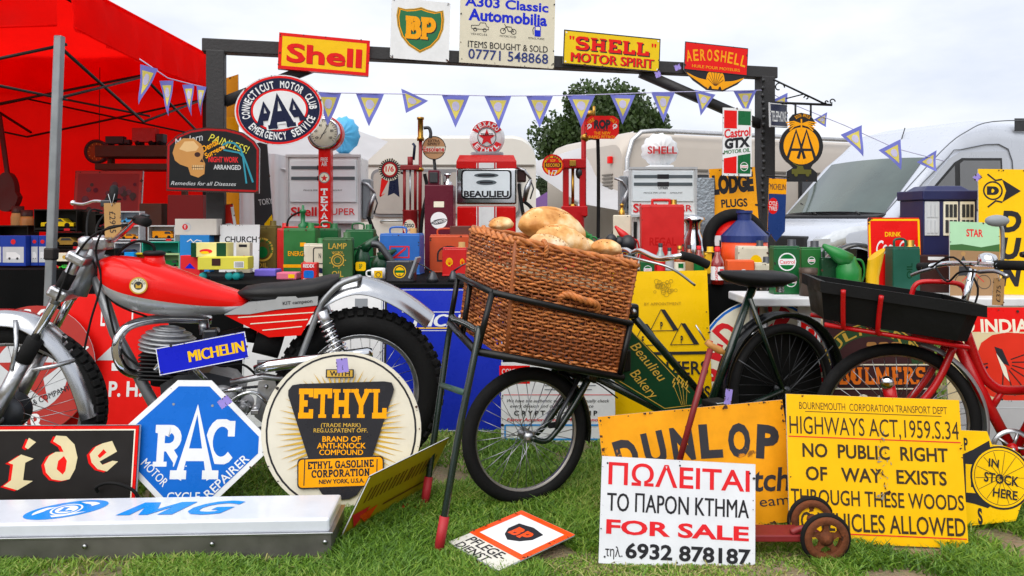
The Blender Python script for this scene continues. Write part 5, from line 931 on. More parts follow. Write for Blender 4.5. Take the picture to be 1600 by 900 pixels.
# right half of the long table
ct = can('oil_tin', 'tall cream tin with brass screw top behind the bread', 958, 985, 336, 423, cancr, cap=0, cat='tin', fn=lambda c, w, h: c.rect(0, -10, 16, 3, green)); b = MB(); b.lathe([(.02, 0), (.02, .03), (.01, .04), (.01, .06), (.016, .07), (0, .08)], brass, 12, (0, 0, .365)); b.build('screw_top', ct)
jug('oil_jug', 'red pourer with wooden grip beside the big red can', 984, 426, 22, 70, canrd, lean=-1); jug('oil_jug', 'bright green pouring jug showing above the bread', 918, 425, 26, 74, M('jug_green', '1a7a34', .35), lean=-1)
def f(c, w, h): c.text('REGAL', 0, 4, 12, E('embossed_red', 'b81212'), w=w * .62, bold=.02)
rc = can('petrol_can', 'large red petrol can with carrying handle behind the handlebar', 1001, 1067, 321, 425, canrd, handle=0, fn=f, capm=brass, dep=.35); b = MB(); zz = 104 / SG(425, .75); b.tube(smooth_pts([(-.06, 0, zz), (-.06, 0, zz + .03), (-.05, 0, zz + .035), (.04, 0, zz + .035), (.05, 0, zz + .03), (.05, 0, zz)], 4), .009, canrd, 7); b.build('handle', rc)
for lab, x, yt, r in (('black rubber bulb horn nearest the green jug', 939, 372, 9), ('black rubber bulb horn between two others behind the bun', 955, 366, 9), ('slim black bulb horn with its neck turned away', 968, 370, 8), ('biggest black bulb horn beside the bread bun', 981, 368, 13)):
    yb = 427; s = SG(yb, .75); p = PX(x, yb, s); p.z = .75; t = thing('bulb_horn', lab, 'horn', p, 0, 'bulb horns behind the bread'); h_ = (yb - yt) / s; rr = r / s; b = MB(); b.lathe([(.05, 0), (.045, .01), (.015, .06), (.01, h_ - rr * 1.7)], brass, 16); b.build('trumpet', t); b = MB(); b.sph((0, 0, h_ - rr), (rr, rr, rr * 1.1), M('bulb_rubber', '1d1f24', .4)); b.build('bulb', t)
def bottle(label, x, yb, hpx, wpx, gm, lm, capm, z=.75, fn=None, cat='bottle', group='oil bottles on the table'):
    s = SG(yb, z); p = PX(x, yb, s); p.z = z; t = thing('oil_bottle', label, cat, p, 0, group); r = wpx / 2 / s; h_ = hpx / s; b = MB(); b.lathe([(0, 0), (r, 0), (r, h_ * .55), (r * .85, h_ * .64), (r * .42, h_ * .78), (r * .4, h_ * .9), (0, h_ * .9)], gm, 18); b.build('glass', t); b = MB(); b.lathe([(r * .45, h_ * .88), (r * .45, h_), (0, h_)], capm, 12); b.build('cap', t)
    b = MB(); b.lathe([(r * 1.02, h_ * .12), (r * 1.02, h_ * .48)], lm, 18); b.build('paper_label', t)
    if fn: c = Canvas(t, s, -r * 1.03, None, 0, h_ * .3); fn(c); c.done()
    return t
oilg = M('amber_oil_glass', 'a04a10', .08, var=.15, coat=1); redg = M('red_oil_glass', '8a1a12', .08, var=.15, coat=1); clr = M('grey_glass', '8f9a98', .08, var=.1, coat=1)
bottle('glass oil bottle with red label below the big red can', 1032, 430, 50, 15, clr, redink, dark); bottle('amber oil bottle with white and green badge', 1062, 432, 48, 17, oilg, cream, brass, fn=lambda c: (c.rect(0, -3, 8, 7, green))); bottle('amber oil bottle with plain band behind the rubber grip', 1077, 429, 46, 15, oilg, tan, dark); bottle('red oil bottle with green label by the white carton', 1092, 432, 48, 16, redg, green, redink); bottle('grey glass bottle behind the brake lever', 1046, 427, 40, 14, clr, lgrey, dark)
can('oil_carton', 'white carton with red script behind the oil bottles', 1055, 1103, 380, 422, cancr, cap=0, cat='carton', fn=lambda c, w, h: c.text('Castrol', 0, -8, 7, redink, w=30)); can('tin', 'small green and white tin left of the oil bottles', 1000, 1022, 408, 430, gcan2, cap=0, cat='tin', fn=lambda c, w, h: castrol(c, 0, 2, 13)); can('tin', 'small yellow tin at the end of the oil bottles', 1101, 1112, 395, 428, M('tin_yellow', 'e0b010', .4), cap=1, cat='tin')
bottle('tall red oil bottle with white and red label beside the saddle', 1121, 444, 58, 20, redg, white, redink, fn=lambda c: (c.text('CASTROL', -4, 0, 4, redink, w=24, rot=-90), c.rect(4, -2, 6, 10, redink)))
def bigcan():
    yb = 428; s = SG(yb, .75); p = PX(1163, yb, s); p.z = .75; t = thing('oil_drum', 'orange drum with navy cone top and stubby neck', 'drum', p); r = 35 / s; z_ = lambda y: (yb - y) / s; b = MB(); b.lathe([(0, 0), (r, 0), (r, z_(376)), (0, z_(376))], M('drum_orange', 'e24a12', .35), 28); b.build('body', t)
    b = MB(); nv = M('drum_navy', '1c2f6a', .35); b.lathe([(r * 1.02, z_(378)), (r * 1.02, z_(368)), (r * .36, z_(345)), (r * .30, z_(344)), (r * .30, z_(334)), (r * .36, z_(333)), (r * .36, z_(329)), (0, z_(329))], nv, 28, smooth=False); b.build('cone_top', t)
    b = MB(); b.tube(smooth_pts([(r * 1.0, 0, z_(374)), (r * 1.12, 0, z_(366)), (r * .98, 0, z_(362))]), .005, nv, 6); b.build('handle', t)
bigcan()
can('oil_can', 'white can with yellow disc in front of the orange drum', 1151, 1197, 386, 434, cancr, fn=lambda c, w, h: (c.disc(4, 0, 19, yellow, 'emblem', 1.3), c.text('SHELL', 4, 4, 4, green, w=14)), capm=gunmetal); can('oil_carton', 'small orange box with white round mark by the red bottle', 1135, 1176, 406, 440, M('box_orange', 'e8581a', .5), cap=0, cat='carton', fn=lambda c, w, h: c.disc(4, 3, 12, white)); can('oil_can', 'cream and blue can half hidden by the saddle', 1177, 1204, 412, 440, cancr, capm=gunmetal, fn=lambda c, w, h: c.rect(0, 6, w * .9, 6, rblue))
s = SG(426, .75); p = PX(1148, 426, s); p.z = .75; t = thing('spare_tyre', 'small black tyre with red and white tyre advert disc in its centre', 'tyre', p, R(-6)); r = 50 / s; b = MB(); tyre(b, (0, 0, r), r - .04, .04, wide=1.2); b.build('tyre', t); b = MB(); b.lathe([(0, -.02), (r - .06, -.02), (r - .06, .02), (0, .02)], red, 30, (0, 0, r), 'Y'); d_ = b.build('centre_disc', t)
c = Canvas(d_, s, -.021, None, 0, r); c.ring(0, 0, 70, 2, white); c.poly(rect(70, 16), white, 'band'); c.text('AVON', -6, 0, 12, ink, w=44, bold=.04, rot=-20); c.done()
s = SG(423, .75); p = PX(1083, 423, s); p.z = .75; t = thing('churn', 'dented chrome churn with flared lid behind the red can', 'churn', p); b = MB(); r = 18 / s; z_ = lambda y: (423 - y) / s; b.lathe([(0, 0), (r * .9, 0), (r, z_(400)), (r * 1.0, z_(378)), (r * .62, z_(362)), (r * .62, z_(350)), (r * .95, z_(343))], chrome, 24); b.build('body', t); b = MB(); b.lathe([(r * .98, z_(344)), (r, z_(340)), (r * .5, z_(336)), (0, z_(335))], chrome, 24); b.build('lid', t)
can('tread_plate', 'grey steel tread plate standing beside the orange spark plug board', 1089, 1116, 278, 421, M('tread_steel', '8b949c', .4, .5, bump=.8, bscale=70), cap=0, cat='steel plate', dep=.12, s=233)
# right-hand white table
def fc1(c, w, h): castrol(c, 0, -14, 28); castrol(c, 6, 16, 18); 
can('oil_can', 'tall green oil can with two roundels beside the saddle', 1205, 1246, 386, 459, gcan2, z=.72, fn=fc1, capm=gunmetal); can('oil_can', 'slimmer green oil can with one small roundel', 1248, 1280, 388, 457, gcan, z=.72, fn=lambda c, w, h: castrol(c, 0, -16, 12), capm=gunmetal)
s = SG(462, .72); p = PX(1263, 462, s); p.z = .72; t = thing('tin', 'round brown tin in front of the slimmer green roundel can', 'tin', p); b = MB(); b.lathe([(0, 0), (.042, 0), (.042, .125), (.04, .13), (0, .13)], M('brown_tin', '4a3a30', .45, .3), 20); b.build('body', t); b = MB(); b.lathe([(.044, .11), (.044, .135), (0, .137)], M('brown_tin', '4a3a30', .45, .3), 20); b.build('lid', t)
can('oil_can', 'dull dark green can behind the black tray', 1281, 1313, 404, 458, jg, z=.72, handle=1); jug('oil_jug', 'bright green pouring jug with round badge behind the black tray', 1326, 460, 38, 74, M('jug_green', '1a7a34', .35), z=.72, lean=-1, fn=lambda c: castrol(c, 8, 10, 14))
s = SG(461, .72); p = PX(1363, 461, s); p.z = .72; t = thing('funnel', 'yellow oil funnel with slanted mouth next to the green jug', 'funnel', p); b = MB(); r = 10 / s; b.loft([[Vector((r * k * math.cos(a / 14 * 6.283) + dx, r * k * math.sin(a / 14 * 6.283), z + .03 * (math.cos(a / 14 * 6.283) if z > .15 else 0))) for a in range(14)] for z, k, dx in ((0, .9, 0), (.09, .95, 0), (.12, 1.0, .005), (.2, 1.25, .02))], M('tin_yellow', 'e0b010', .4)); b.build('cone', t); b = MB(); b.lathe([(r, .0), (r, .012)], ink, 14); b.build('rim', t)
can('oil_can', 'square bottle green can with raised lettering', 1388, 1432, 387, 458, M('can_bottle_green', '0f5040', .35), z=.72, handle=1, fn=lambda c, w, h: c.text('OIL', 4, 0, 9, dgreen, w=24, rot=-90), capm=brass); can('wooden_box', 'dark brown wooden box with paper tag behind the handlebar', 1432, 1488, 398, 456, brown, z=.72, cap=0, cat='box', fn=lambda c, w, h: c.rect(-4, -24, 24, 5, white))
t = thing('car_wing', 'black curved car wing standing behind the green jug', 'car part', (PX(1340, 0, 303).x, F / 303 + .02, .72)); b = MB(); rr_ = []
for i in range(21): a = R(180 - i * 9); rr_.append([Vector((.2 * math.cos(a) * k + .0, y, .245 * math.sin(a) * k)) for k, y in ((1, -.05), (1.04, 0), (1, .05), (.94, .05), (.94, -.05))])
b.loft(rr_, M('wing_black', '0d0e10', .15, coat=1)); b.build('wing', t); b = MB(); b.prism([(.19 * math.cos(R(a)), .22 * math.sin(R(a))) for a in range(0, 181, 10)], .01, .02, M('wing_black', '0d0e10', .15, coat=1)); b.build('inner_panel', t)
def f(c): c.frame(80, 116, 3, yellow, 'border'); c.text('DRINK', -2, -34, 7, yellow, w=25, bold=.02); c.text('Coca-Cola', 2, -14, 20, white, w=62, bold=.02, shear=.5)
Sign('drink_sign', 'red drink sign with yellow border behind the black car wing', 1398, 400, 306, rrect(82, 120, 3), red, 0, 3, 0, fn=f)
bx = thing('blue_cabinet', 'dark blue wooden cabinet with cream framed little windows', 'cabinet', (PX(1483, 0, 304).x, F / 304 + .03, .72)); k = 304; bm_ = M('cabinet_blue', '1a2050', .4); b = MB(); b.box((0, .08, .235), (84 / k, .24, .47), bm_, .004); b.build('body', bx); b = MB(); b.box((0, .08, .495), (90 / k, .27, .05), bm_, .006); b.build('cornice', bx); b = MB(); b.box((0, .08, .53), (76 / k, .2, .03), bm_, .006, taper=.7); b.build('lid', bx)
for x, m in ((-.095, lgrey), (.0, cream), (.085, cream)):
    b = MB(); b.box((x, -.043, .375), (.074, .008, .175), m, .002); w_ = b.build('window', bx)
    for i in (-1, 0, 1):
        for j in (0, 1): b = MB(); b.box((x + i * .021, -.0485, .335 + j * .08), (.015, .004, .066), dark if m is cream else lgrey); b.build('pane', w_)
def f(c):
    c.rect(0, -38, 78, 42, E('poster_sky', 'a9d4ae', .6), 'picture'); c.poly([(-39, -22), (-20, -24), (10, -20), (39, -26), (39, -8), (-39, -12)], E('poster_hedge', '3f6a3a', .6), 'picture'); c.rect(0, 22, 78, 72, E('poster_earth', '9a7a58', .6), 'picture'); c.text('STAR', 0, -42, 11, redink, w=26, bold=.03)
    c.poly([(-24, 6), (-18, -6), (-12, 6), (0, 20), (-8, 24), (-26, 26)], dark, 'picture'); c.disc(-18, -9, 7, tan, 'picture'); c.ring(-20, 34, 22, 1, dark, 'picture'); c.ring(14, 34, 22, 1, dark, 'picture'); c.line([(-20, 34), (-4, 18), (14, 34)], 1, redink, 'picture')
Sign('cycle_poster', 'cycle showcard with green sky and a rider in front of the blue cabinet', 1523, 406, 320, rect(78, 118), cream, 0, 4, 2, fn=f)
def f(c):
    c.ring(-24, -64, 30, 2.5, ink); c.text('D', -24, -64, 13, ink, w=18, slab=.34); c.poly([(-10, -82), (18, -64), (-10, -46), (-4, -64)], ink); c.line([(-32, -90), (-20, -80), (-10, -82)], 2.5, ink); c.line([(-32, -38), (-20, -48), (-10, -46)], 2.5, ink)
    for ch, v in (('D', -16), ('U', 26), ('N', 68)): c.text(ch, 2, v, 30, ink, w=32, bold=.05, shear=.2)
Sign('tyre_sign', 'tall yellow tyre board with arrow emblem standing at the end of the white table', 1577, 362, 318, rect(92, 196), yellow, -4, 3, 1, fn=f)
# ---------------------------------------------------------------- wheels and two-wheelers
def wheel(par, c, Rr, rt, rimm, ns, hub, knob=0, hubw=.06, drum=None, name='wheel', spm=None):
    t = thing(name, None, None); t.parent = par; t.location = c; ri = Rr - 2 * rt; b = MB(); tyre(b, (0, 0, 0), Rr - rt, rt, n=56, k=12)
    if knob:
        for k in range(knob):
            for row in (-1, 0, 1):
                a = 2 * math.pi * (k + (.5 if row == 0 else 0)) / knob; ph = row * .72; rr = Rr - rt + rt * math.cos(ph) + .003; Q = Matrix.Rotation(-a, 4, 'Y') @ Matrix.Translation((rr, rt * math.sin(ph) * 1.0, 0)) @ Matrix.Rotation(ph, 4, 'Z'); b.T = Q; b.box((0, 0, 0), (.018, .030, .026), rubber, .003)
        b.T = Matrix()
    b.build('tyre', t); b = MB(); w_ = rt * .62; b.lathe([(ri - .004, -w_ * .4), (ri + .010, -w_), (ri + .016, -w_), (ri + .016, w_), (ri + .010, w_), (ri - .004, w_ * .4), (ri - .004, -w_ * .4)], rimm, 56, axis='Y'); b.build('rim', t)
    b = MB()
    for k in range(ns):
        sd = 1 if k % 2 else -1; a = 2 * math.pi * k / ns; a2 = a + (.5 if (k // 2) % 2 else -.5) * (1.2 if hub < .06 else .8); b.tube([(hub * math.cos(a2), sd * hubw / 2, hub * math.sin(a2)), (ri * math.cos(a), 0, ri * math.sin(a))], .0016, spm or steel, 4)
    b.build('spokes', t); b = MB(); b.lathe([(0, -hubw / 2 - .012), (hub * .5, -hubw / 2 - .012), (hub * 1.05, -hubw / 2), (hub * 1.05, -hubw / 2 + .006), (hub * .55, -hubw / 4), (hub * .55, hubw / 4), (hub * 1.05, hubw / 2 - .006), (hub * 1.05, hubw / 2), (0, hubw / 2 + .012)], drum or alu, 24, axis='Y'); b.build('hub', t); return t
def fender(name, par, path, W, dep, mat, th=.003, n=9):
    path = [Vector((p[0], 0, p[-1])) for p in path]; rings = []
    for i, p in enumerate(path):
        d = (path[min(i + 1, len(path) - 1)] - path[max(i - 1, 0)]).normalized(); nr = Vector((-d.z, 0, d.x)); nr = nr if nr.z > 0 or abs(nr.z) < .2 and nr.x > 0 else -nr
        if i and nr.dot(pn) < 0: nr = -nr
        pn = nr; o = []
        for k in range(n): a = R(-80 + 160 * k / (n - 1)); o.append(p + Vector((0, W / 2 * math.sin(a) / math.sin(R(80)), 0)) - nr * dep * (1 - math.cos(a)))
        rings.append(o + [q - nr * th for q in o[::-1]])
    b = MB(); b.loft(rings, mat); return b.build(name, par)
def part(par, name, fn): b = MB(); fn(b); return b.build(name, par)
class Frame2(Side):
    def gnd(s, x, y): p = PX(x, y, SG(y)).xy - s.a; return Vector((p.dot(s.u), p.dot(s.n), 0))
# ---- the trials motorcycle
mo = Frame2(12, 402, 568, 366); A = mo.at; mc = thing('motorcycle', 'red and silver trials motorcycle with knobbly tyres', 'motorcycle', (mo.a.x, mo.a.y, 0), mo.rz)
mred = M('tank_red', 'dc0f0a', .22, var=.05, coat=.12, spec=.22); msil = M('tank_silver', 'b9bcc0', .3, .4, var=.06); frm = M('frame_grey', '8d9094', .35, .6, var=.1)
hf, hr_ = A(12, 655), A(563, 612); hf.z, hr_.z = .345, .36
wheel(mc, hf, .345, .042, alu, 36, .07, 60, .09, gunmetal); wheel(mc, hr_, .348, .058, alu, 36, .07, 52, .09)
fender('front_mudguard', mc, smooth_pts(mo.L([(-95, 520), (-50, 496), (0, 482), (55, 490), (103, 524), (133, 568), (151, 612), (160, 645)]), 4), .14, .07, M('polished_alloy', 'c2c4c8', .22, 1, var=.1))
f0, f1, fm, fk = A(2, 650), A(146, 380), A(52, 556), A(66, 531)
for d in (-.095, .095):
    v = Vector((0, d, 0)); t_ = part(mc, 'fork_leg', lambda b: (b.cyl(f0 + v, fm + v, .027, alu, 14), b.cyl(fm + v, f1 + v, .0175, chrome, 14), b.cyl(A(98, 470) + v, f1 + v, .021, alu, 14))); part(t_, 'fork_seal', lambda b: b.cyl(fm.lerp(f0, .02) + v, fk.lerp(f1, .05) + v, .03, rubber, 14)); part(t_, 'fork_boot', lambda b: b.cyl(A(122, 424) + v, A(110, 446) + v, .025, rubber, 14)); part(t_, 'top_cap', lambda b: b.lathe([(.024, -.02), (.027, .0), (.027, .02), (.012, .03), (0, .03)], alu, 14, f1 + v))
part(mc, 'axle', lambda b: b.cyl(f0 + Vector((.02, -.13, 0)), f0 + Vector((.02, .13, 0)), .012, steel)); part(mc, 'mudguard_stay', lambda b: (b.tube([A(24, 500, -.07), A(26, 540, -.1), A(18, 578, -.12)], .009, alu, 6), b.tube([A(116, 563, -.07), A(85, 572, -.1), A(50, 578, -.12)], .009, alu, 6)))
part(mc, 'triple_clamp', lambda b: (b.box(A(134, 402), (.075, .26, .04), alu, .012, (0, R(30), 0)), b.box(A(105, 455), (.07, .25, .045), alu, .012, (0, R(30), 0)))); part(mc, 'head_stock', lambda b: b.cyl(A(152, 385), A(122, 460), .034, frm, 16))
part(mc, 'frame', lambda b: (b.tube([A(150, 432), A(180, 520), A(246, 642), A(262, 672)], .022, frm, 12), b.tube([A(160, 410), A(260, 480), A(400, 480), A(500, 472)], .016, frm, 10), b.tube([A(262, 672), A(330, 690), A(430, 668)], .018, frm, 10), [b.tube(smooth_pts([A(430, 668, d), A(462, 580, d), A(496, 490, d), A(505, 470, d), A(530, 445, d), A(562, 433, d)], 4), .013, frm, 8) for d in (-.1, .1)], b.tube([A(440, 566, -.1), A(402, 566, -.1)], .009, frm), b.tube([A(562, 433, -.1), A(562, 433, .1)], .012, frm)))
part(mc, 'swing_arm', lambda b: [b.tube([A(412, 640, d), hr_ + Vector((0, d * 1.1, 0))], .02, frm, 10) for d in (-.09, .09)])
def tank(b):
    S_ = [(156, 405, 438, .05), (163, 402, 452, .085), (178, 398, 470, .12), (205, 400, 483, .14), (240, 406, 491, .145), (280, 420, 494, .135), (320, 436, 493, .12), (360, 450, 489, .10), (392, 459, 483, .08)]; n = 24; rings = []
    for x, yt, yb, hw in S_:
        a_, c_ = A(x, yt), A(x, yb); zc, hz = (a_.z + c_.z) / 2, (a_.z - c_.z) / 2; r_ = []
        for j in range(n): q = 2 * math.pi * j / n; cq, sq = math.cos(q), math.sin(q); r_.append(Vector((a_.x, hw * math.copysign(abs(cq) ** .75, cq), zc + hz * math.copysign(abs(sq) ** .85, sq))))
        rings.append(r_)
    for i in range(len(rings) - 1):
        for j in range(n):
            low = j in range(13, 23); b.add([rings[i][j], rings[i][(j + 1) % n], rings[i + 1][(j + 1) % n], rings[i + 1][j]], [(0, 1, 2, 3)], msil if low else mred, True)
    b.add(rings[0], [list(range(n))], mred); b.add(rings[-1], [list(range(n))], mred)
tk = part(mc, 'fuel_tank', tank); bm = bmesh.new(); bm.from_mesh(tk.data); bmesh.ops.remove_doubles(bm, verts=bm.verts, dist=1e-5); bmesh.ops.recalc_face_normals(bm, faces=bm.faces); bm.to_mesh(tk.data); bm.free(); md = tk.modifiers.new('s', 'SUBSURF'); md.levels = md.render_levels = 2
part(mc, 'filler_neck', lambda b: b.lathe([(.05, -.05), (.042, 0), (.036, .035), (0, .035)], mred, 24, A(241, 412))); part(mc, 'filler_cap', lambda b: b.lathe([(.03, .03), (.042, .035), (.044, .045), (.03, .052), (0, .052)], plastic, 24, A(241, 412))); part(mc, 'breather_hose', lambda b: b.tube(smooth_pts([A(241, 398), A(240, 385), A(228, 378), A(210, 378), A(192, 388), A(182, 402)]), .006, rubber, 7))
c = Canvas(mc, 400, A(217, 446).y - .146, None, A(217, 446, -.14).x, A(217, 446, -.14).z); c.disc(0, 0, 26, gold, 'tank_badge'); c.disc(0, 0, 22, cream, 'tank_badge'); c.disc(0, 0, 13, dark, 'tank_badge'); c.poly([(-4, 4), (-4, -3), (-1, 0), (1, 0), (4, -3), (4, 4)], gold, 'tank_badge'); c.arctext('BULTACO', 0, 0, 9, 9, 170, 10, 3, ink); c.done()
def prism_px(b, pts, d0, d1, mat): b.prism([(p.x, p.z) for p in mo.L(pts, d0)], d0, d1, mat)
part(mc, 'tail_strip', lambda b: prism_px(b, [(350, 492), (388, 473), (430, 468), (434, 464), (462, 463), (465, 466), (497, 463), (496, 477), (430, 484), (390, 491)], -.115, .115, msil)); sp = part(mc, 'side_panel', lambda b: prism_px(b, [(352, 493), (495, 478), (481, 505), (470, 524), (420, 527)], -.11, .11, mred))
c = Canvas(sp, 1, -.1105)
for y0, y1 in ((496, 488), (506, 499), (516, 510)): p, q = A(372 + (y0 - 496) * 1.9, y0, -.11), A(490 - (y0 - 496) * .9, y1, -.11); c.line([(p.x, -p.z), (q.x, -q.z)], .004, cream, 'pinstripes')
c.done(); c = Canvas(mc, 380, -.116, None, A(465, 472, -.115).x, A(465, 472, -.115).z); c.text('KIT campeon', 0, 0, 5, ink, w=44, rot=-4); c.done()
def seat(b):
    rings = []
    for x, yt, yb, hw in ((372, 455, 462, .05), (385, 447, 466, .085), (410, 443, 470, .105), (450, 440, 471, .115), (490, 435, 469, .115), (515, 429, 462, .11), (530, 428, 440, .09)):
        a_, c_ = A(x, yt), A(x, yb); r_ = []
        for j in range(18): q = 2 * math.pi * j / 18; cq, sq = math.cos(q), math.sin(q); r_.append(Vector((a_.x, hw * math.copysign(abs(cq) ** .7, cq), (a_.z + c_.z) / 2 + (a_.z - c_.z) / 2 * math.copysign(abs(sq) ** .7, sq))))
        rings.append(r_)
    b.loft(rings, leather)
part(mc, 'saddle', seat); fender('rear_mudguard', mc, smooth_pts(mo.L([(430, 500), (480, 462), (525, 438), (562, 431), (602, 440), (642, 461), (678, 488)]), 4), .17, .085, M('polished_alloy', 'c2c4c8', .22, 1, var=.1))
for d in (-.14, .14):
    a_, c_ = A(504, 480), A(548, 598); a_.y = c_.y = d; t_ = part(mc, 'shock_absorber', lambda b: (b.cyl(a_, c_, .012, chrome), b.cyl(a_, a_.lerp(c_, .2), .022, alu), b.cyl(a_.lerp(c_, .8), c_, .022, alu))); ax = (c_ - a_); e1 = ax.orthogonal().normalized(); e2 = ax.normalized().cross(e1); part(t_, 'spring', lambda b: b.tube([a_ + ax * (.1 + .75 * k / 130) + (e1 * math.cos(k * .58) + e2 * math.sin(k * .58)) * .029 for k in range(131)], .0042, chrome, 6))
eng = M('engine_alloy', 'b2b4b8', .42, .55, var=.25, scale=18, bump=.2); barr = M('barrel_black', '1c1c1e', .55, .4)
def head(b):
    for i in range(6): y = 546 - i * 6.4; k = (1, 1.02, 1, .92, .78, .55)[i]; p = A(264, y); b.T = Matrix.Translation(p) @ Matrix.Rotation(R(6), 4, 'Y'); b.lathe([(0, -.0035), (.108 * k, -.0035), (.113 * k, 0), (.108 * k, .0035), (0, .0035)], eng, 28); b.lathe([(.07 * k, -.01), (.07 * k, .01)], eng, 16)
    b.T = Matrix()
part(mc, 'cylinder_head', head); part(mc, 'cylinder_barrel', lambda b: [b.box(A(262, 552 + i * 6), (.185, .17, .008), barr, .003, (0, R(5), 0)) for i in range(7)] + [b.cyl(A(263, 550), A(260, 600), .06, barr)])
def case(b):
    b.prism([(p.x, p.z) for p in mo.L([(248, 604), (275, 588), (325, 584), (360, 592), (378, 612), (372, 645), (340, 660), (280, 662), (252, 645)], -.11)], -.09, .09, gunmetal); 
    for x, y, r, w_ in ((292, 625, .088, .125), (352, 618, .062, .118), (326, 602, .04, .112), (384, 628, .034, .10)): p = A(x, y, 0); b.lathe([(0, -w_), (r * .8, -w_), (r, -w_ + .015), (r, 0)], eng, 28, p, 'Y'); b.lathe([(0, -w_ - .008), (r * .4, -w_ - .008), (r * .45, -w_)], eng, 20, p, 'Y'); [b.cyl(p + Vector((r * .86 * math.cos(q * 1.047), -w_ - .004, r * .86 * math.sin(q * 1.047))), p + Vector((r * .86 * math.cos(q * 1.047), -w_ + .01, r * .86 * math.sin(q * 1.047))), .006, steel, 6) for q in range(6)]
part(mc, 'crankcase', case); part(mc, 'chain_guard', lambda b: b.tube([A(360, 598, -.12), A(410, 588, -.12), A(470, 596, -.11)], [.012, .014, .01], alu, 8)); part(mc, 'oil_line', lambda b: b.tube(smooth_pts([A(318, 560, -.12), A(345, 572, -.13), A(380, 570, -.13), A(404, 590, -.12)], 5), .005, rubber, 6)); part(mc, 'foot_rest_bracket', lambda b: (b.prism([(p.x, p.z) for p in mo.L([(404, 596), (430, 590), (438, 640), (420, 668), (398, 650)], -.11)], -.12, -.108, alu), [b.cyl(A(x, y, -.125), A(x, y, -.105), .009, steel, 6) for x, y in ((416, 604), (420, 640), (428, 620))])); part(mc, 'exhaust_header', lambda b: b.tube(smooth_pts([A(232, 575, .0), A(210, 584, -.02), A(190, 572, -.05), A(182, 545, -.06), (A(190, 520, -.05)), A(212, 505, -.02), A(260, 498, .04), A(330, 500, .09)], 5), .019, chrome, 12)); part(mc, 'silencer', lambda b: (b.tube([A(398, 578, -.14), A(420, 572, -.145), A(575, 552, -.15), A(582, 551, -.15)], [.018, .024, .026, .018], chrome, 14)))
part(mc, 'carburettor', lambda b: (b.box(A(330, 530), (.06, .07, .09), gunmetal, .01), b.cyl(A(318, 500), A(320, 522), .02, steel), b.tube([A(345, 530), A(375, 522), A(400, 525)], .03, rubber, 10))); part(mc, 'air_filter', lambda b: b.cyl(A(400, 530), A(440, 540), .055, rubber, 14))
part(mc, 'kick_starter', lambda b: (b.tube([A(324, 597, -.15), A(300, 572, -.17), A(268, 549, -.18)], .010, chrome, 8), b.sph(A(268, 549, -.18), .018, chrome), b.tube([A(268, 549, -.18), A(241, 578, -.2)], .0085, chrome, 8))); part(mc, 'gear_lever', lambda b: (b.tube([A(345, 612, -.16), A(378, 607, -.17)], [.006, .011], chrome, 8)))
part(mc, 'foot_peg', lambda b: (b.cyl(A(398, 640, -.1), A(400, 640, -.22), .012, steel), b.box(A(400, 640, -.2), (.03, .09, .02), steel, .003))); part(mc, 'brake_pedal', lambda b: b.tube(smooth_pts([A(420, 632, -.13), A(400, 614, -.14), A(378, 616, -.15), A(360, 628, -.15)], 5), .008, chrome, 8))
def chain(b):
    P = [A(380, 606, -.085).lerp(hr_ + Vector((0, -.085, .075)), k / 40) for k in range(41)] 
    for i, p in enumerate(P): b.box(p, (.011, .008 if i % 2 else .014, .009), gunmetal)
ch_ = part(mc, 'chain', chain); ch_['kind'] = 'stuff'
part(mc, 'rear_sprocket', lambda b: b.lathe([(.05, -.003), (.085, -.003), (.085, .003), (.05, .003)], steel, 30, hr_ + Vector((0, -.085, 0)), 'Y'))
bs = [A(228, 347, -.37), A(214, 343, -.30), A(200, 356, -.18), A(184, 370, -.05), A(172, 374, .04), A(168, 345, .2), A(176, 318, .33), A(178, 296, .42)]
part(mc, 'handlebar', lambda b: b.tube(smooth_pts(bs, 5), .011, chrome, 10)); 
for p, q, k in ((bs[1], bs[0], 1), (A(176.5, 313, .35), bs[-1], 1)): g_ = part(mc, 'grip', lambda b: (b.tube([p, q, q + (q - p).normalized() * .012], [.017, .018, .017], rubber, 12), b.lathe([(0, 0), (.033, 0), (.033, .008), (0, .008)], rubber, 18, p)))
part(mc, 'brake_lever', lambda b: (b.tube(smooth_pts([A(166, 316, .3), A(148, 314, .34), A(130, 319, .38), A(114, 317, .42)], 4), .007, chrome, 8), b.sph(A(114, 317, .42), .012, chrome), b.box(A(166, 318, .3), (.04, .03, .03), gunmetal, .005))); part(mc, 'clutch_lever', lambda b: b.tube(smooth_pts([A(212, 346, -.27), A(222, 336, -.3), A(232, 338, -.33)], 4), .006, gunmetal, 7))
part(mc, 'bar_clamp', lambda b: b.box(A(160, 380), (.06, .12, .05), alu, .01))
for P in ([(160, 330, .25), (140, 330, .2), (136, 370, .05), (150, 420, -.06), (175, 470, -.08), (230, 495, -.06)], [(196, 352, -.2), (165, 358, -.14), (150, 390, -.1), (158, 440, -.1), (142, 500, -.1), (132, 545, -.08)], [(200, 350, -.2), (150, 365, -.14), (118, 400, -.12), (100, 440, -.13), (88, 470, -.13)], [(168, 330, .2), (150, 360, .1), (160, 430, -.04), (182, 530, -.06), (215, 570, -.05), (270, 590, -.1)]): part(mc, 'cable', lambda b: b.tube(smooth_pts([A(*p) for p in P], 6), .0042, rubber, 6))
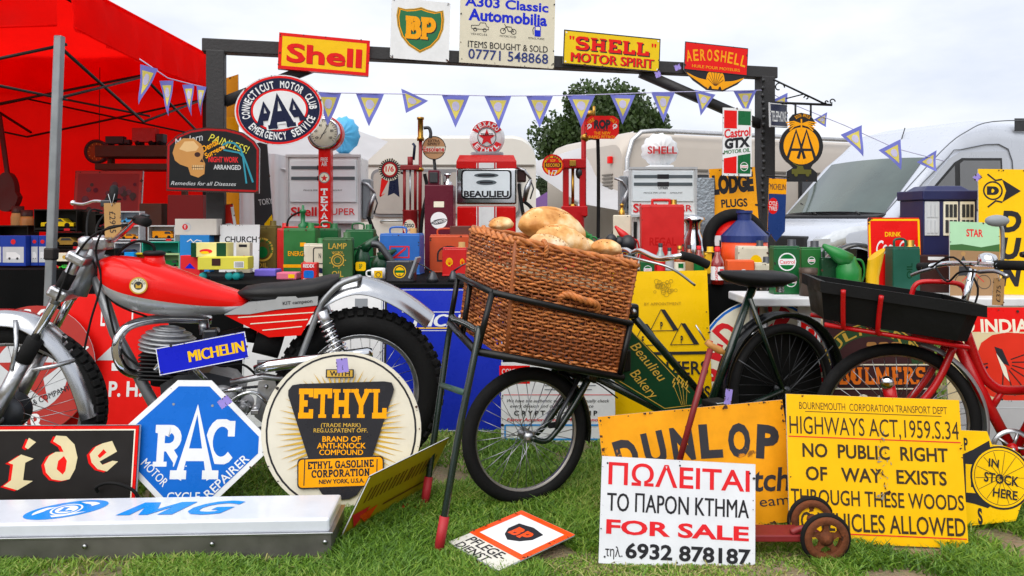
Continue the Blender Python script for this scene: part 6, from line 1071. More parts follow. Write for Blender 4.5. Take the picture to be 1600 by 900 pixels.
# ---- the bakery carrier bicycle
bbk = Frame2(822, 405, 1222, 345); B = bbk.at; bk = thing('bicycle', 'dark green bakery carrier bicycle with small front wheel', 'bicycle', (bbk.a.x, bbk.a.y, 0), bbk.rz); bg_ = M('coach_green', '0c1f17', .25, var=.25, rust=.06, coat=.4); bm_k = M('mudguard_black', '0c0d10', .25, var=.15, coat=.15, spec=.3)
wf, wr = B(822, 697), B(1222, 609); wf.z = .262; wheel(bk, wf, .262, .026, M('dull_rim', '9a9690', .4, .9, var=.2), 32, .022, 0, .06); wheel(bk, wr, .30, .021, M('dark_rim', '55565a', .35, .9), 36, .022, 0, .06, gunmetal, spm=M('dark_spoke', '2a2b2e', .5, .5))
T = lambda name, P, r=.015, m=None, n=10, sm=0: part(bk, name, lambda b: b.tube(smooth_pts([B(*p) for p in P], 5) if sm else [B(*p) for p in P], r, m or bg_, n))
T('head_tube', [(988, 398, 0), (918, 585, 0)], .019); T('top_tube', [(972, 474, 0), (1100, 622, 0)], .017); T('down_tube', [(930, 588, 0), (1030, 640, 0), (1118, 665, 0)], .017); T('seat_tube', [(1176, 448, 0), (1100, 660, 0)], .018)
for d in (-.055, .055): T('seat_stay', [(1172, 466, d * .4), (1224, 612, d)], .010); T('chain_stay', [(1105, 662, d * .4), (1222, 610, d)], .011)
for d in (-.05, .05): part(bk, 'fork_blade', lambda b: b.tube(smooth_pts([B(912, 588) + Vector((0, d * .8, 0)), B(880, 640) + Vector((0, d, 0)), B(848, 682) + Vector((0, d, 0)), wf + Vector((0, d, 0))], 5), [.014] * 8 + [.011] * 8, bg_, 10))
part(bk, 'fork_crown', lambda b: b.box(B(914, 586), (.05, .13, .035), bg_, .008, (0, R(25), 0))); part(bk, 'front_brake', lambda b: (b.tube([B(905, 590, -.05), B(876, 645, -.07), B(868, 668, -.06)], .008, gunmetal, 7), b.tube([B(905, 590, .05), B(876, 645, .07)], .008, gunmetal, 7), b.box(B(866, 664, -.05), (.05, .02, .02), rubber, .004)))
def arcp(c, r, a0, a1, n=18): return [(c.x + r * math.cos(R(a0 + (a1 - a0) * k / n)), 0, c.z + r * math.sin(R(a0 + (a1 - a0) * k / n))) for k in range(n + 1)]
fender('rear_mudguard', bk, arcp(wr, .325, 200, 5), .075, .03, bm_k); fender('front_mudguard', bk, arcp(wf, .282, 62, -12), .06, .02, bm_k)
part(bk, 'coat_guard', lambda b: b.prism([(wr.x + .285 * math.cos(R(a)), wr.z + .285 * math.sin(R(a))) for a in range(0, 360, 12)], .045, .049, M('oilcloth_black', '08090a', .6, spec=.2)))
for k, d in ((35, -.04), (35, .04), (150, -.04)): part(bk, 'mudguard_stay', lambda b: b.tube([wr + Vector((0, d, 0)), wr + Vector((.325 * math.cos(R(k)), d, .325 * math.sin(R(k))))], .003, gunmetal, 5))
part(bk, 'saddle', lambda b: b.loft([[Vector((B(x, 430).x, hw * math.cos(j / 16 * 6.283), B(x, (yt + yb) / 2).z + (B(x, yt).z - B(x, yb).z) / 2 * math.sin(j / 16 * 6.283))) for j in range(16)] for x, yt, yb, hw in ((1124, 424, 430, .014), (1132, 422, 438, .026), (1155, 422, 446, .05), (1180, 422, 450, .085), (1205, 422, 449, .11), (1222, 424, 442, .10), (1229, 428, 436, .07))], leather)); part(bk, 'seat_post', lambda b: (b.cyl(B(1176, 452), B(1182, 444), .013, chrome), b.cyl(B(1174, 462), B(1180, 446), .012, chrome)))
for d in (-.05, .05): part(bk, 'saddle_spring', lambda b: b.tube([B(1206, 446 + k * .22) + Vector((.016 * math.cos(k * 1.1), d + .016 * math.sin(k * 1.1), 0)) for k in range(40)], .003, steel, 5))
hb = [(988, 396, 0), (1000, 392, -.06), (1028, 404, -.18), (1050, 402, -.26), (1066, 399, -.29)]; T('handlebar', hb, .011, chrome, 10, 1); T('grip', [(1064, 399, -.29), (1085, 404, -.30), (1106, 414, -.31)], .017, rubber, 12, 1); part(bk, 'handlebar', lambda b: b.tube(smooth_pts([Vector((B(*p).x, -B(*p).y, B(*p).z)) for p in hb], 5), .011, chrome, 10)); pg_ = [Vector((B(*p).x, -B(*p).y, B(*p).z)) for p in ((1064, 399, -.29), (1106, 414, -.31))]; part(bk, 'grip', lambda b: b.tube(pg_, .017, rubber, 12))
T('brake_lever', [(975, 400, -.1), (1010, 408, -.2), (1050, 420, -.27), (1086, 446, -.3)], .005, steel, 7, 1); T('handlebar_stem', [(985, 408, 0), (990, 392, 0)], .014, chrome)
P = [(966, 500), (1092, 622), (1098, 640), (1032, 640), (936, 582)]; sgp = part(bk, 'name_panel', lambda b: b.prism([(p.x, p.z) for p in bbk.L(P)], -.022, -.018, E('panel_green', '0f3a22', .3))); c = Canvas(sgp, 378, -.0222, None, B(1022, 578).x, B(1022, 578).z)
c.line([(-52, -70), (62, 40)], 1.1, gold, 'border'); c.line([(-72, 8), (14, 60), (66, 60)], 1.1, gold, 'border'); c.text('Beaulieu', -16, -16, 16, gold, w=84, rot=47, bold=.0, shear=.45); c.text('Bakery', -24, 18, 16, gold, w=62, rot=47, bold=.0, shear=.45)
for u, v, r in ((38, 42, 0), (46, 38, 12), (54, 44, 24), (62, 48, 40)):
    c.line([(46 + r * .2, 58), (u - 6, v - 14)], .8, gold, 'wheat_print')
    for k in range(4): c.poly(ell(3, 5.5, 8), gold, 'wheat_print', u - 6 + (k % 2) * 2.4 - 1.2 - k * .6, v - 16 - k * 3.2, 20)
c.done()
part(bk, 'crank', lambda b: (b.cyl(B(1104, 660, -.07), B(1104, 660, .07), .016, steel), b.tube([B(1104, 660, -.08), B(1122, 632, -.09)], .009, chrome, 8))); part(bk, 'pedal', lambda b: (b.box(B(1120, 630, -.14), (.09, .09, .025), rubber, .006), b.box(B(1128, 634, -.18), (.06, .012, .03), chrome, .003))); part(bk, 'chain_wheel', lambda b: b.lathe([(.06, -.003), (.085, -.003), (.085, .003), (.06, .003)], blackm, 28, B(1104, 660, -.06), 'Y'))
T('brake_cable', [(905, 588, -.06), (935, 600, -.07), (965, 622, -.06)], .003, rubber, 5, 1)
# carrier frame
N_ = -.21; Fd = .19
def car(b):
    b.tube([B(769, 457, N_), B(986, 506, N_)], .012, blackm, 9); b.tube([B(716, 431, Fd), B(769, 457, N_)], .012, blackm, 9); b.tube([B(716, 431, Fd), B(940, 478, Fd)], .012, blackm, 9); b.tube([B(940, 478, Fd), B(986, 506, N_)], .012, blackm, 9)
part(bk, 'carrier_rail', car)
for P in ([(769, 457, N_), (746, 548, N_)], [(716, 431, Fd), (703, 505, Fd)], [(735, 441, .05), (722, 528, .05)], [(985, 506, N_), (968, 586, N_)]): T('carrier_upright', P, .011, blackm)
part(bk, 'carrier_tray', lambda b: (b.tube([B(744, 549, N_), B(972, 590, N_)], .014, blackm, 8), b.tube([B(703, 505, Fd), B(915, 560, Fd)], .014, blackm, 8), b.tube([B(744, 549, N_), B(703, 505, Fd)], .014, blackm, 8), b.tube([B(972, 590, N_), B(915, 560, Fd)], .014, blackm, 8), [b.tube([B(744, 549, N_).lerp(B(972, 590, N_), k / 5), B(703, 505, Fd).lerp(B(915, 560, Fd), k / 5)], .009, blackm, 6) for k in range(1, 5)]))
part(bk, 'carrier_bracket', lambda b: (b.tube([B(880, 575, 0), B(912, 590, 0)], .02, blackm), b.box(B(972, 562, -.02), (.05, .06, .09), blackm, .006), b.box(B(985, 486, -.02), (.06, .05, .06), blackm, .012), b.cyl(B(990, 487, -.05), B(990, 487, -.07), .012, steel)))
ga, gb_ = bbk.gnd(663, 792), bbk.gnd(685, 864)
part(bk, 'stand', lambda b: (b.tube(smooth_pts([gb_, gb_.lerp(B(743, 522, N_), .5), B(746, 530, N_), B(742, 514, N_ + .06), B(712, 500, Fd - .08), B(704, 508, Fd), ga.lerp(B(704, 508, Fd), .5), ga], 5), .0125, bg_, 9), b.tube([ga.lerp(B(704, 508, Fd), .66), gb_.lerp(B(743, 522, N_), .72)], .012, M('worn_green', '2c4a40', .4), 8)))
for g_, o_ in ((ga, B(704, 508, Fd)), (gb_, B(743, 522, N_))): part(bk, 'stand_foot', lambda b: b.tube([g_ + Vector((0, 0, .004)), g_.lerp(o_, .16)], .0165, rubbered, 12))
part(bk, 'foot_plate', lambda b: b.box(ga + Vector((-.07, 0, .012)), (.17, .05, .006), redink, .001, (0, R(3), 0)))
# ---- the red carrier bicycle
rb_ = Frame2(1400, 400, 1800, 425); Q = rb_.at; rk = thing('bicycle', 'red step-through bicycle with black tray on its front carrier', 'bicycle', (rb_.a.x, rb_.a.y, 0), rb_.rz); fr_ = M('bicycle_red', 'b40e12', .25, var=.1, coat=.2, spec=.3)
wf, wr = Q(1400, 680), Q(1400, 680) + Vector((1.06, 0, 0)); wf.z = wr.z = .305; wheel(rk, wf, .305, .024, steel, 36, .035, 0, .07); wheel(rk, wr, .305, .024, steel, 36, .03, 0, .07)
fender('front_mudguard', rk, arcp(wf, .33, 75, -28), .06, .02, M('painted_silver', '9a9da0', .35, .5)); fender('rear_mudguard', rk, arcp(wr, .33, 195, 5), .06, .02, fr_)
TR = lambda name, P, r=.015, m=None, sm=0: part(rk, name, lambda b: b.tube(smooth_pts([Q(*p) for p in P], 5) if sm else [Q(*p) for p in P], r, m or fr_, 10))
for d in (-.055, .055): part(rk, 'fork_blade', lambda b: b.tube(smooth_pts([Q(1484, 540) + Vector((0, d * .7, 0)), Q(1452, 600) + Vector((0, d, 0)), wf + Vector((0, d, 0))], 6), .014, fr_, 10))
TR('head_tube', [(1500, 500, 0), (1482, 545, 0)], .021); TR('down_tube', [(1492, 530, 0), (1540, 625, 0), (1582, 705, 0)], .021); TR('top_tube', [(1510, 520, 0), (1530, 575, 0), (1548, 600, 0), (1575, 610, 0), (1650, 605, 0)], .018, sm=1); TR('seat_tube', [(1660, 470, 0), (1640, 600, 0), (1585, 705, 0)], .017); TR('frame_strut', [(1548, 640, 0), (1568, 608, 0)], .012)
for d in (-.05, .05): part(rk, 'rear_stay', lambda b: (b.tube([Q(1648, 560) + Vector((0, d * .5, 0)), wr + Vector((0, d, 0))], .01, fr_, 8), b.tube([Q(1590, 705) + Vector((0, d * .5, 0)), wr + Vector((0, d, 0))], .011, fr_, 8)))
part(rk, 'chain_wheel', lambda b: (b.lathe([(.056, -.003), (.072, -.003), (.072, .003), (.056, .003), (.056, -.003)], steel, 30, Q(1582, 700, -.06), 'Y'), [b.tube([Q(1582, 700, -.06), Q(1582, 700, -.06) + Vector((.058 * math.cos(q * 1.2566), 0, .058 * math.sin(q * 1.2566)))], .006, steel, 6) for q in range(5)])); part(rk, 'crank', lambda b: (b.cyl(Q(1582, 700, -.08), Q(1582, 700, .08), .018, fr_), b.tube([Q(1582, 700, -.08), Q(1600, 742, -.09)], .009, steel, 8))); part(rk, 'pedal', lambda b: b.box(Q(1606, 745, -.14), (.07, .08, .022), rubber, .005))
part(rk, 'hub_lamp', lambda b: (b.cyl(Q(1388, 602, -.07), Q(1396, 640, -.07), .024, fr_, 14), b.sph(Q(1386, 598, -.085), (.026, .02, .026), chrome)))
part(rk, 'pannier', lambda b: (b.box(Q(1672, 580, -.12), (.26, .12, .36), M('pannier_red', '9a0f1c', .7), .03),)); part(rk, 'reflective_strip', lambda b: b.box(Q(1672, 592, -.185), (.27, .006, .035), lgrey)); part(rk, 'saddle', lambda b: b.loft([[Vector((Q(1660, 0).x + dx, hw * math.cos(j / 12 * 6.283), .96 + hz * math.sin(j / 12 * 6.283))) for j in range(12)] for dx, hw, hz in ((-.14, .015, .01), (-.08, .035, .025), (.02, .07, .035), (.11, .09, .03), (.14, .06, .015))], leather))
TR('handlebar_stem', [(1500, 500, 0), (1520, 420, 0)], .013, chrome); TR('handlebar', [(1440, 418, .22), (1480, 412, .16), (1520, 412, 0), (1556, 414, -.16), (1560, 415, -.2)], .011, chrome, 1); TR('grip', [(1556, 414, -.18), (1640, 416, -.3)], .018, rubber); TR('grip', [(1436, 417, .24), (1452, 417, .2)], .018, rubber)
part(rk, 'bell', lambda b: (b.lathe([(.034, 0), (.034, .012), (.028, .028), (.012, .036), (0, .037)], chrome, 20, Q(1543, 410, -.05)), b.lathe([(.036, -.012), (.036, 0), (0, 0)], dark, 20, Q(1543, 410, -.05)))); TR('brake_lever', [(1462, 418, .16), (1440, 424, .2), (1424, 430, .24)], .007, steel, 1); TR('brake_lever', [(1530, 425, -.1), (1556, 424, -.2), (1574, 432, -.26)], .008, steel, 1)
TR('cable', [(1462, 418, .16), (1480, 440, .05), (1500, 425, 0), (1530, 425, -.1)], .004, rubber, 1); TR('cable', [(1452, 420, .18), (1490, 402, .05), (1528, 450, -.02), (1510, 500, -.02)], .004, rubber, 1); part(rk, 'mirror', lambda b: (b.tube(smooth_pts([Q(1566, 412, -.1), Q(1566, 360, -.1), Q(1556, 346, -.1)], 5), .007, steel, 7), b.sph(Q(1558, 345, -.1), (.042, .02, .022), grey)))
dx, D_ = Q(1280, 440, -.2), .40
c8 = [Q(1286, 452, -.2), Q(1536, 490, -.2), Q(1516, 536, -.17), Q(1290, 500, -.17)]
def rack(b):
    for u in (.12, .36): p0, p1 = c8[0].lerp(c8[1], u), c8[3].lerp(c8[2], u); b.tube(smooth_pts([p0 + Vector((0, -.03, .01)), p0.lerp(p1, .5) + Vector((0, -.018, 0)), p1 + Vector((.004, .0, -.016)), p1 + Vector((.02, .05, -.022)), p1 + Vector((.02, .34, -.022))], 4), .009, fr_, 8)
    z = Vector((0, .02, -.02)); b.tube([c8[3] + z, c8[2] + z], .009, fr_, 8); b.tube([c8[3] + z + Vector((0, .3, 0)), c8[2] + z + Vector((0, .3, 0))], .009, fr_, 8); b.tube([c8[2] + z, c8[2] + z + Vector((0, .3, 0))], .009, fr_, 8); p = Q(1484, 535); b.tube([c8[2].lerp(c8[3], .3) + z + Vector((0, .15, 0)), p], .014, fr_, 8)
    b.tube(smooth_pts([Q(1424, 462, .1), Q(1430, 446, .1), Q(1446, 440, .1), Q(1490, 442, .1), Q(1506, 450, .1), Q(1510, 476, .1)], 5), .010, fr_, 8)
part(rk, 'carrier_rack', rack)
# tray resting in the carrier
tr = thing('plastic_tray', 'black plastic tray strapped in the red bicycle carrier', 'tray', (rb_.a.x, rb_.a.y, 0), rb_.rz); plt = M('tray_black', '0b0c0d', .55, var=.2, bump=.1, spec=.2)
def tub(b):
    top = [c8[0], c8[1], c8[1] + Vector((0, D_, 0)), c8[0] + Vector((0, D_, 0))]; bot = [c8[3], c8[2], c8[2] + Vector((0, D_ - .06, 0)), c8[3] + Vector((0, D_ - .06, 0))]
    def rr(P, k=.18): return [P[i].lerp(P[(i + 1) % 4], t) * 1.0 for i in range(4) for t in (k * .5, .5, 1 - k * .5)]
    m = lambda P, s: [sum(P, Vector()) / 4 + (p - sum(P, Vector()) / 4) * s for p in P]
    b.loft([rr(m(bot, .93)), rr(bot), rr([bot[i].lerp(top[i], .5) for i in range(4)]), rr(top), rr(m(top, .965)), rr([p + Vector((0, 0, .012)) for p in m(bot, .95)])], plt, False)
part(tr, 'tub', tub)
def rim(b):
    top = [c8[0], c8[1], c8[1] + Vector((0, D_, 0)), c8[0] + Vector((0, D_, 0))]; cc = sum(top, Vector()) / 4; o = [cc + (p - cc) * 1.04 for p in top]; i_ = [cc + (p - cc) * .96 for p in top]; up = Vector((0, 0, .03)); dn = Vector((0, 0, -.012)); b.loft([[q[k] + z for q, z in ((o, dn), (o, up), (i_, up), (i_, dn))] for k in (0, 1, 2, 3, 0)], plt, False, False)
part(tr, 'rim', rim)
# ---- toy scooter and rusty wheels
sc_ = thing('toy_scooter', 'old dark red child scooter with rusty spoked wheels behind the for sale sign', 'scooter', (PX(1190, 830, 478).x, PX(1190, 830, 478).y, 0)); o0 = Vector(sc_.location); oxr = M('oxide_red', '7a1a1e', .5, var=.2, rust=.2); W_ = lambda x, y, s: PX(x, y, s) - o0
part(sc_, 'deck', lambda b: b.box((W_(1150, 833, 474) + W_(1236, 833, 486)) / 2, (.24, .09, .022), oxr, .004)); part(sc_, 'axle_fork', lambda b: (b.tube(smooth_pts([W_(1236, 832, 486), W_(1252, 826, 486), W_(1272, 830, 488), W_(1290, 846, 492)], 4), .011, oxr, 8), b.tube(smooth_pts([W_(1236, 834, 480), W_(1252, 838, 470), W_(1268, 816, 462)], 4), .011, oxr, 8)))
part(sc_, 'steering_column', lambda b: (b.tube([W_(1056, 740, 462), W_(1110, 545, 455)], .0105, oxr, 10), b.tube([W_(1056, 740, 462), W_(1060, 800, 462), W_(1062, 838, 462)], .012, oxr, 8), b.tube([W_(1062, 832, 462), W_(1130, 833, 470)], .014, oxr, 8))); part(sc_, 'handle', lambda b: (b.tube([W_(1104, 534, 455), W_(1112, 541, 455), W_(1124, 547, 455), W_(1131, 551, 455)], [.011, .012, .013, .008], wood, 12), b.tube([W_(1102, 532, 455), W_(1087, 508, 455)], .003, steel, 6)))
def holed(b, r):
    b.lathe([(r * .68, -.012), (r * .84, -.016), (r, -.012), (r, .012), (r * .84, .016), (r * .68, .012), (r * .68, -.012)], rusty, 32, axis='Y'); b.lathe([(0, -.02), (r * .16, -.02), (r * .18, -.012), (r * .34, -.006), (r * .34, .006), (0, .02)], rusty, 20, axis='Y')
    for k in range(5): a = 2 * math.pi * k / 5 + .3; ca, sa = math.cos(a), math.sin(a); b.loft([[Vector((ca * rr - sa * w_, y, sa * rr + ca * w_)) for w_, y in ((-h, -.005), (h, -.005), (h, .005), (-h, .005))] for rr, h in ((r * .3, r * .17), (r * .5, r * .09), (r * .72, r * .2))], rusty, False)
for x, y, s, r in ((1290, 848, 492, .070), (1267, 812, 464, .070), (1062, 838, 462, .055)):
    p = W_(x, y, s); p.z = r + .012; t_ = thing('wheel', None, None); t_.parent = sc_; t_.location = p; part(t_, 'rim', lambda b: holed(b, r)); part(t_, 'tyre', lambda b: tyre(b, (0, 0, 0), r + .002, .009, n=32, k=8))
# ---------------------------------------------------------------- wicker basket and bread
wk = M('wicker_willow', 'c0743a', .5, var=.45, scale=35, bump=.15); wk2 = M('wicker_dark', '8e4c20', .55, var=.4, scale=30)
bs_ = thing('wicker_basket', 'large brown wicker basket of bread on the bakery bicycle', 'basket', (bbk.a.x, bbk.a.y, 0), bbk.rz)
top = [B(806, 376, -.185), B(994, 414, -.185), B(938, 388, .17), B(738, 358, .17)]; bot = [B(792, 556, -.18), B(962, 584, -.18), B(905, 552, .165), B(722, 508, .165)]
cols = (11, 20, 11, 20)
def weave():
    rg = random.Random(11); b = MB(); st_ = MB(); rows = 33; corner = []
    fc = [(0, 1, 19), (1, 2, 13), (2, 3, 19), (3, 0, 13)]
    for i, j, n in fc:
        nrm = (bot[j] - bot[i]).cross(top[i] - bot[i]).normalized(); cen = sum(top + bot, Vector()) / 8
        if nrm.dot((top[i] + bot[j]) / 2 - cen) < 0: nrm = -nrm
        P = lambda u, v: bot[i].lerp(bot[j], u).lerp(top[i].lerp(top[j], u), v) + nrm * .012 * math.sin(u * 3.14)
        for k in range(n + 1): st_.tube([P(k / n, v) for v in (0, .25, .5, .75, 1)], .0042, wk2, 5)
        for r in range(rows):
            v = (r + .5) / rows; ph = r % 2; pts = []; rad = []
            for k in range(2 * n + 1):
                u = k / (2 * n); off = .0075 * math.cos(math.pi * (k / 2 + ph)) * rg.uniform(.7, 1.25) ; pts.append(P(u, v) + nrm * (off + .003) + Vector((0, 0, rg.gauss(0, .0018)))); rad.append(.0050 * rg.uniform(.78, 1.12))
            b.tube(pts, rad, wk if rg.random() < .75 else wk2, 5)
    for m, nm in ((b, 'weave'), (st_, 'stakes')): o = m.build(nm, bs_); o['kind'] = 'stuff'
    def rope(pts, r, rr, tw, name):
        ps = smooth_pts(pts, 14); m = MB()
        for s_ in range(3):
            q = []
            for k, p in enumerate(ps):
                d = (ps[min(k + 1, len(ps) - 1)] - ps[max(k - 1, 0)]).normalized(); e1 = d.cross(Vector((0, 0, 1))).normalized() if abs(d.z) < .95 else Vector((1, 0, 0)); e2 = d.cross(e1); a = k * tw + s_ * 2.094; q.append(p + e1 * r * math.cos(a) + e2 * r * math.sin(a))
            m.tube(q, rr, wk, 6)
        o = m.build(name, bs_); o['kind'] = 'stuff'; return o
    for i in range(4): a_, c_ = top[i], top[(i + 1) % 4]; rope([a_, a_.lerp(c_, .33), a_.lerp(c_, .66), c_], .009, .0085, .42, 'rim')
    for i in range(4): a_, c_ = bot[i], bot[(i + 1) % 4]; rope([a_, a_.lerp(c_, .33), a_.lerp(c_, .66), c_], .007, .007, .5, 'base_border')
    for k in range(4):
        m = MB(); m.tube([bot[k] + (top[k] - bot[k]) * v for v in (0, .33, .66, 1)], .010, wk2, 7); m.build('corner_post', bs_)
    h0 = lambda u, v, o: bot[0].lerp(bot[1], u).lerp(top[0].lerp(top[1], u), v) + Vector((0, -o, 0)); rope([h0(.38, .56, .0), h0(.42, .62, .025), h0(.55, .60, .04), h0(.68, .58, .03), h0(.73, .50, .0)], .007, .0075, .45, 'handle')
    for k in (.28, .62): p = top[3].lerp(top[0], k) if k < .5 else top[0].lerp(top[1], k - .4); rope([p + Vector((0, -.015, -.035)), p + Vector((0, -.022, .0)), p + Vector((0, 0, .02)), p + Vector((0, .02, 0))], .004, .005, .5, 'binding')
    m = MB(); m.add([p.lerp(q, .1) for p, q in zip(bot, top)], [(0, 1, 2, 3)], wk2); m.build('floor', bs_)
    m = MB(); q = [p.lerp(q_, .72) for p, q_ in zip(bot, top)]; m.add(q, [(0, 1, 2, 3)], E('linen_liner', 'b8a88a', .9)); m.build('liner', bs_)
weave()
def crust(name, c1, c2, c3):
    m = bpy.data.materials.new(name); m.use_nodes = True; t = m.node_tree; n = t.nodes.new; l = t.links.new; p = t.nodes['Principled BSDF']; co = n('ShaderNodeTexCoord'); a = n('ShaderNodeTexNoise'); a.inputs['Scale'].default_value = 13; a.inputs['Detail'].default_value = 9; r = n('ShaderNodeValToRGB'); e = r.color_ramp.elements
    e[0].position = .33; e[0].color = lin(c1) + (1,); e[1].position = .68; e[1].color = lin(c3) + (1,); x = e.new(.5); x.color = lin(c2) + (1,); l(co.outputs['Object'], a.inputs[0]); l(a.outputs['Fac'], r.inputs[0]); l(r.outputs[0], p.inputs['Base Color']); p.inputs['Roughness'].default_value = .6
    b = n('ShaderNodeTexNoise'); b.inputs['Scale'].default_value = 55; b.inputs['Detail'].default_value = 5; u = n('ShaderNodeBump'); u.inputs['Strength'].default_value = .35; u.inputs['Distance'].default_value = .01; l(co.outputs['Object'], b.inputs[0]); l(b.outputs['Fac'], u.inputs['Height']); l(u.outputs[0], p.inputs['Normal']); return m
cr1 = crust('loaf_crust', 'b0702c', 'd89e58', 'f0d8a8'); seed_m = M('crust_speck', '8a4e1c', .8); cr4 = crust('scored_crust', 'b67a38', 'e0ac68', 'f4deb4'); cr3 = crust('floury_crust', 'c08a4c', 'e0b884', 'f4e6cc'); cr2 = crust('bun_crust', 'b4722f', 'd89a55', 'efd6a8')
def bread(name, label, x, y, d, size, m, rot=(0, 0, 0), slash=0):
    p = B(x, y, d); w_ = thing(name, label, 'bread', Vector((bbk.a.x, bbk.a.y, 0)) + Matrix.Rotation(bbk.rz, 3, 'Z') @ p, bbk.rz); n = 44; vs = []; fs = []; k = 24; rg = random.Random(int(x))
    for i in range(k + 1):
        t = math.pi * i / k
        for j in range(n):
            a = 2 * math.pi * j / n; st = math.sin(t); ct = math.cos(t); z = ct * (1 if ct > 0 else .6); rr = 1 + .035 * math.sin(3 * a + x) * st + .03 * math.sin(7 * a + 2 * t) * math.sin(5 * t + x)
            q = Vector((size[0] * math.copysign(abs(st * math.cos(a)) ** .9, math.cos(a)) * rr, size[1] * st * math.sin(a) * rr, size[2] * z))
            if slash and ct > .05: q.z -= slash * math.exp(-((q.y + .25 * size[1] * math.cos(q.x / size[0] * 2)) / (size[1] * .12)) ** 2)
            from_n = noise.noise(q * 38 + Vector((x, 0, 0))) * .004 + noise.noise(q * 15 + Vector((0, x, 0))) * .006; q = q * (1 + from_n / max(.02, q.length)); vs.append(q)
    for i in range(k):
        for j in range(n): fs.append((i * n + j, (i + 1) * n + j, (i + 1) * n + (j + 1) % n, i * n + (j + 1) % n))
    b = MB(Euler(rot).to_matrix().to_4x4()); b.add(vs, fs, m, True); b.build('crust', w_)
    if slash: b = MB(Euler(rot).to_matrix().to_4x4()); b.tube([Vector((size[0] * u, -.25 * size[1] * math.cos(u * 2), size[2] * math.sqrt(max(0, 1 - u * u)) * .93)) for u in [-.75 + .1 * q for q in range(16)]], [.004 + .006 * math.sin(q / 15 * 3.14) for q in range(16)], cr2, 6); b.build('score_mark', w_)
    b = MB(Euler(rot).to_matrix().to_4x4()); rs_ = random.Random(int(y))
    for q in range(46):
        a, t = rs_.uniform(0, 6.28), rs_.uniform(.15, 1.25); p_ = Vector((size[0] * math.sin(t) * math.cos(a), size[1] * math.sin(t) * math.sin(a), size[2] * math.cos(t))) * 1.012; b.sph(p_, (.0022, .0022, .0016), seed_m, 5)
    so = b.build('seeds', w_); so['kind'] = 'stuff'
bread('bread_loaf', 'big domed bread loaf standing at the back of the basket', 862, 360, .075, (.15, .06, .09), cr1, (R(-10), R(12), 0), .006); bread('bread_loaf', 'long scored loaf leaning on the big loaf', 880, 378, -.02, (.12, .036, .062), cr4, (R(-16), R(14), 0), .008); bread('bread_roll', 'pale floury roll in front of the scored loaf', 856, 384, -.11, (.085, .038, .042), cr3, (0, R(12), 0)); bread('bread_roll', 'small golden roll at the basket front corner', 782, 352, .10, (.05, .045, .032), cr2); bread('bread_bun', 'round bun nestled at the rear end of the basket', 948, 389, -.10, (.062, .05, .036), cr2, (0, R(6), 0)); bread('bread_loaf', 'low brown loaf in the middle of the basket', 900, 385, .06, (.11, .06, .045), cr1, (0, R(12), 0))

# ---------------------------------------------------------------- bunting
fb = M('flag_blue', '7a80d6', .8, var=.08, tl=.3); fy = M('flag_yellow', 'f0e070', .8, tl=.3); fw = M('flag_lilac', 'c9c6ea', .8, tl=.2)
def bunting(label, pts, flags, group='bunting strings'):
    o0 = PX(*pts[0]); t = thing('bunting', label, 'bunting', o0, 0, group); b = MB(); b.tube([PX(*p) - o0 for p in pts], .0035, fw, 5); b.build('cord', t)
    for x, y, s, w_, h_, rot, fold in flags:
        g = 8; vs = []; fs = []; k = 1 / s; ca, sa = math.cos(R(rot)), math.sin(R(rot)); o = PX(x, y, s) - o0
        def warp(u, v, dy): # pixel offsets -> point, with a gentle belly
            X_, Z_ = u * ca + v * sa, -u * sa + v * ca; return o + Vector((X_ * k, dy + .02 * math.sin(v * .09 + fold) * (v / h_) + .01 * math.sin(u * .12), -Z_ * k))
        def tri(u0, u1, v0, tipv, dy, mat, mm):
            vs = []; fs = []; n = 7
            for i in range(n + 1):
                v = v0 + (tipv - v0) * i / n; f_ = 1 - i / n
                for j in range(5): vs.append(warp((u0 + u1) / 2 + (u1 - u0) / 2 * f_ * (j / 2 - 1), v, dy))
            for i in range(n):
                for j in range(4): fs.append((i * 5 + j, i * 5 + j + 1, (i + 1) * 5 + j + 1, (i + 1) * 5 + j))
            mm.add(vs, fs, mat, True)
        b = MB(); tri(-w_ / 2, w_ / 2, 0, h_, 0, fb, b); fo = b.build('flag', t, fix=False); b = MB(); tri(-w_ * .31, w_ * .31, h_ * .13, h_ * .74, -.0015, fy, b)
        rg = random.Random(int(x)); cen = [warp(w_ * .15 * math.cos(a * .7) * rg.uniform(.85, 1.15), h_ * .33 + h_ * .15 * math.sin(a * .7), -.003) for a in range(9)]; b.add(cen, [list(range(9))], fw); b.build('print', fo, fix=False)
bunting('short bunting run with four blue and yellow flags under the gazebo edge', [(218, 92, 262), (262, 122, 255), (300, 132, 250), (328, 138, 247)], [(233, 104, 260, 26, 62, -14, 0), (260, 126, 256, 20, 56, 4, 1), (294, 132, 251, 17, 50, 6, 2), (315, 135, 249, 14, 46, -3, 3)])
bunting('long bunting line of blue and yellow pennants strung below the gantry beam', [(470, 142, 243), (520, 145, 242), (640, 147, 238), (780, 150, 232), (900, 149, 226), (1040, 144, 218), (1190, 141, 210)], [(513, 145, 242, 40, 52, 0, 0), (578, 146, 240, 44, 52, -1, 1), (648, 148, 238, 46, 32, -24, 2), (712, 149, 235, 43, 51, 0, .5), (778, 150, 232, 42, 52, 2, 1.4), (843, 150, 229, 42, 50, 0, .2), (908, 149, 226, 44, 50, 0, 2), (973, 148, 222, 40, 46, 0, 3), (1036, 144, 219, 38, 48, 0, 1), (1102, 144, 215, 34, 38, -12, 2.2), (1164, 141, 211, 38, 38, 3, .4)])
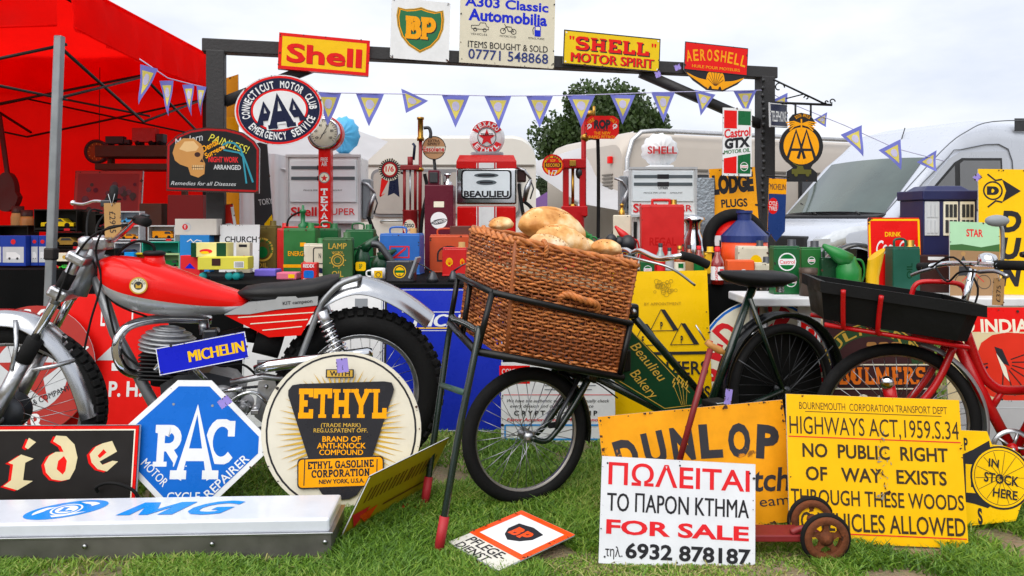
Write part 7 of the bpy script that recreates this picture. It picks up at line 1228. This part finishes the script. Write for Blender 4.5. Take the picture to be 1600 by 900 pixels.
bunting('bunting tail running down from the right post towards the van', [(1196, 141, 209), (1236, 162, 205), (1320, 196, 197), (1400, 232, 190), (1476, 252, 184)], [(1216, 152, 207, 34, 34, 26, 0), (1282, 181, 200, 26, 20, 28, 1), (1330, 203, 197, 38, 46, 24, 2), (1390, 226, 191, 40, 44, 26, 3), (1448, 244, 186, 38, 28, 30, 1.5)])

# ---------------------------------------------------------------- toys in the gazebo
def toy_car(par, w_, mat, z, y=0, kind=0):
    t = thing('toy_car', None, None); t.parent = par; t.location = (0, y, z); k = w_; prof = [(-.5, .06), (-.5, .17), (-.3, .19), (-.2, .3), (.14, .3), (.27, .19), (.5, .16), (.5, .06)] if not kind else [(-.5, .06), (-.5, .38), (.36, .38), (.46, .22), (.5, .2), (.5, .06)]
    b = MB(); b.prism([(p[0] * k, p[1] * k) for p in prof], -.17 * k, .17 * k, mat); b.build('car_body', t); b = MB(); b.prism([(p[0] * k, p[1] * k) for p in ([(-.19, .2), (-.15, .28), (.11, .28), (.2, .2)] if not kind else [(.1, .24), (.1, .35), (.34, .35), (.42, .24)])], -.175 * k, .175 * k, dark); b.build('windows', t)
    for sx in (-.3, .3): b = MB(); b.lathe([(0, -.19 * k), (.075 * k, -.19 * k), (.085 * k, -.17 * k), (.085 * k, .17 * k), (.075 * k, .19 * k), (0, .19 * k)], rubber, 12, (sx * k, 0, .085 * k), 'Y'); b.build('wheel', t)
def window_box(label, x0, x1, yt, yb, s, frame, carm, kind=0, group='boxed toy cars'):
    p = PX((x0 + x1) / 2, yb, s); t = thing('toy_car_box', label, 'toy box', p, 0, group); w_, h_ = (x1 - x0) / s, (yb - yt) / s; d = h_ * .8; b = MB(); b.box((0, 0, .006), (w_, d, .012), frame); b.box((0, d / 2, h_ / 2), (w_, .006, h_), frame); b.box((0, 0, h_ - .004), (w_, d, .008), frame)
    for sx in (-1, 1): b.box((sx * w_ / 2, 0, h_ / 2), (.006, d - .004, h_ - .002), frame)
    b.box((0, -d / 2 + .003, h_ * .1), (w_ - .008, .006, h_ * .16), frame); b.build('carton', t); toy_car(t, w_ * .78, carm, h_ * .16, 0, kind); c = Canvas(t, s, -d / 2 - .0005, None, w_ * .28, h_ * .1); c.rect(0, 0, 9, 3.4, redink, 'maker_mark'); c.done()
def plain_box(label, x0, x1, yt, yb, s, mat, fn=None, dep=.5, cat='box', name='toy_box'): return can(name, label, x0, x1, yt, yb, mat, cap=0, s=s, fn=fn, dep=dep, cat=cat, bev=.002, body='carton')
bkb = E('carton_black', '17140f', .4); s = 236
plain_box('black display riser under the boxed model cars', -30, 150, 388, 416, 226, bkb, cat='riser', name='display_riser', dep=.25)
window_box('display box with an open red model car', -4, 52, 352, 388, 227, bkb, E('model_red', 'd42a14', .2)); window_box('display box with a yellow model car topmost of its stack', 62, 127, 327, 362, 227, bkb, E('model_yellow', 'e8c81c', .2)); window_box('display box with a gold model car under the yellow one', 78, 138, 363, 389, 227, bkb, E('model_gold', 'a8843c', .25))
bxb = E('carton_blue', '1c3c9c', .5)
for lab, x0, x1 in (('blue blister pack at the picture edge beside the gazebo', -16, 6), ('widest blue blister pack with white model van', 8, 49), ('narrow blue blister pack next to the widest one', 50, 61), ('narrow blue blister pack nearest the gazebo leg', 62, 74)):
    plain_box(lab, x0, x1, 368, 415, 242, bxb, fn=lambda c, w, h: (c.rect(0, 6, w * .86, h * .52, lgrey, 'window_print'), c.poly([(-w * .28, 12), (-w * .28, 2), (w * .1, 2), (w * .28, 7), (w * .28, 12)], white, 'van_print'), c.disc(-w * .15, 12, min(4, w * .12), dark, 'van_print'), c.disc(w * .17, 12, min(4, w * .12), dark, 'van_print'), c.disc(0, -14, min(8, w * .5), redink, 'emblem')), cat='toy box')
plain_box('white card packet with gold crest by the gazebo leg', 90, 118, 395, 408, 246, cream, fn=lambda c, w, h: c.disc(0, 0, 6, gold), cat='packet'); plain_box('black model box standing beside the yellow car', 130, 153, 330, 389, 226, bkb, cat='toy box', fn=lambda c, w, h: c.rect(0, 18, 12, 4, redink)); plain_box('small cyan carton near the tank filler cap', 196, 212, 394, 412, 250, cyan, cat='toy box')
for lab, x, y, m in (('loose bright green toy car on the table edge', 103, 415, E('toy_lime', '3ac83a', .3)), ('loose red toy car by the blue packs', 84, 417, E('toy_scarlet', 'd42a2a', .3)), ('loose white toy car between packets', 122, 416, white)):
    t = thing('loose_toy_car', lab, 'toy', PX(x, y, 250)); t.location.z = .781; toy_car(t, .075, m, 0)
window_box('boxed silver model car behind the motorcycle fork', 140, 184, 388, 412, 244, bkb, E('model_silver', '9aa0a6', .25)); window_box('boxed cream model bus stacked behind the brake cable', 152, 186, 360, 387, 234, bkb, E('model_cream', 'd8ccaa', .3), 1); window_box('boxed maroon model car at the top of the cable stack', 154, 186, 334, 360, 234, bkb, E('model_maroon', '7a1c2a', .25)); window_box('boxed sky blue model car above the orange one', 188, 222, 330, 352, 236, lgrey, E('model_sky', '4aa0d8', .25))
can('toy_star', 'orange plastic starfish shaped toy on the blue packs', 12, 36, 377, 386, orange, cap=0, s=232, cat='toy')
window_box('small display box with an orange model car behind the handlebar', 186, 222, 352, 378, 236, lgrey, E('model_orange', 'e8941c', .2)); window_box('small display box with a blue model car behind the handlebar', 184, 224, 378, 403, 238, lgrey, E('model_navy', '23407a', .2)); window_box('display box with an orange model van', 236, 277, 352, 377, 238, lgrey, E('model_orange', 'e8941c', .2), 1); window_box('turquoise display box with a green model car', 229, 285, 377, 411, 238, E('carton_turquoise', '2fb09a', .5), E('model_green', '1f6a44', .2)); window_box('yellow edged box with a red and blue model car by the filler cap', 212, 250, 395, 419, 248, E('carton_yellow', 'd8c42c', .5), redink); window_box('pale green box with a dark green model truck', 252, 284, 396, 420, 248, E('carton_mint', 'a8c890', .5), green, 1)
sb = 252; plain_box('bright blue carton with white script under the white box', 286, 334, 367, 424, sb - 4, E('carton_sky', '2a86d0', .5), fn=lambda c, w, h: c.line([(-12, -18), (-6, -22), (-2, -17), (4, -21), (12, -19)], 1.4, white)); plain_box('long white carton with red and grey swirl mark', 278, 345, 342, 367, sb - 4, E('carton_white', 'd4d0c8', .6), fn=lambda c, w, h: (c.ring(-14, 0, 14, 2, lgrey), c.disc(-17, 0, 9, redink), c.text('97', -17, 0, 5, white)), dep=.35)
plain_box('cream and green carton with little car picture', 304, 360, 379, 401, 272, E('carton_cream', 'e0d890', .6), fn=lambda c, w, h: (c.rect(-w * .42, 0, w * .15, h, dgreen, 'end_panel'), c.rect(w * .36, 0, w * .27, h, dgreen, 'end_panel'), c.poly(ell(20, 7), redink, 'car_print', -4, 2), c.poly(ell(14, 4), yellow, 'car_print', -6, 4))); plain_box('long lemon carton with bar code and dark square', 316, 391, 401, 420, 278, E('carton_lemon', 'd8d04a', .6), fn=lambda c, w, h: (c.rect(-10, -2, 13, 11, brown, 'label'), c.rect(24, 2, 15, 10, white, 'label'), [c.rect(18.5 + k * 1.6, 2, .7, 8, ink, 'bar_code') for k in range(8)])); plain_box('small scarlet carton left of the lemon one', 285, 316, 399, 430, 271, redink, fn=lambda c, w, h: (c.poly([(-8, 4), (0, -4), (9, 5)], blue)))
tt = thing('toy_truck', 'turquoise wheeled toy truck under the lemon carton', 'toy', PX(345, 432, 278)); tt.location.z = .752; part(tt, 'chassis', lambda b: b.box((0, 0, .028), (.21, .07, .022), dark, .004))
for x in (-.085, .06, .1): part(tt, 'wheel', lambda b: b.lathe([(0, -.045), (.02, -.045), (.022, -.03), (.022, .03), (0, .045)], E('wheel_turquoise', '1f9a9a', .4), 16, (x, 0, .022), 'Y'))
plain_box('cream carton with orange leaping figure beside the gold can', 371, 393, 379, 426, 262, cancr, fn=lambda c, w, h: (c.poly([(-6, 4), (2, -4), (8, 2), (2, 6)], orange), c.rect(0, -h * .4, w * .6, 4, ink))); 
def f(c): c.text('CHURCH', 2, -14, 9, ink, w=50, bold=.02); c.disc(-26, -2, 2, ink)
Sign('street_sign', 'white CHURCH name plate behind the toy cartons', 374, 388, 250, rect(62, 74), white, 0, 4, 0, fn=f)
def f(c): 
    for i, ch in enumerate('PBE'): c.text(ch, -1, -16 + i * 18, 14, white, w=13, bold=.04)
    c.rect(8, 0, 4, 96, white)
Sign('narrow_sign', 'narrow red strip sign with white capitals leaning by the gantry post', 362, 372, 244, rect(20, 106), E('strip_red', 'c8281c', .4), 0, 0, -9, .006, fn=f)
def f(c): c.poly([(-10, 50), (8, 40), (-2, 5), (10, -10), (14, 20), (16, 60), (-12, 62)], yellow); c.text('TORY', 0, -30, 9, lgrey, w=22, rot=-8)
Sign('banner_board', 'tall dark banner board with yellow figure left of the fuel pump', 415, 345, 226, [(-20, -120), (2, -125), (22, 130), (-14, 130)], E('banner_grey', '34363a', .5), 0, 0, 0, .01, fn=f)
def f(c): c.rect(0, -30, 22, 30, amber); c.poly(ell(12, 24), pink, 'emblem', 0, 16)
Sign('banner_board', 'narrow amber banner board behind the left gantry post', 362, 228, 234, [(-12, -105), (10, -112), (14, 300), (-14, 300)], E('banner_amber', 'e0900f', .5), 0, 0, 0, .01, fn=f)
# back of the gazebo
shelf_m = M('stall_shelf', '4a2a1c', .7, var=.2); sf = thing('shelf_unit', 'brown wooden shelf unit against the gazebo back wall', 'shelf', (PX(222, 340, 195).x, PX(222, 340, 195).y, 0)); k = 195
part(sf, 'shelf', lambda b: b.box((0, 0, H + (340 - 238) / k), (.62, .26, .09), shelf_m, .004)); part(sf, 'shelf', lambda b: b.box((0, 0, H + (340 - 262) / k), (.62, .26, .05), shelf_m, .004))
for x in (-.3, .3): part(sf, 'upright', lambda b: b.box((x, .1, .8), (.04, .05, 1.6), shelf_m, .003))
def truck(label, x0, x1, yt, yb, s, m1, m2):
    p = PX((x0 + x1) / 2, yb, s); p.z = H + (340 - 238) / 195 + .047; t = thing('toy_truck', label, 'toy', p, 0, 'toy lorries on the shelf'); w_ = (x1 - x0) / s; h_ = (yb - yt) / s; part(t, 'cargo_box', lambda b: b.box((-w_ * .12, 0, h_ * .6), (w_ * .7, w_ * .3, h_ * .8), m1, .004)); part(t, 'cab', lambda b: b.box((w_ * .36, 0, h_ * .42), (w_ * .22, w_ * .28, h_ * .5), m2, .006))
    for x in (-.3, .1, .36): part(t, 'wheel', lambda b: b.cyl((x * w_, -w_ * .16, h_ * .14), (x * w_, w_ * .16, h_ * .14), h_ * .14, rubber, 12))
truck('red box lorry toy on the gazebo shelf', 208, 260, 204, 232, 196, E('toy_red', 'b0201c'), dark); truck('dark flatbed lorry toy on the gazebo shelf', 166, 206, 217, 232, 196, dark, dark)
ck = thing('wall_clock', 'round dark clock with amber face in the gazebo', 'clock', PX(152, 237, 190)); part(ck, 'rim', lambda b: b.lathe([(.0, .03), (.095, .03), (.1, -.02), (.08, -.025), (.078, -.01), (0, -.01)], dark, 30, axis='Y')); fc = part(ck, 'face', lambda b: b.lathe([(0, -.012), (.078, -.012)], E('clock_face', '8a4a1c', .5), 30, axis='Y')); c = Canvas(fc, 190, -.0125)
for q in range(12): a = R(q * 30); c.line([(11 * math.cos(a), 11 * math.sin(a)), (13.5 * math.cos(a), 13.5 * math.sin(a))], 1, gold, 'hour_marks')
c.line([(0, 0), (6, -6)], 1, gold, 'hands'); c.line([(0, 0), (-3, 9)], 1, gold, 'hands'); c.done(); part(ck, 'hanging_wire', lambda b: b.tube([(0, .03, .09), (0, .04, .7)], .003, dark, 5))
def f(c): c.frame(104, 66, 4, E('frame_red', 'a83a34', .5), 'frame'); c.rect(0, 2, 94, 56, E('print_plum', '5a2030', .6), 'picture'); [c.disc(random.uniform(-40, 40), random.uniform(0, 24), random.uniform(5, 10), random.choice((maroon, brown, pink)), 'picture') for _ in range(22)]
Sign('framed_picture', 'wide framed crowd picture leaning at the back of the gazebo', 167, 334, 203, rect(106, 136), E('picture_mount', '8a3030', .6), 0, 6, 0, .02, fn=lambda c: (c.frame(104, 134, 4, E('frame_red', 'a83a34', .5), 'frame'), [c.disc(random.uniform(-42, 42), random.uniform(-50, 50), random.uniform(5, 11), random.choice((maroon, brown, E('print_plum', '5a2030', .6))), 'picture') for _ in range(40)]), cat='picture')
gum = M('guitar_shade', '4a100c', .6)
gu = thing('guitar', 'dark red guitar shape hanging at the left edge of the gazebo', 'guitar', PX(12, 300, 205)); part(gu, 'guitar_body', lambda b: b.prism([(.10 * math.cos(R(a)) * (1 if math.sin(R(a)) < 0 else .75), .15 * math.sin(R(a))) for a in range(0, 360, 15)], -.03, .03, gum)); part(gu, 'neck', lambda b: b.box((-.03, 0, .34), (.03, .025, .5), gum, .004, (0, R(-8), 0)))
for lab, x, yt, m in (('brown storage jar on the left of the toy table', 28, 322, tan), ('amber jar beside the brown storage jar', 42, 328, wood)):
    p = PX(x, 384, 218); t = thing('jar', lab, 'jar', (p.x, p.y, .78)); hh = H - (yt - 340) / 218 - .78; part(t, 'body', lambda b: b.lathe([(0, 0), (.04, 0), (.045, hh * .8), (.035, hh * .9), (0, hh * .9)], m, 16)); part(t, 'lid', lambda b: b.lathe([(.04, hh * .88), (.04, hh), (0, hh)], brown, 16))
# red boxes at the back of the toy table
for lab, x0, x1, yt, yb, m in (('dull red tool box at the back of the toy table', 268, 322, 305, 408, E('dull_red', '7a1c1c', .5)), ('tall brown carton stacked behind the orange model van', 222, 258, 318, 408, shelf_m)): plain_box(lab, x0, x1, yt, yb, 212, m, dep=.5)

# ---------------------------------------------------------------- price tags
def tagcard(label, x, y, s, w_, h_, mat, text, roll=0, rot=-90, string=12, yaw=0):
    def f(c): c.text(text, 0, 3, min(w_, h_) * .36, ink, w=max(w_, h_) * .62 if len(text) > 2 else None, rot=rot, bold=0); c.disc(0, -h_ * .42, 2, dark, 'eyelet')
    t = Sign('price_tag', label, x, y, s, rect(w_, h_), mat, yaw, 0, roll, .0012, cat='tag', group='price tags', fn=f); k = 1 / s
    if string: b = MB(); b.tube([(-.2 * w_ * k, -.002, (h_ * .5 + string) * k), (0, -.003, h_ * .42 * k), (.2 * w_ * k, -.002, (h_ * .5 + string) * k)], .0012, lgrey, 4); b.build('string', t)
tagcard('brown card price tag hanging from the motorcycle handlebar', 176, 344, 392, 26, 54, tan, '£2995', -2, 90, 14); tagcard('brown card price tag hanging from the red bicycle handlebar', 1560, 456, 410, 18, 42, E('tag_tan', 'b08a5c', .8), '£375', 3, -90, 8)
for lab, x, y, s, w_, h_, r in (('lilac price tag on the top of the round sunburst sign', 535, 571, 425, 18, 22, -6), ('lilac price tag pinned to the blue eight-sided sign', 351, 628, 430, 20, 14, -35), ('lilac price tag on the bakery bicycle mudguard', 1138, 620, 400, 11, 24, 8), ('lilac price tag under the yellow motor spirit sign', 1028, 116, 222, 9, 10, -20), ('lilac price tag beside the red aviation oil sign', 1059, 105, 220, 10, 9, -20), ('lilac price tag at the corner of the tall yellow tyre board', 1527, 277, 322, 11, 9, -40), ('lilac price tag under the red white and green oil board', 1126, 276, 220, 5, 14, 0)): tagcard(lab, x, y, s, w_, h_, E('tag_lilac', '9a8ad8', .7), '£', r, 0, 0)
